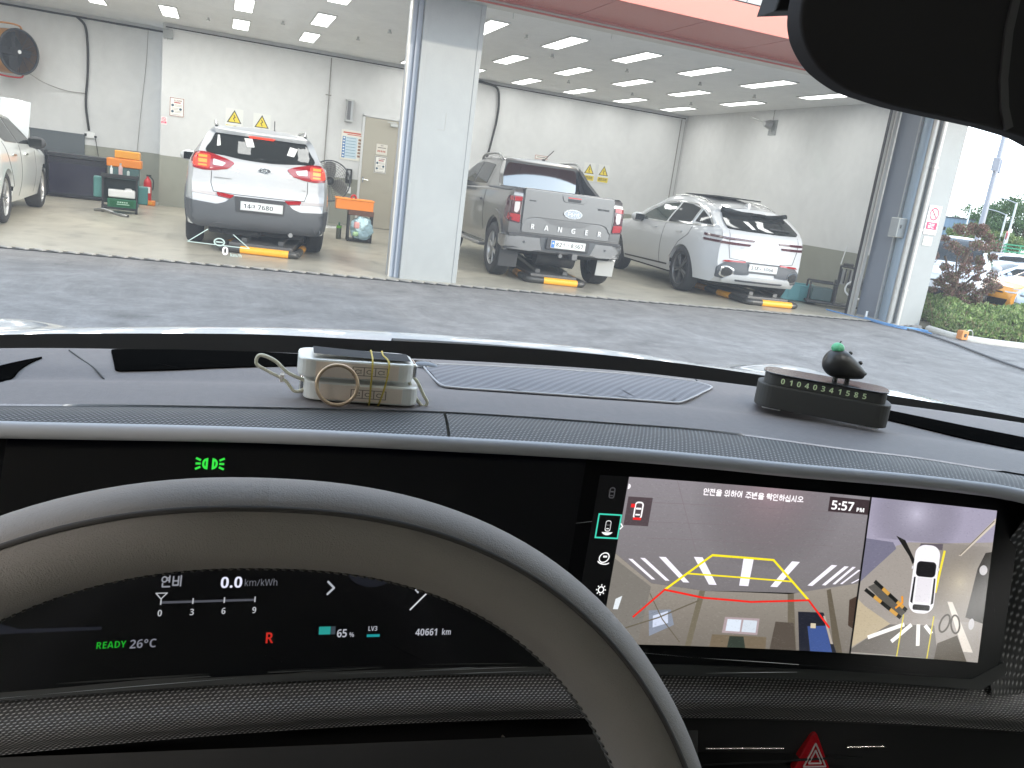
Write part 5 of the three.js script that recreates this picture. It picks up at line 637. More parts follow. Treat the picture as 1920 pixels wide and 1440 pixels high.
{ const o = thing('beige_house', 'low beige house behind the blue shed', 'building', [119.0, 1.0, -105.0], -47 * D); part('wall', bx(6, 3.7, 6, 0, 1.85, 0), std(0.55, 0.52, 0.44, 0.8), o); part('roof', bx(6.3, 0.3, 6.3, 0, 3.85, 0, 0.03), std(0.45, 0.43, 0.38, 0.8), o); for (const x of [-2, -0.6, 0.8, 2.1]) { const w = part('window', bx(0.7, 0.9, 0.06), M.glass, o, [x, 2.4, 3.02]); part('sill', bx(0.8, 0.08, 0.12, 0, -0.5, 0.02), M.paper, w); } }
function tree(label, x, z, h, w, cols, n = 5000) { const o = thing('far_tree', label, 'tree', [x, 1.0, z], 0, 'green trees beyond the lot'); part('trunk', [tube([[0, 0, 0], [0.1, h * 0.3, 0], [0, h * 0.7, 0.1]], 0.14, 10, 7), tube([[0, h * 0.35, 0], [w * 0.3, h * 0.6, 0.1]], 0.07, 8, 6), tube([[0, h * 0.3, 0], [-w * 0.3, h * 0.6, -0.1]], 0.07, 8, 6)], std(0.09, 0.07, 0.05, 0.9), o); const cl = []; for (let i = 0; i < 40; i++) { const y = rr(0.22, 1), s = Math.sin(clamp(y) * Math.PI * 0.86) * 0.5 + 0.1, a = rr(0, 6.28), t = Math.sqrt(rnd()); cl.push([t * s * w * Math.cos(a), y * h, t * s * w * Math.sin(a), rr(0.10, 0.17) * w]); }
  leaves(n, () => { const c = cl[Math.floor(rnd() * cl.length)], a = rr(0, 6.28), b = Math.acos(rr(-1, 1)), r = c[3] * Math.cbrt(rnd()); return [c[0] + r * Math.sin(b) * Math.cos(a), c[1] + r * Math.cos(b) * 0.8, c[2] + r * Math.sin(b) * Math.sin(a)]; }, 0.3, cols, 'crown', o); }
const gr = [[0.05, 0.11, 0.03], [0.07, 0.14, 0.04], [0.10, 0.17, 0.05], [0.04, 0.09, 0.03]], yg = [[0.14, 0.2, 0.05], [0.2, 0.24, 0.06], [0.1, 0.16, 0.04]];
[['broad green tree beyond the lot, nearest the beige house', 107, -91.5, 4.5, 5.5, gr], ['tall green tree in the middle of the far group', 114.6, -96.8, 7.5, 8, gr], ['dense green tree at the right edge of the far group', 109, -88.5, 7.4, 9, gr], ['green tree rising behind the blue shed roof', 127.4, -112.5, 7.4, 7, gr], ['low yellow green tree in front of the blue shed', 89.9, -79.5, 2.2, 3.4, yg], ['yellow green shrub tree by the fence at the right', 84.5, -71.5, 2.0, 5, yg], ['green tree far right behind the street lamp', 112, -87, 7.8, 8, gr], ['pale green tree left of the street lamp', 104, -92.5, 3.4, 5, yg]].forEach((a) => tree(...a));
struct('distant_verge', new THREE.BoxGeometry(220, 0.03, 200).translate(200, 1.135, -140), std(0.16, 0.19, 0.07, 0.95));
// ================================================================ THE CAMERA CAR (own frame: x right, -z towards its nose, camera above x = 0, z = 0)
const CAR = thing('camera_car', 'grey dashboard, wheel and bonnet of the car seen from its driver seat', 'car', [0, 0, 0], -6.3 * D);
const dashTex = dataTex(256, 256, (u, v) => { const n = 10 * ring(u, v, 3, 2) + 14 * (rnd() - 0.5); return [232 + n, 231 + n, 234 + n]; });
const weave = (light, base) => { // woven relief: slanted dashes set in offset rows, one tile is 12 mm
  const w = 128, f = (u, v) => { const r = Math.floor(v * 8), y = v * 8 - r - 0.5, x = ((u * 6 + (r % 2) * 0.5) % 1) - 0.5, q = y + x * 0.55; return Math.exp(-((x / 0.3) ** 4)) * Math.exp(-((q / 0.2) ** 2)); };
  return [dataTex(w, w, (u, v) => { const k = base + (light - base) * f(u, v) + 10 * (rnd() - 0.5); return [k, k * 0.99, k * 1.0]; }), dataTex(w, w, (u, v) => { const k = 255 * f(u, v); return [k, k, k]; }, false)];
};
const [wvC, wvB] = weave(225, 62);
const CM = {
  pit: phys(0.004, 0.004, 0.004, 1, 0, { specularIntensity: 0 }),
  dash: std(0.19, 0.174, 0.168, 0.62, 0, { map: dashTex, bumpMap: grainBump, bumpScale: 0.0003 }), weave: std(0.46, 0.46, 0.45, 0.55, 0, { map: wvC, bumpMap: wvB, bumpScale: 0.0006 }), lip: std(0.38, 0.38, 0.40, 0.5),
  gloss: phys(0.004, 0.004, 0.005, 0.3, 0, { specularIntensity: 0.25 }), dark: std(0.016, 0.015, 0.015, 0.6), darker: std(0.008, 0.008, 0.008, 0.7), leather: std(0.26, 0.23, 0.21, 0.6, 0, { bumpMap: grainBump, bumpScale: 0.0004 }), frit: std(0.075, 0.076, 0.078, 0.5), headliner: std(0.50, 0.49, 0.47, 0.9),
  champagne: std(0.80, 0.73, 0.66, 0.35, 0.25), fob: std(0.74, 0.74, 0.70, 0.35, 0.2), strap: std(0.62, 0.60, 0.48, 0.6), brass: std(0.62, 0.47, 0.33, 0.3, 0.85), band: std(0.50, 0.38, 0.06, 0.5), holder: std(0.04, 0.039, 0.036, 0.55), hood: phys(0.42, 0.44, 0.455, 0.35, 0, { clearcoat: 1, clearcoatRoughness: 0.05 }),
};
CM.weave.map.repeat.set(1, 1);
const zW1 = curve([[-0.62, -0.66], [-0.291, -0.866], [-0.187, -0.916], [-0.06, -0.965], [0.063, -0.985], [0.228, -1.011], [0.407, -1.011], [0.535, -0.985], [0.736, -0.902], [0.839, -0.857], [0.95, -0.79], [1.34, -0.5]]);
const zW3 = curve([[-0.62, -0.62], [-0.272, -0.808], [-0.171, -0.843], [-0.053, -0.874], [0.058, -0.89], [0.208, -0.911], [0.373, -0.92], [0.493, -0.901], [0.699, -0.853], [0.807, -0.822], [0.95, -0.755], [1.34, -0.47]]);
const zT1 = curve([[-0.62, -0.57], [-0.212, -0.628], [-0.13, -0.644], [-0.038, -0.658], [0.048, -0.67], [0.132, -0.678], [0.283, -0.675], [0.377, -0.669], [0.499, -0.636], [0.562, -0.623], [0.655, -0.587], [0.9, -0.49], [1.34, -0.40]]);
const zT2 = curve([[-0.62, -0.555], [-0.2, -0.591], [-0.034, -0.607], [0.121, -0.609], [0.258, -0.606], [0.34, -0.597], [0.405, -0.587], [0.524, -0.573], [0.595, -0.557], [0.66, -0.53], [0.9, -0.46], [1.34, -0.38]]);
const dashMap = (x, q) => { // q: 0 at the glass, 1 at the woven strip
  const z = lerp(zW3(x), zT1(x), q), dip = 0.0045 * Math.exp(-(((q - 0.52) / 0.10) ** 2)), edge = 0.012 * sstep(0.05, 0, q);
  return V(x, 1.1 - dip - edge + 0.002 * sstep(0.55, 0.85, q), z);
};
part('dash_top', grid((u, v) => dashMap(lerp(-0.62, 1.34, u), 1 - v), 150, 40, (u, v, p) => [p.x * 9, p.z * 9]), CM.dash, CAR);
part('dash_ledge', grid((u, v) => { const x = lerp(-0.62, 1.34, u); return V(x, lerp(1.089, 1.05, v), zW3(x) - 0.03 * v); }, 80, 3), CM.darker, CAR);
const dmap = (x, z) => { const a = zW3(x), b = zT1(x), q = (z - a) / (b - a); return dashMap(x, q); }; dmap.flip = true; // by plan position
const onDash = (n, p, m, off = 0.0012, th = 0.003, par = CAR, t = 0.02) => part(n, conform(p, dmap, off, th, t), m, par);
onDash('display_projector_cover', roundPoly([[-0.182, -0.822], [-0.12, -0.842], [-0.052, -0.857], [0.04, -0.868], [0.134, -0.874], [0.125, -0.856], [0.04, -0.83], [-0.048, -0.797], [-0.12, -0.768], [-0.163, -0.753]], 0.006), CM.pit, 0.0016);
onDash('side_vent', roundPoly([[-0.2265, -0.776], [-0.2335, -0.735], [-0.231, -0.69], [-0.25, -0.67], [-0.27, -0.71], [-0.245, -0.745]], 0.004), CM.pit, 0.0016);
onDash('side_vent', roundPoly([[0.575, -0.858], [0.667, -0.802], [0.735, -0.752], [0.82, -0.70], [0.86, -0.66], [0.78, -0.665], [0.7, -0.715], [0.63, -0.765]], 0.006), CM.pit, 0.0016);
part('dash_seam', [tube([dmap(-0.215, -0.81), dmap(-0.2, -0.785), dmap(-0.18, -0.755), dmap(-0.168, -0.735)].map((p) => p.add(V(0, 0.0004, 0))), 0.0007, 20, 5), tube([dmap(0.462, -0.89), dmap(0.452, -0.855), dmap(0.425, -0.815)].map((p) => p.add(V(0, 0.0004, 0))), 0.0007, 20, 5)], CM.dark, CAR);
{ // speaker grille: a perforated woven panel with a thin rim
  const outline = roundPoly([[0.119, -0.857], [0.251, -0.877], [0.378, -0.884], [0.45, -0.874], [0.466, -0.851], [0.427, -0.81], [0.387, -0.779], [0.312, -0.774], [0.225, -0.775], [0.133, -0.782]], 0.008);
  const gt = dataTex(128, 128, (u, v) => { const s = Math.abs(((u * 4 + v * 4) % 1) - 0.5) * 2, h = Math.cos(u * 2 * Math.PI * 16) * Math.cos(v * 2 * Math.PI * 16); const k = 150 + 46 * s + 62 * h * (0.4 + 0.6 * s); return [k, k, k + 4]; });
  const g = conform(outline, dmap, 0.002, 0.004, 0.02), p = g.attributes.position, uv = g.attributes.uv; for (let i = 0; i < p.count; i++) uv.setXY(i, p.getX(i) * 22, p.getZ(i) * 22);
  const sp = part('speaker_grille', g, std(0.30, 0.30, 0.32, 0.55, 0, { map: gt, bumpMap: gt, bumpScale: 0.0006 }), CAR);
  part('grille_rim', tube(outline.filter((_, i) => i % 2 === 0).map(([x, z]) => dmap(x, z).add(V(0, 0.002, 0))), 0.0012, 160, 5, true), CM.lip, sp); part('light_sensor', new THREE.SphereGeometry(0.012, 18, 10, 0, 6.3, 0, 1.57).scale(1.3, 0.5, 0.8), phys(0.10, 0.11, 0.13, 0.15, 0), sp, [0.123, 1.1, -0.852]); }
// woven strip in two pieces, with its raised front roll
const weaveGeo = (x0, x1, fn, n = 80, m = 8) => grid((u, v) => fn(lerp(x0, x1, u), v), n, m, (u, v, p) => [p.x * 46, v * m * 0.27]);
const stripFn = (x, v) => V(x, 1.1005 + 0.002 * Math.sin(v * Math.PI), lerp(zT2(x), zT1(x), v));
part('woven_strip', weaveGeo(-0.62, 0.112, (x, v) => stripFn(x + 0.006 * (1 - v) * sstep(0.05, 0.112, x), 1 - v)), CM.weave, CAR); part('woven_strip', weaveGeo(0.1145, 1.34, (x, v) => stripFn(x + 0.006 * (1 - v) * sstep(0.2, 0.1145, x), 1 - v)), CM.weave, CAR);
part('dash_lip', tube(Array.from({ length: 40 }, (_, i) => { const x = lerp(-0.62, 0.60, i / 39); return V(x, 1.0955, zT2(x) + 0.001); }).concat([V(0.625, 1.093, -0.545), V(0.645, 1.084, -0.533), V(0.66, 1.07, -0.525)]), 0.0062, 160, 10), CM.lip, CAR);
part('lip_return', grid((u, v) => { const x = lerp(-0.62, 0.62, u); return V(x, lerp(1.093, 1.082, v), zT2(x) - 0.004 - 0.016 * v); }, 80, 2), CM.dark, CAR);
// panoramic display
const dispMap = (a, b) => { const t = -b / 0.172, x = a - 0.035 * t * sstep(0, 0.3, a), zt = 0.194 * a * a - 0.033 * a - 0.623, zb = 0.172 * a * a - 0.053 * a - 0.54; return V(x, 1.09 - 0.155 * t, lerp(zt, zb, t)); };
const disp = sub('display', CAR);
part('display_glass', conform(roundPoly([[-0.42, -0.001], [0.612, -0.001], [0.636, -0.02], [0.634, -0.155], [0.615, -0.17], [-0.42, -0.17]], 0.018, 6), dispMap, 0, 0.01, 0.03), CM.gloss, disp);
part('display_edge', conform(roundPoly([[-0.42, -0.168], [0.61, -0.168], [0.638, -0.15], [0.641, -0.16], [0.62, -0.1765], [-0.42, -0.1765]], 0.003), dispMap, 0.0006, 0.008, 0.03), std(0.03, 0.03, 0.028, 0.7), disp);
const screenMat = (t, k) => new THREE.MeshStandardMaterial({ color: 0x020202, roughness: 0.2, emissive: new THREE.Color(k, k, k), emissiveMap: t });
{ // driver cluster
  const A0 = -0.2, A1 = 0.235, Wd = 1280, Hh = Math.round((Wd * 0.172) / (A1 - A0));
  const X = (a, t) => ((a + 0.035 * t * sstep(0, 0.3, a) - A0) / (A1 - A0)) * Wd, Y = (t) => t * Hh;
  const tex = canvas(Wd, Hh, (x) => {
    x.fillStyle = '#000001'; x.fillRect(0, 0, Wd, Hh);
    x.strokeStyle = '#38e848'; x.lineWidth = 5; const lx = X(-0.0655, 0.146), ly = Y(0.13);
    for (const s of [-1, 1]) { x.beginPath(); x.ellipse(lx + s * 5, ly, 9, 10, 0, s > 0 ? -1.4 : 1.74, s > 0 ? 1.4 : 4.54); x.closePath(); x.stroke(); for (const k of [-1, 0, 1]) { x.beginPath(); x.moveTo(lx + s * 19, ly + k * 7); x.lineTo(lx + s * 30, ly + k * 12); x.stroke(); } }
    x.strokeStyle = '#8e9098'; x.lineWidth = 3.4; hangul(x, '연비', X(-0.0905, 0.62), Y(0.595), 22);
    x.fillStyle = '#e9ebff'; x.font = 'bold 33px sans-serif'; x.fillText('0.0', X(-0.0505, 0.62), Y(0.648)); x.fillStyle = '#757780'; x.font = '19px sans-serif'; x.fillText('km/kWh', X(-0.034, 0.62), Y(0.642));
    x.fillStyle = '#4e5058'; x.fillRect(X(-0.089, 0.7), Y(0.694), X(-0.025, 0.7) - X(-0.089, 0.7), 5); x.fillStyle = '#b9bbc0'; x.font = 'bold 17px sans-serif'; ['0', '3', '6', '9'].forEach((c, i) => { const p = X(lerp(-0.0893, -0.0255, i / 3), 0.72); x.fillText(c, p - 4, Y(0.752)); x.fillRect(p - 1, Y(0.685), 3, 12); }); x.strokeStyle = '#b9bbc0'; x.lineWidth = 2.5; x.beginPath(); x.moveTo(X(-0.093, 0.66), Y(0.662)); x.lineTo(X(-0.0855, 0.66), Y(0.662)); x.lineTo(X(-0.0893, 0.66), Y(0.685)); x.closePath(); x.stroke();
    x.strokeStyle = '#aeb2ba'; x.lineWidth = 5; const chev = (a, t, d) => { x.beginPath(); x.moveTo(X(a, t) - d * 7, Y(t) - 13); x.lineTo(X(a, t) + d * 7, Y(t)); x.lineTo(X(a, t) - d * 7, Y(t) + 13); x.stroke(); }; chev(0.029, 0.655, 1); chev(0.094, 0.65, -1);
    x.strokeStyle = '#d0d2d6'; x.lineWidth = 4; x.beginPath(); x.moveTo(X(0.0905, 0.75), Y(0.75)); x.lineTo(X(0.1045, 0.67), Y(0.672)); x.quadraticCurveTo(X(0.107, 0.65), Y(0.66), X(0.108, 0.645), Y(0.645)); x.stroke();
    x.fillStyle = '#16181f'; x.beginPath(); x.ellipse(X(0.06, 0.58), Y(0.57), 62, 42, 0, 0, 7); x.fill(); x.fillStyle = '#8d929b'; x.fillRect(X(0.053, 0.58), Y(0.565), 46, 12); x.fillStyle = '#d89a30'; x.beginPath(); x.moveTo(X(0.043, 0.58), Y(0.562)); x.lineTo(X(0.043, 0.58), Y(0.592)); x.lineTo(X(0.049, 0.58), Y(0.578)); x.fill();
    x.fillStyle = '#17a526'; x.font = 'bold 18px sans-serif'; x.fillText('READY', X(-0.1275, 0.85), Y(0.866)); x.fillStyle = '#7b7d88'; x.font = 'bold 24px sans-serif'; x.fillText('26°C', X(-0.1065, 0.85), Y(0.872));
    x.fillStyle = '#c22a20'; x.font = 'bold 30px sans-serif'; x.fillText('R', X(-0.0165, 0.85), Y(0.876)); x.fillStyle = '#27938c'; x.fillRect(X(0.022, 0.84), Y(0.815), 27, 17); x.fillStyle = '#3a444c'; x.fillRect(X(0.022, 0.84) + 27, Y(0.815), 11, 17);
    x.fillStyle = '#b4b6c0'; x.font = 'bold 23px sans-serif'; x.fillText('65', X(0.0352, 0.84), Y(0.862)); x.font = 'bold 14px sans-serif'; x.fillText('%', X(0.0447, 0.84), Y(0.862)); x.fillText('LV3', X(0.0585, 0.84), Y(0.838)); x.fillStyle = '#1c8f92'; x.fillRect(X(0.058, 0.84), Y(0.852), 32, 6); x.fillStyle = '#b4b6c0'; x.font = 'bold 22px sans-serif'; x.fillText('40661', X(0.0955, 0.84), Y(0.862)); x.font = 'bold 17px sans-serif'; x.fillText('km', X(0.1165, 0.84), Y(0.86));
    x.fillStyle = '#1a1c24'; x.beginPath(); x.moveTo(0, Y(0.725)); x.lineTo(X(-0.175, 0.77), Y(0.775)); x.lineTo(X(-0.125, 0.78), Y(0.782)); x.lineTo(X(-0.125, 0.78), Y(0.795)); x.lineTo(0, Y(0.79)); x.fill();
  });
  part('cluster_screen', conform([[A0, 0], [A1, 0], [A1, -0.171], [A0, -0.171]], dispMap, 0.0008, 0, 0.02), screenMat(tex, 0.8), disp);
}
{ // centre screen: reversing camera and the view from above
  const Wd = 1400, Hh = 520;
  const tex = canvas(Wd, Hh, (x) => {
    const P = (l, c, w) => { x.beginPath(); l.forEach(([a, b], i) => x[i ? 'lineTo' : 'moveTo'](a * Wd, b * Hh)); if (w) { x.strokeStyle = c; x.lineWidth = w; x.stroke(); } else { x.closePath(); x.fillStyle = c; x.fill(); } };
    const lin = (a, b, c, p, q) => { const g = x.createLinearGradient(a, b * Hh, a, c * Hh); g.addColorStop(0, p); g.addColorStop(1, q); return g; }, rad = (a, b, r, p) => { const g = x.createRadialGradient(a * Wd, b * Hh, 0, a * Wd, b * Hh, r * Wd); g.addColorStop(0, p); g.addColorStop(1, 'rgba(0,0,0,0)'); return g; };
    x.fillStyle = '#060607'; x.fillRect(0, 0, Wd, Hh); x.save(); x.beginPath(); x.rect(0.071 * Wd, 0, 0.607 * Wd, Hh); x.clip();
    // the filmed room: ceiling, walls
    P([[0.07, 0], [0.68, 0], [0.68, 0.56], [0.54, 0.65], [0.3, 0.67], [0.17, 0.64], [0.07, 0.47]], lin(0, 0, 0.66, '#858085', '#726e70')); x.fillStyle = rad(0.43, 0.02, 0.2, 'rgba(160,118,126,0.4)'); x.fillRect(0.1 * Wd, 0, 0.58 * Wd, 0.5 * Hh); P([[0.07, 0.47], [0.17, 0.64], [0.3, 0.67], [0.51, 0.66], [0.68, 0.56], [0.68, 1], [0.07, 1]], lin(0, 0.6, 1, '#8f887f', '#706a63'));
    P([[0.07, 0.5], [0.17, 0.66], [0.16, 1], [0.07, 1]], '#74706a'); P([[0.288, 0.67], [0.302, 0.67], [0.288, 1], [0.274, 1]], '#6b6455'); P([[0.505, 0.66], [0.52, 0.655], [0.545, 1], [0.525, 1]], '#655d50'); P([[0.60, 0.62], [0.61, 0.61], [0.66, 1], [0.64, 1]], '#5d5548');
    for (const k of [0.12, 0.24, 0.34]) P([[0.14, k + 0.03], [0.6, k]], '#766b70', 1.5); for (const k of [0.25, 0.33, 0.45, 0.55]) P([[0.4 + (k - 0.4) * 1.4, 0], [0.4 + (k - 0.4) * 0.9, 0.44]], '#766b70', 1.5);
    for (const [a, b, c, d, w] of [[0.109, 0.50, 0.173, 0.617, 0.011], [0.138, 0.491, 0.207, 0.62, 0.013], [0.185, 0.479, 0.253, 0.625, 0.019], [0.272, 0.468, 0.318, 0.631, 0.024], [0.396, 0.458, 0.394, 0.627, 0.028], [0.514, 0.456, 0.468, 0.622, 0.022], [0.611, 0.459, 0.557, 0.60, 0.016], [0.642, 0.461, 0.591, 0.591, 0.012], [0.661, 0.46, 0.616, 0.58, 0.009], [0.675, 0.477, 0.634, 0.575, 0.007], [0.682, 0.528, 0.66, 0.565, 0.006]]) P([[a - w * 0.45, b], [a + w * 0.45, b], [c + w * 0.4, d], [c - w * 0.4, d]], '#efeaf6');
    P([[0.36, 0.82], [0.445, 0.82], [0.445, 0.92], [0.358, 0.915]], '#a19194'); P([[0.367, 0.832], [0.401, 0.832], [0.401, 0.905], [0.366, 0.903]], '#cdd6e2'); P([[0.406, 0.832], [0.44, 0.834], [0.44, 0.907], [0.405, 0.905]], '#c4ccd6'); P([[0.335, 0.927], [0.468, 0.93], [0.47, 1], [0.333, 1]], '#6d6150'); P([[0.378, 0.933], [0.412, 0.933], [0.42, 1], [0.376, 1]], '#2f3730');
    P([[0.485, 0.833], [0.53, 0.835], [0.545, 1], [0.48, 1]], '#4f4740'); P([[0.537, 0.765], [0.6, 0.76], [0.645, 1], [0.553, 1]], '#1d1f2a'); P([[0.565, 0.85], [0.61, 0.84], [0.635, 1], [0.58, 1]], '#3a4f86'); P([[0.572, 0.83], [0.585, 0.83], [0.586, 0.86], [0.573, 0.86]], '#c7b9a0'); P([[0.6, 0.78], [0.605, 0.78], [0.635, 0.95], [0.628, 0.95]], '#a79c92'); P([[0.66, 0.67], [0.68, 0.64], [0.68, 0.85], [0.665, 0.83]], '#43352d');
    P([[0.174, 0.80], [0.226, 0.79], [0.24, 0.88], [0.185, 0.95]], '#7f8694'); P([[0.186, 0.83], [0.22, 0.8], [0.225, 0.87], [0.19, 0.9]], '#c2cadd'); P([[0.10, 0.93], [0.20, 0.84], [0.29, 0.73]], '#5f584b', 4); P([[0.17, 0.7], [0.21, 0.85], [0.26, 0.98]], '#5f584b', 3); P([[0.09, 0.74], [0.105, 0.72], [0.10, 0.80], [0.088, 0.80]], '#d5dbe0');
    P([[0.204, 0.675], [0.306, 0.451], [0.458, 0.456], [0.559, 0.69]], '#f0dc28', 7); P([[0.252, 0.571], [0.515, 0.582]], '#f0dc28', 5); P([[0.139, 0.843], [0.204, 0.675], [0.30, 0.712], [0.418, 0.722], [0.50, 0.705], [0.559, 0.69], [0.62, 0.852]], '#e2231c', 6);
    x.strokeStyle = '#f6f0f4'; x.lineWidth = 3.6; hangul(x, '안전을 위하여 주변을 확인하십시오', 0.259 * Wd, 0.038 * Hh, 21.5);
    x.fillStyle = '#3a2f33'; x.fillRect(0.576 * Wd, 0.021 * Hh, 0.102 * Wd, 0.097 * Hh); x.fillStyle = '#fff'; x.font = 'bold 42px sans-serif'; x.fillText('5:57', 0.582 * Wd, 0.103 * Hh, 82); x.font = 'bold 20px sans-serif'; x.fillText('PM', 0.646 * Wd, 0.103 * Hh);
    x.fillStyle = '#4d4246'; x.fillRect(0.078 * Wd, 0.122 * Hh, 0.06 * Wd, 0.176 * Hh); x.restore();
    const carIcon = (a, b, s, c) => { x.strokeStyle = c; x.lineWidth = 5 * s; x.beginPath(); x.roundRect(a * Wd - 13 * s, b * Hh - 26 * s, 26 * s, 52 * s, 9 * s); x.stroke(); x.fillStyle = c; x.fillRect(a * Wd - 9 * s, b * Hh - 9 * s, 18 * s, 6 * s); x.fillRect(a * Wd - 8 * s, b * Hh + 11 * s, 16 * s, 5 * s); };
    carIcon(0.108, 0.205, 1, '#fbf7f8'); x.fillStyle = '#e0282a'; x.fillRect(0.098 * Wd, 0.248 * Hh, 28, 8); x.fillRect(0.088 * Wd, 0.165 * Hh, 14, 12);
    carIcon(0.037, 0.107, 0.62, '#4b4b4e'); x.strokeStyle = '#3ec7ab'; x.lineWidth = 5; x.strokeRect(0.0145 * Wd, 0.24 * Hh, 0.0545 * Wd, 0.142 * Hh); carIcon(0.041, 0.31, 0.62, '#f0f0f0'); x.fillStyle = '#e8e8e8'; x.beginPath(); x.arc(0.041 * Wd, 0.32 * Hh, 24, 0.6, 2.5); x.fill(); carIcon(0.041, 0.308, 0.5, '#1a1a1a'); x.strokeStyle = '#f2f2f2'; x.lineWidth = 4; x.beginPath(); x.moveTo(0.071 * Wd, 0.29 * Hh); x.lineTo(0.0765 * Wd, 0.308 * Hh); x.lineTo(0.071 * Wd, 0.326 * Hh); x.stroke();
    x.beginPath(); x.ellipse(0.045 * Wd, 0.50 * Hh, 17, 14, -0.5, 0, 7); x.stroke(); x.beginPath(); x.ellipse(0.045 * Wd, 0.525 * Hh, 19, 7, 0.1, 0, 3.2); x.stroke(); x.fillStyle = '#f2f2f2'; x.fillRect(0.042 * Wd, 0.488 * Hh, 14, 6); x.beginPath(); x.arc(0.051 * Wd, 0.69 * Hh, 9, 0, 7); x.stroke(); for (let k = 0; k < 8; k++) { const c = Math.cos(k * 0.785), s = Math.sin(k * 0.785); x.beginPath(); x.moveTo(0.051 * Wd + 12 * c, 0.69 * Hh + 12 * s); x.lineTo(0.051 * Wd + 17 * c, 0.69 * Hh + 17 * s); x.stroke(); }
    x.fillStyle = '#efeaf0'; x.beginPath(); x.arc(0.073 * Wd, 0.06 * Hh, 9, -1.57, 1.57); x.fill();
    // from above
    x.save(); x.beginPath(); x.rect(0.681 * Wd, 0, 0.319 * Wd, Hh); x.clip(); P([[0.681, 0], [1, 0], [1, 1], [0.681, 1]], '#97908a'); P([[0.681, 0], [1, 0], [1, 0.215], [0.878, 0.255], [0.79, 0.27], [0.76, 0.3], [0.681, 0.55]], '#9a95a8'); x.fillStyle = rad(0.8, 0.08, 0.12, 'rgba(196,192,210,0.6)'); x.fillRect(0.681 * Wd, 0, 0.319 * Wd, 0.26 * Hh); x.fillStyle = rad(0.93, 0.5, 0.12, 'rgba(196,180,150,0.5)'); x.fillRect(0.86 * Wd, 0.25 * Hh, 0.14 * Wd, 0.5 * Hh); P([[0.681, 0.27], [0.75, 0.28], [0.76, 0.32], [0.681, 0.55]], '#6f6d80');
    P([[0.681, 0.99], [0.681, 0.97], [0.765, 0.805], [0.88, 0.79], [0.9, 1]], '#6a6560'); P([[0.681, 0.66], [0.70, 0.70], [0.77, 0.80], [0.681, 0.96]], '#b3a58c'); for (const l of [[[0.718, 0.895], [0.805, 0.797]], [[0.778, 0.91], [0.823, 0.795]], [[0.845, 0.925], [0.84, 0.79]], [[0.876, 0.842], [0.857, 0.793]]]) P(l, '#f4f0ea', 13);
    P([[0.756, 0.236], [0.78, 0.26], [0.812, 0.39], [0.806, 0.41], [0.795, 0.36]], '#1b1a1a'); P([[0.82, 0.27], [0.876, 0.26], [0.876, 0.30], [0.815, 0.31]], '#5b545c'); P([[0.918, 0.325], [0.925, 0.325], [1.0, 0.09], [1, 0.05]], '#c9beb0'); P([[0.921, 0.32], [0.997, 0.07]], '#5f594f', 3); P([[0.882, 0.302], [0.872, 0.58]], '#ead640', 8);
    P([[0.702, 0.58], [0.724, 0.545], [0.806, 0.715], [0.79, 0.76]], '#55524e'); P([[0.717, 0.54], [0.806, 0.709]], '#191919', 12); P([[0.696, 0.597], [0.794, 0.758]], '#191919', 12); for (const [a, b] of [[0.25, 0.45], [0.7, 0.9]]) { P([[lerp(0.717, 0.806, a), lerp(0.54, 0.709, a)], [lerp(0.717, 0.806, b), lerp(0.54, 0.709, b)]], '#c49548', 12); P([[lerp(0.696, 0.794, a), lerp(0.597, 0.758, a)], [lerp(0.696, 0.794, b), lerp(0.597, 0.758, b)]], '#c49548', 12); } P([[0.777, 0.70], [0.793, 0.66], [0.79, 0.62]], '#e0912a', 7);
    P([[0.97, 0.40], [0.985, 0.29], [1, 0.28], [1, 0.75], [0.955, 0.72]], '#1c1713'); x.fillStyle = '#b9b6b8'; x.beginPath(); x.ellipse(0.985 * Wd, 0.405 * Hh, 14, 17, 0, 0, 7); x.fill(); x.beginPath(); x.ellipse(0.972 * Wd, 0.76 * Hh, 10, 19, 0, 0, 7); x.fill(); P([[0.905, 0.63], [0.918, 0.63], [0.985, 0.94], [0.96, 0.94]], '#d3cac0'); P([[0.893, 0.9], [0.94, 0.84], [0.972, 1], [0.89, 1]], '#4a4238'); x.strokeStyle = '#3a342c'; x.lineWidth = 6; x.beginPath(); x.ellipse(0.905 * Wd, 0.77 * Hh, 15, 30, 0.3, 0, 7); x.stroke(); x.beginPath(); x.ellipse(0.932 * Wd, 0.77 * Hh, 15, 30, -0.2, 0, 7); x.stroke();
    P([[0.80, 0.736], [0.796, 1]], '#d8c63a', 4); P([[0.876, 0.731], [0.872, 1]], '#d8c63a', 4);
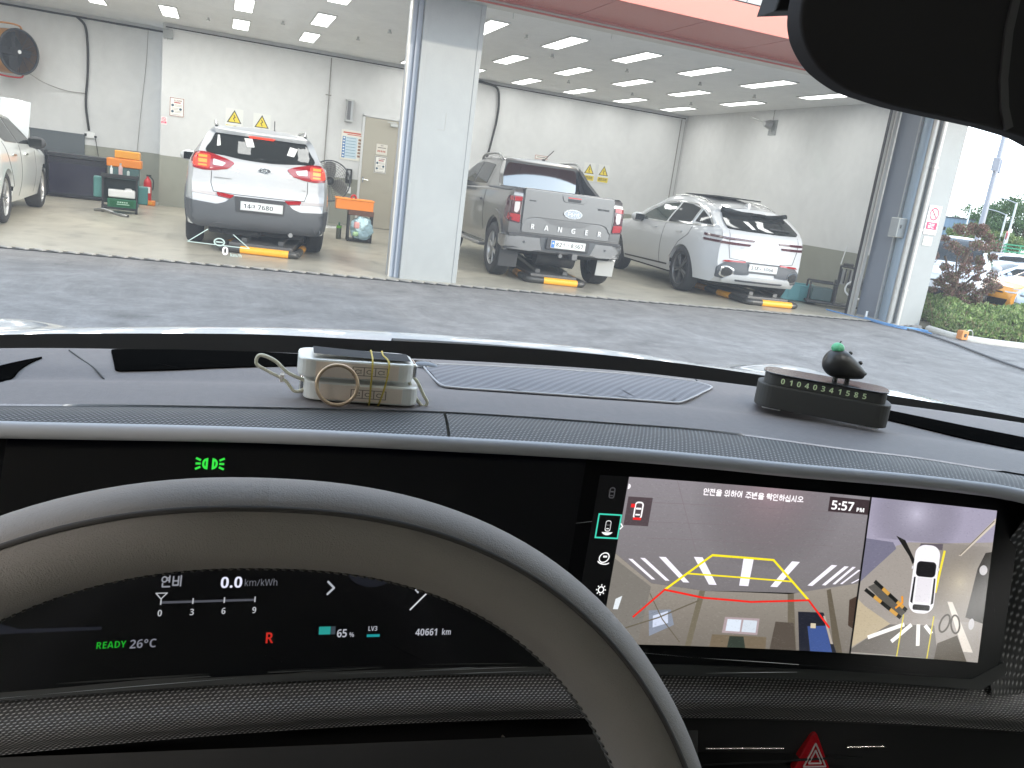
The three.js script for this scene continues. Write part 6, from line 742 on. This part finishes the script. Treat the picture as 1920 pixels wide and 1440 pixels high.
    x.fillStyle = '#e9e6ec'; x.beginPath(); x.roundRect(0.809 * Wd, 0.277 * Hh, 0.063 * Wd, 0.443 * Hh, 34); x.fill(); x.fillStyle = '#17161a'; x.beginPath(); x.roundRect(0.817 * Wd, 0.385 * Hh, 0.049 * Wd, 0.1 * Hh, 14); x.fill(); P([[0.814, 0.49], [0.818, 0.49], [0.818, 0.66], [0.812, 0.65]], '#17161a'); P([[0.864, 0.49], [0.868, 0.49], [0.87, 0.65], [0.864, 0.66]], '#17161a'); x.fillStyle = '#17161a'; x.beginPath(); x.roundRect(0.82 * Wd, 0.665 * Hh, 0.043 * Wd, 0.035 * Hh, 6); x.fill(); x.fillStyle = '#d8d4da'; x.fillRect(0.823 * Wd, 0.49 * Hh, 0.037 * Wd, 0.16 * Hh); x.fillStyle = '#cfccd2'; x.fillRect(0.805 * Wd, 0.42 * Hh, 8, 10); x.fillRect(0.869 * Wd, 0.42 * Hh, 8, 10); x.restore(); x.fillStyle = '#0a090a'; x.fillRect(0.677 * Wd, 0, 6, Hh); for (let i = 0; i < 9000; i++) { x.fillStyle = i % 2 ? 'rgba(255,250,245,0.05)' : 'rgba(20,16,20,0.06)'; x.fillRect((0.072 + 0.928 * rnd()) * Wd, rnd() * Hh, 2 + 5 * rnd(), 2); }
  });
  part('centre_screen', conform([[0.249, -0.103 * 0.172], [0.613, -0.103 * 0.172], [0.613, -0.89 * 0.172], [0.249, -0.89 * 0.172]], dispMap, 0.0009, 0, 0.02), screenMat(tex, 1.0), disp);
}
// woven lower trim, the black fascia under it
const zBt = (x) => 0.172 * x * x - 0.053 * x - 0.54;
part('lower_woven_trim', weaveGeo(-0.6, 1.3, (x, v) => { const a = v * 1.0; return V(x, 0.928 - 0.036 * a, zBt(Math.min(x, 0.66)) - 0.004 + 0.016 * Math.sin(clamp(a * 1.15) * Math.PI * 0.8)); }, 120, 12), std(0.95, 0.93, 0.9, 0.5, 0, { map: wvC, bumpMap: wvB, bumpScale: 0.0006 }), CAR);  // same weave as the upper strip, lightened in colour to replace missing light
part('display_surround', weaveGeo(0.628, 1.3, (x, v) => V(x - 0.03 * v * sstep(0.72, 0.63, x), lerp(1.101, 0.925, v), lerp(zT2(Math.max(x, 0.64)), zBt(0.66) - 0.006, v) - 0.03 * sstep(0.665, 0.628, x) * Math.sin(v * Math.PI)), 40, 12), CM.weave, CAR);
part('leak_backing', span(0.52, 1.28, 0.6, 1.08, -0.66, -0.61), CM.darker, CAR);  // unseen black box added to block daylight leaking past the trim
part('lower_fascia', grid((u, v) => { const x = lerp(-0.6, 1.3, u); return V(x, lerp(0.895, 0.45, v), zBt(Math.min(x, 0.66)) - 0.012 - 0.02 * Math.sin(v * 3)); }, 60, 12), CM.dark, CAR);
part('fascia_ledge', grid((u, v) => { const x = lerp(0.13, 1.3, u); return V(x, lerp(0.893, 0.878, v), zBt(Math.min(x, 0.66)) + lerp(-0.004, -0.012, v)); }, 40, 2), std(0.03, 0.028, 0.028, 0.5), CAR);
{ const v = sub('air_vent', CAR); const bright = std(0.75, 0.68, 0.62, 0.25, 0.9);
  part('vent_trim', rod([0.352, 0.8575, -0.538], [0.428, 0.854, -0.538], 0.0011, 6), bright, v); part('vent_trim', rod([0.493, 0.852, -0.538], [0.565, 0.85, -0.538], 0.0011, 6), bright, v); part('vent_trim', rod([0.622, 0.848, -0.538], [0.80, 0.843, -0.53], 0.0011, 6), bright, v); part('vent_trim', tube([[0.171, 0.876, -0.54], [0.176, 0.871, -0.54], [0.185, 0.868, -0.54], [0.25, 0.8635, -0.54]], 0.0011, 20, 6), bright, v);
  for (let i = 0; i < 5; i++) part('vent_slat', bx(0.46, 0.002, 0.03, 0.58, 0.838 - i * 0.012, -0.556), CM.darker, v); part('vent_slat', bx(0.14, 0.002, 0.03, 0.25, 0.848, -0.556), CM.darker, v);
  part('vent_tab', extrude(roundPoly([[0.566, 0.846], [0.622, 0.849], [0.634, 0.84], [0.645, 0.80], [0.60, 0.80]], 0.006), 0.012, 0.002), std(0.03, 0.031, 0.033, 0.45), v, [0, 0, -0.552]); part('tab_edge', rod([0.566, 0.844, -0.537], [0.598, 0.80, -0.537], 0.001, 5), bright, v); }
{ const b = sub('hazard_switch', CAR); part('switch_plate', bx(0.056, 0.09, 0.012, 0.4655, 0.83, -0.556, 0.003), std(0.02, 0.019, 0.019, 0.35), b); part('hazard_button', extrude(roundPoly([[0.4595, 0.867], [0.4925, 0.811], [0.4445, 0.811]], 0.007, 5), 0.004, 0.0015), phys(0.42, 0.006, 0.012, 0.2, 0, { clearcoat: 1 }), b, [0, 0, -0.5475]);
  const tri = (s, w) => { const c = [0.4667, 0.8378], p = [[-0.0037, 0.0167], [0.0126, -0.0083], [-0.0104, -0.0075]].map(([a, d]) => [c[0] + a * s, c[1] + d * s]); return [0, 1, 2].map((i) => rod([...p[i], -0.5415], [...p[(i + 1) % 3], -0.5415], w, 6)); }; part('hazard_symbol', [...tri(1.0, 0.0007), ...tri(0.56, 0.0007)], std(0.7, 0.62, 0.62, 0.5), b); }
// steering wheel
{ const w = sub('steering_wheel', CAR, [-0.011, 0.9905, -0.243], [-0.438, 0, 0]);
  const rim = (A) => 0.1835 * (Math.abs(Math.sin(A)) ** 2.275 + Math.abs(Math.cos(A) * 1.012) ** 2.275) ** (-1 / 2.275);
  const pt = (A, B, k = 1) => { const r = rim(A) + 0.0182 * k * Math.cos(B); return V(r * Math.sin(A), r * Math.cos(A), 0.0233 * k * Math.sin(B)); };
  part('rim', grid((u, v) => pt(u * 2 * Math.PI, v * 2 * Math.PI), 160, 28, (u, v) => [u * 24, v * 3]), CM.leather, w);
  for (const B of [1.3]) part('rim_seam', tube(Array.from({ length: 90 }, (_, i) => pt((i / 90) * 2 * Math.PI, B, 1.0)), 0.0013, 200, 6, true), std(0.06, 0.053, 0.05, 0.8), w);
  const st = []; for (let i = 0; i < 150; i++) { const A = -1.6 + (i / 150) * 3.2, p = pt(A, 3.25, 1.0), q = pt(A + 0.01, 3.05, 1.0); st.push(rod(p, q, 0.0009, 4)); } const s = part('rim_stitching', st, std(0.05, 0.045, 0.04, 0.8), w); s.userData.kind = 'stuff';
  for (const sg of [-1, 1]) { part('spoke', extrude(roundPoly([[sg * 0.05, 0.03], [sg * 0.172, 0.012], [sg * 0.172, -0.045], [sg * 0.05, -0.05]], 0.01), 0.02, 0.004), CM.dark, w, [0, 0, -0.012]); part('spoke_wrap', grid((u, v) => pt(sg * lerp(1.45, 2.0, u), v * 2 * Math.PI, 1.04), 16, 24), std(0.09, 0.082, 0.075, 0.5), w); }
  part('spoke', extrude(roundPoly([[-0.035, -0.04], [0.035, -0.04], [0.045, -0.172], [-0.045, -0.172]], 0.01), 0.02, 0.004), CM.dark, w, [0, 0, -0.012]); part('hub', new THREE.SphereGeometry(0.075, 28, 16).scale(1.1, 0.8, 0.4), CM.dark, w); part('column', rod([0, 0, -0.03], [0, 0, -0.18], 0.03, 20), CM.darker, w); }
part('column_cover', bx(0.24, 0.10, 0.14, -0.02, 0.80, -0.47, 0.04), std(0.028, 0.026, 0.025, 0.6), CAR); part('wiper_stalk', [rod([0.06, 0.895, -0.44], [0.16, 0.885, -0.45], 0.008, 10), rod([0.135, 0.8885, -0.441], [0.162, 0.8875, -0.442], 0.0022, 6)], CM.dark, CAR);
part('knee_panel', grid((u, v) => V(lerp(-0.55, 0.33, u), lerp(0.89, 0.55, v), -0.52 + 0.05 * Math.sin(v * 3)), 10, 8), std(0.022, 0.02, 0.019, 0.7), CAR);
// glass, bonnet, shell
const zHead = (x) => -0.50 + 0.11 * ((x - 0.36) / 0.8) ** 2;
const glassAt = (x, v) => V(lerp(x, 0.36 + (x - 0.36) * 0.82, v), lerp(1.075, 1.475, v), lerp(zW1(x) - 0.03, zHead(x), v) - 0.05 * Math.sin(v * Math.PI));
part('windscreen', grid((u, v) => glassAt(lerp(-0.56, 1.28, u), v), 60, 24), phys(0.96, 0.985, 0.975, 0.17, 0, { transmission: 1, thickness: 0, ior: 1.45, side: THREE.DoubleSide }), CAR);
part('windscreen_border', grid((u, v) => { const p = glassAt(lerp(-0.56, 1.28, u), lerp(-0.03, 0.052, v)); return V(p.x, p.y, p.z + 0.004); }, 60, 2), CM.frit, CAR);
part('cowl', grid((u, v) => { const x = lerp(-0.56, 1.28, u); return V(x, lerp(1.05, 0.99, v), zW1(x) - 0.04 - 0.2 * v); }, 50, 3), CM.dark, CAR);
part('wiper_blade', tube(Array.from({ length: 14 }, (_, i) => { const x = lerp(0.1, 0.66, i / 13); const p = glassAt(x, 0.04 - 0.018 * (i / 13)); return V(p.x, p.y, p.z - 0.012); }), 0.004, 40, 6), CM.dark, CAR);
const crest = curve([[-0.66, 0.95], [-0.47, 0.985], [-0.285, 1.006], [-0.088, 1.023], [0.088, 1.033], [0.314, 1.037], [0.561, 1.035], [0.76, 1.021], [1.15, 1.003], [1.342, 0.976], [1.45, 0.93]]);
part('bonnet', grid((u, v) => { const x = lerp(-0.66, 1.42, u), z = lerp(-1.16, -2.55, v), d = -1.4 - z; const y = d < 0 ? crest(x) - 0.0055 - 0.3 * d * d : crest(x) - 0.0055 - 0.2 * d - 0.06 * d * d; return V(x, y + 0.046 * Math.exp(-(((x + 0.62) / 0.15) ** 2)) * sstep(0.1, 0.4, d) + 0.03 * Math.exp(-(((x - 1.06) / 0.14) ** 2)) * sstep(0.02, 0.2, d) - 0.25 * sstep(0.9, 1.15, d), z); }, 90, 60), CM.hood, CAR);
part('front_end', span(-0.6, 1.34, 0.25, 0.68, -2.5, -1.4, 0.1), CM.hood, CAR);
part('roof', span(-0.52, 1.24, 1.482, 1.52, -0.48, 2.2), CM.headliner, CAR); part('rear_panel', span(-0.56, 1.28, 0.3, 1.0, 2.2, 2.24), CM.headliner, CAR); part('rear_glass', span(-0.5, 1.22, 1.005, 1.48, 2.205, 2.211), phys(0.75, 0.8, 0.78, 0, 0, { transmission: 1, thickness: 0 }), CAR); part('cabin_floor', span(-0.56, 1.28, 0.22, 0.26, -0.9, 2.2), CM.darker, CAR);
const paneM = phys(0.75, 0.8, 0.78, 0, 0, { transmission: 1, thickness: 0 });
{ const d = sub('open_door', CAR, [-0.58, 0, -0.72], [0, -62 * D, 0]); part('door_skin', span(-0.03, 0.03, 0.25, 1.06, 0, 1.05, 0.02), CM.hood, d); part('door_glass', span(-0.003, 0.003, 1.06, 1.44, 0.25, 1.0), paneM, d); }
for (const x of [-0.58, 1.3]) { if (x > 0) { part('door', span(x - 0.03, x + 0.03, 0.25, 1.06, -0.75, 0.37, 0.01), CM.dark, CAR); part('side_glass', span(x - 0.003, x + 0.003, 1.06, 1.48, -0.4, 0.25), paneM, CAR); } part('rear_door', span(x - 0.03, x + 0.03, 0.25, 1.06, 0.38, 2.2, 0.01), CM.dark, CAR); part('centre_pillar', span(x - 0.02, x + 0.02, 1.06, 1.48, 0.3, 0.45), CM.headliner, CAR); part('rear_side_glass', span(x - 0.003, x + 0.003, 1.06, 1.48, 0.5, 2.2), paneM, CAR); part('front_pillar', bar([x, 1.05, -0.72], [x + (x < 0 ? 0.1 : -0.1), 1.49, -0.42], 0.06, 0.07), CM.headliner, CAR); }
for (const x of [0.0, 0.72]) part('seat', [bx(0.5, 0.14, 0.5, x, 0.5, 0.35, 0.05), bx(0.48, 0.6, 0.14, x, 0.82, 0.9, 0.05), bx(0.24, 0.14, 0.1, x, 1.2, 0.95, 0.04)], std(0.42, 0.41, 0.39, 0.8), CAR);
{ const m = sub('rear_view_mirror', CAR); part('mirror_housing', extrude(roundPoly([[0.2575, 1.45], [0.2575, 1.418], [0.2585, 1.411], [0.262, 1.403], [0.268, 1.396], [0.276, 1.3895], [0.286, 1.385], [0.298, 1.381], [0.33, 1.3775], [0.361, 1.3765], [0.397, 1.3755], [0.426, 1.373], [0.45, 1.367], [0.48, 1.36], [0.52, 1.36], [0.545, 1.38], [0.55, 1.43], [0.53, 1.462], [0.40, 1.472], [0.29, 1.468]], 0.006), 0.012, 0.002, 3), std(0.022, 0.02, 0.022, 0.9), m, [0, 0, -0.464]); part('housing_seam', strip((a, b) => V(a, b, -0.4495), [[0.393, 1.455], [0.394, 1.428], [0.399, 1.401], [0.405, 1.385], [0.412, 1.374]], 0.0055, 0.0012, 0.002), std(0.06, 0.055, 0.06, 0.5), m); part('sensor_cover', extrude([[0.262, 1.425], [0.285, 1.43], [0.30, 1.46], [0.27, 1.47]], 0.02, 0.002), CM.darker, m, [0, 0, -0.51]); part('mirror_stalk', rod([0.36, 1.42, -0.49], [0.36, 1.485, -0.52], 0.018, 12), CM.darker, m); }
{ // head-up symbols shining on the glass
  const k = 0.925, P = (x, y, z) => V(x * k, 1.3 + (y - 1.3) * k, z * k), h = sub('head_up_display', CAR), wm = glow(0.75, 0.95, 0.9, 0.8), r = 0.00042;
  part('lane_frame', [rod(P(-0.101, 1.223, -0.836), P(-0.122, 1.207, -0.858), r, 5), rod(P(-0.122, 1.207, -0.858), P(-0.064, 1.206, -0.859), r, 5), rod(P(-0.064, 1.206, -0.859), P(-0.078, 1.22, -0.839), r, 5)], wm, h); part('wheel_icon', [new THREE.TorusGeometry(0.0043, 0.0007, 6, 24).scale(1, 0.75, 1), bx(0.006, 0.0012, 0.0006)], wm, h, P(-0.092, 1.21, -0.853).toArray()); part('speed_digit', text3('0', 0.0075, 0.0003), glow(1, 1, 1, 1.3), h, P(-0.0875, 1.2005, -0.866).toArray()); part('speed_unit', text3('km/h', 0.003, 0.0003), wm, h, P(-0.0775, 1.1965, -0.872).toArray()); }
// ---- things lying on the dashboard (placed in the car frame, added to the scene)
const toWorld = (x, y, z) => { const c = Math.cos(6.3 * D), s = Math.sin(6.3 * D); return [c * x - s * z, y, s * x + c * z]; };
function fobTex(flip) { return canvas(256, 64, (x) => { x.fillStyle = '#e6d8ca'; x.fillRect(0, 0, 256, 64); for (let i = 0; i < 400; i++) { x.fillStyle = i % 2 ? '#ddcfc0' : '#ecdfd2'; x.fillRect((i * 37) % 256, (i * 13) % 64, 14, 1); } x.strokeStyle = '#6d5e52'; x.lineWidth = 2.5; const o = flip ? 96 : 112; x.strokeRect(o, 14, 110, 36); for (const k of [1, 2]) { x.beginPath(); x.moveTo(o + k * 36, 14); x.lineTo(o + k * 36, 50); x.stroke(); } for (let k = 0; k < 3; k++) { const c = o + 18 + k * 36.5; x.beginPath(); x.arc(c - 2, 33, 8, 0.7, 5.6); x.stroke(); x.fillStyle = '#6d5e52'; x.fillRect(c + 6, 24, 3, 8); x.fillRect(c + 6, 36, 4, 4); } }); }
function fob(label, x, y, z, turn, flip) {
  const o = thing('car_key', label, 'car key', toWorld(x, y, z), turn, 'car keys banded together on the dashboard'), L = 0.095, h = 0.0165, d = 0.042;
  part('key_body', extrude(roundPoly([[-L / 2, -d / 2], [L / 2, -d / 2], [L / 2, d / 2], [-L / 2, d / 2]], 0.012, 6), h - 0.003, 0.0015, 2).rotateX(-Math.PI / 2).translate(0, 0.0015, 0), CM.fob, o); part('button_face', bx(L * 0.74, h * 0.82, 0.001, 0, h / 2, d / 2 + 0.0012, 0.0004), CM.champagne, o); part('button_print', new THREE.PlaneGeometry(L * 0.72, h * 0.78), new THREE.MeshStandardMaterial({ map: fobTex(flip), roughness: 0.35, metalness: 0.3 }), o, [0, h / 2, d / 2 + 0.0022]); part('end_clip', bx(0.012, h * 0.8, d * 0.6, (flip ? -1 : 1) * (L / 2 - 0.001), h / 2, 0, 0.002), M.chrome, o);
  const s = flip ? -1 : 1; part('strap', s < 0 ? [tube([[-0.046, 0.008, 0.012], [-0.055, 0.004, 0.014], [-0.064, 0.013, 0.014], [-0.078, 0.02, 0.014], [-0.088, 0.026, 0.014], [-0.086, 0.033, 0.014], [-0.074, 0.03, 0.014], [-0.062, 0.02, 0.014], [-0.046, 0.012, 0.012]], 0.0016, 80, 6, true)] : [tube([[0.046, 0.006, 0.01], [0.053, 0.0, 0.012], [0.06, -0.012, 0.014], [0.064, -0.019, 0.014], [0.061, -0.0225, 0.014], [0.055, -0.017, 0.014], [0.046, 0.0, 0.012]], 0.0016, 70, 6, true)], CM.strap, o); if (flip) part('strap_stud', rod([-0.067, 0.012, 0.012], [-0.066, 0.0195, 0.017], 0.0018, 8), CM.champagne, o);
  return o;
}
fob('lower car key of the stack on the dashboard, strap to the left', 0.047, 1.1036, -0.704, -8 * D, true); fob('upper car key of the stack on the dashboard, strap to the right', 0.041, 1.1235, -0.704, -4 * D, false);
{ const p = toWorld(0.0255, 1.1205, -0.6735), o = solo('key_ring', new THREE.TorusGeometry(0.0168, 0.0016, 10, 48).scale(1, 1, 1), CM.brass, 'round brass key ring hanging in front of the two keys', 'key ring'); o.position.set(...p); o.rotation.set(-0.12, -0.1, 0); }
{ const p = toWorld(0.055, 1.1, -0.703), o = thing('rubber_band', 'yellow rubber band looped twice round the two keys', 'rubber band', p, -7 * D); for (const [x, l] of [[-0.001, 0.0], [0.009, -0.002]]) part('loop', tube([[x + l, 0.0035, 0.0228], [x - l, 0.021, 0.0245], [x - 2 * l, 0.0398, 0.0225], [x, 0.0422, 0.0], [x, 0.0398, -0.0225], [x, 0.021, -0.0245], [x, 0.0035, -0.0225], [x, 0.0025, 0.0]], 0.0008, 80, 6, true), CM.band, o); }
{ const o = solo('paper_slip', grid((u, v) => V(lerp(-0.036, 0.046, u), 0.0008 + 0.002 * (1 - u) ** 2, lerp(-0.01, 0.018, v)), 14, 2), std(0.02, 0.02, 0.022, 0.8, 0, { side: THREE.DoubleSide }), 'thin dark card lying on top of the upper key', 'card'); o.position.set(...toWorld(0.04, 1.1412, -0.704)); o.rotation.y = -4 * D; }
{ // phone number stand
  const o = thing('phone_number_stand', 'black parking number stand with pale green digits on the dashboard', 'number stand', toWorld(0.5455, 1.1005, -0.757), -6.3 * D - 30 * D), st = (w, d) => roundPoly([[-w / 2, -d / 2], [w / 2, -d / 2], [w / 2, d / 2], [-w / 2, d / 2]], d * 0.42, 8), slab = (w, d, y0, y1) => extrude(st(w, d), y1 - y0 - 0.002, 0.001, 2).rotateX(-Math.PI / 2).translate(0, y0 + 0.001, 0);
  part('base', slab(0.136, 0.046, 0.003, 0.028), CM.holder, o); part('number_block', slab(0.124, 0.038, 0.026, 0.0395), CM.holder, o); part('top_tray', slab(0.128, 0.042, 0.0395, 0.0412), phys(0.03, 0.03, 0.03, 0.18, 0), o); for (const x of [-0.05, 0.05]) part('foot_pad', bx(0.02, 0.003, 0.03, x, 0.0015, 0, 0.001), M.paper, o);
  const dg = std(0.62, 0.74, 0.44, 0.6); [...'01040341585'].forEach((c, i) => part('digit', text3(c, 0.0058, 0.0004), dg, o, [-0.044 + i * 0.0083, 0.0338, 0.0202])); }
{ // little ornament on the stand
  const o = thing('dash_ornament', 'black drop shaped ornament with a green ball on the number stand', 'ornament', toWorld(0.561, 1.1417, -0.752), -6.3 * D - 14 * D), bk = std(0.018, 0.017, 0.016, 0.4);
  const g = new THREE.LatheGeometry(smoothPoly([[0.0, -0.0165], [0.008, -0.0145], [0.0125, -0.008], [0.0135, 0.0], [0.0115, 0.009], [0.0075, 0.02], [0.003, 0.030], [0.0, 0.034]], 60).slice(0, 44).map((p) => V2(Math.max(0.0001, p[0]), p[1])).filter((p, i, a) => i === 0 || p.y > a[i - 1].y), 32);
  g.scale(1.16, 1.05, 1.16).rotateZ(-Math.PI / 2 - 0.30).translate(-0.006, 0.0185, 0); part('body', g, bk, o);
  const bl = part('green_ball', new THREE.SphereGeometry(0.0068, 20, 14).scale(1, 0.86, 1), std(0.10, 0.42, 0.22, 0.45), o, [-0.0115, 0.0355, 0]); part('stem', rod([0, 0.0045, 0], [0.002, 0.0078, 0], 0.0007, 6), bk, bl); for (const [x, y] of [[0.003, 0.0315], [0.016, 0.0225], [0.023, 0.0115]]) part('stud', [new THREE.SphereGeometry(0.0024, 12, 8).translate(x, y, 0), rod([x - 0.003, y - 0.004, 0], [x, y, 0], 0.0012, 6)], bk, o); for (const x of [-0.008, 0.005]) part('foot', rod([x, 0.0, 0.003], [x, 0.008, 0.002], 0.0028, 10), bk, o); }
scene.traverse((o) => { if (o.isMesh) { o.castShadow = true; o.receiveShadow = true; } });
renderer.render(scene, camera);
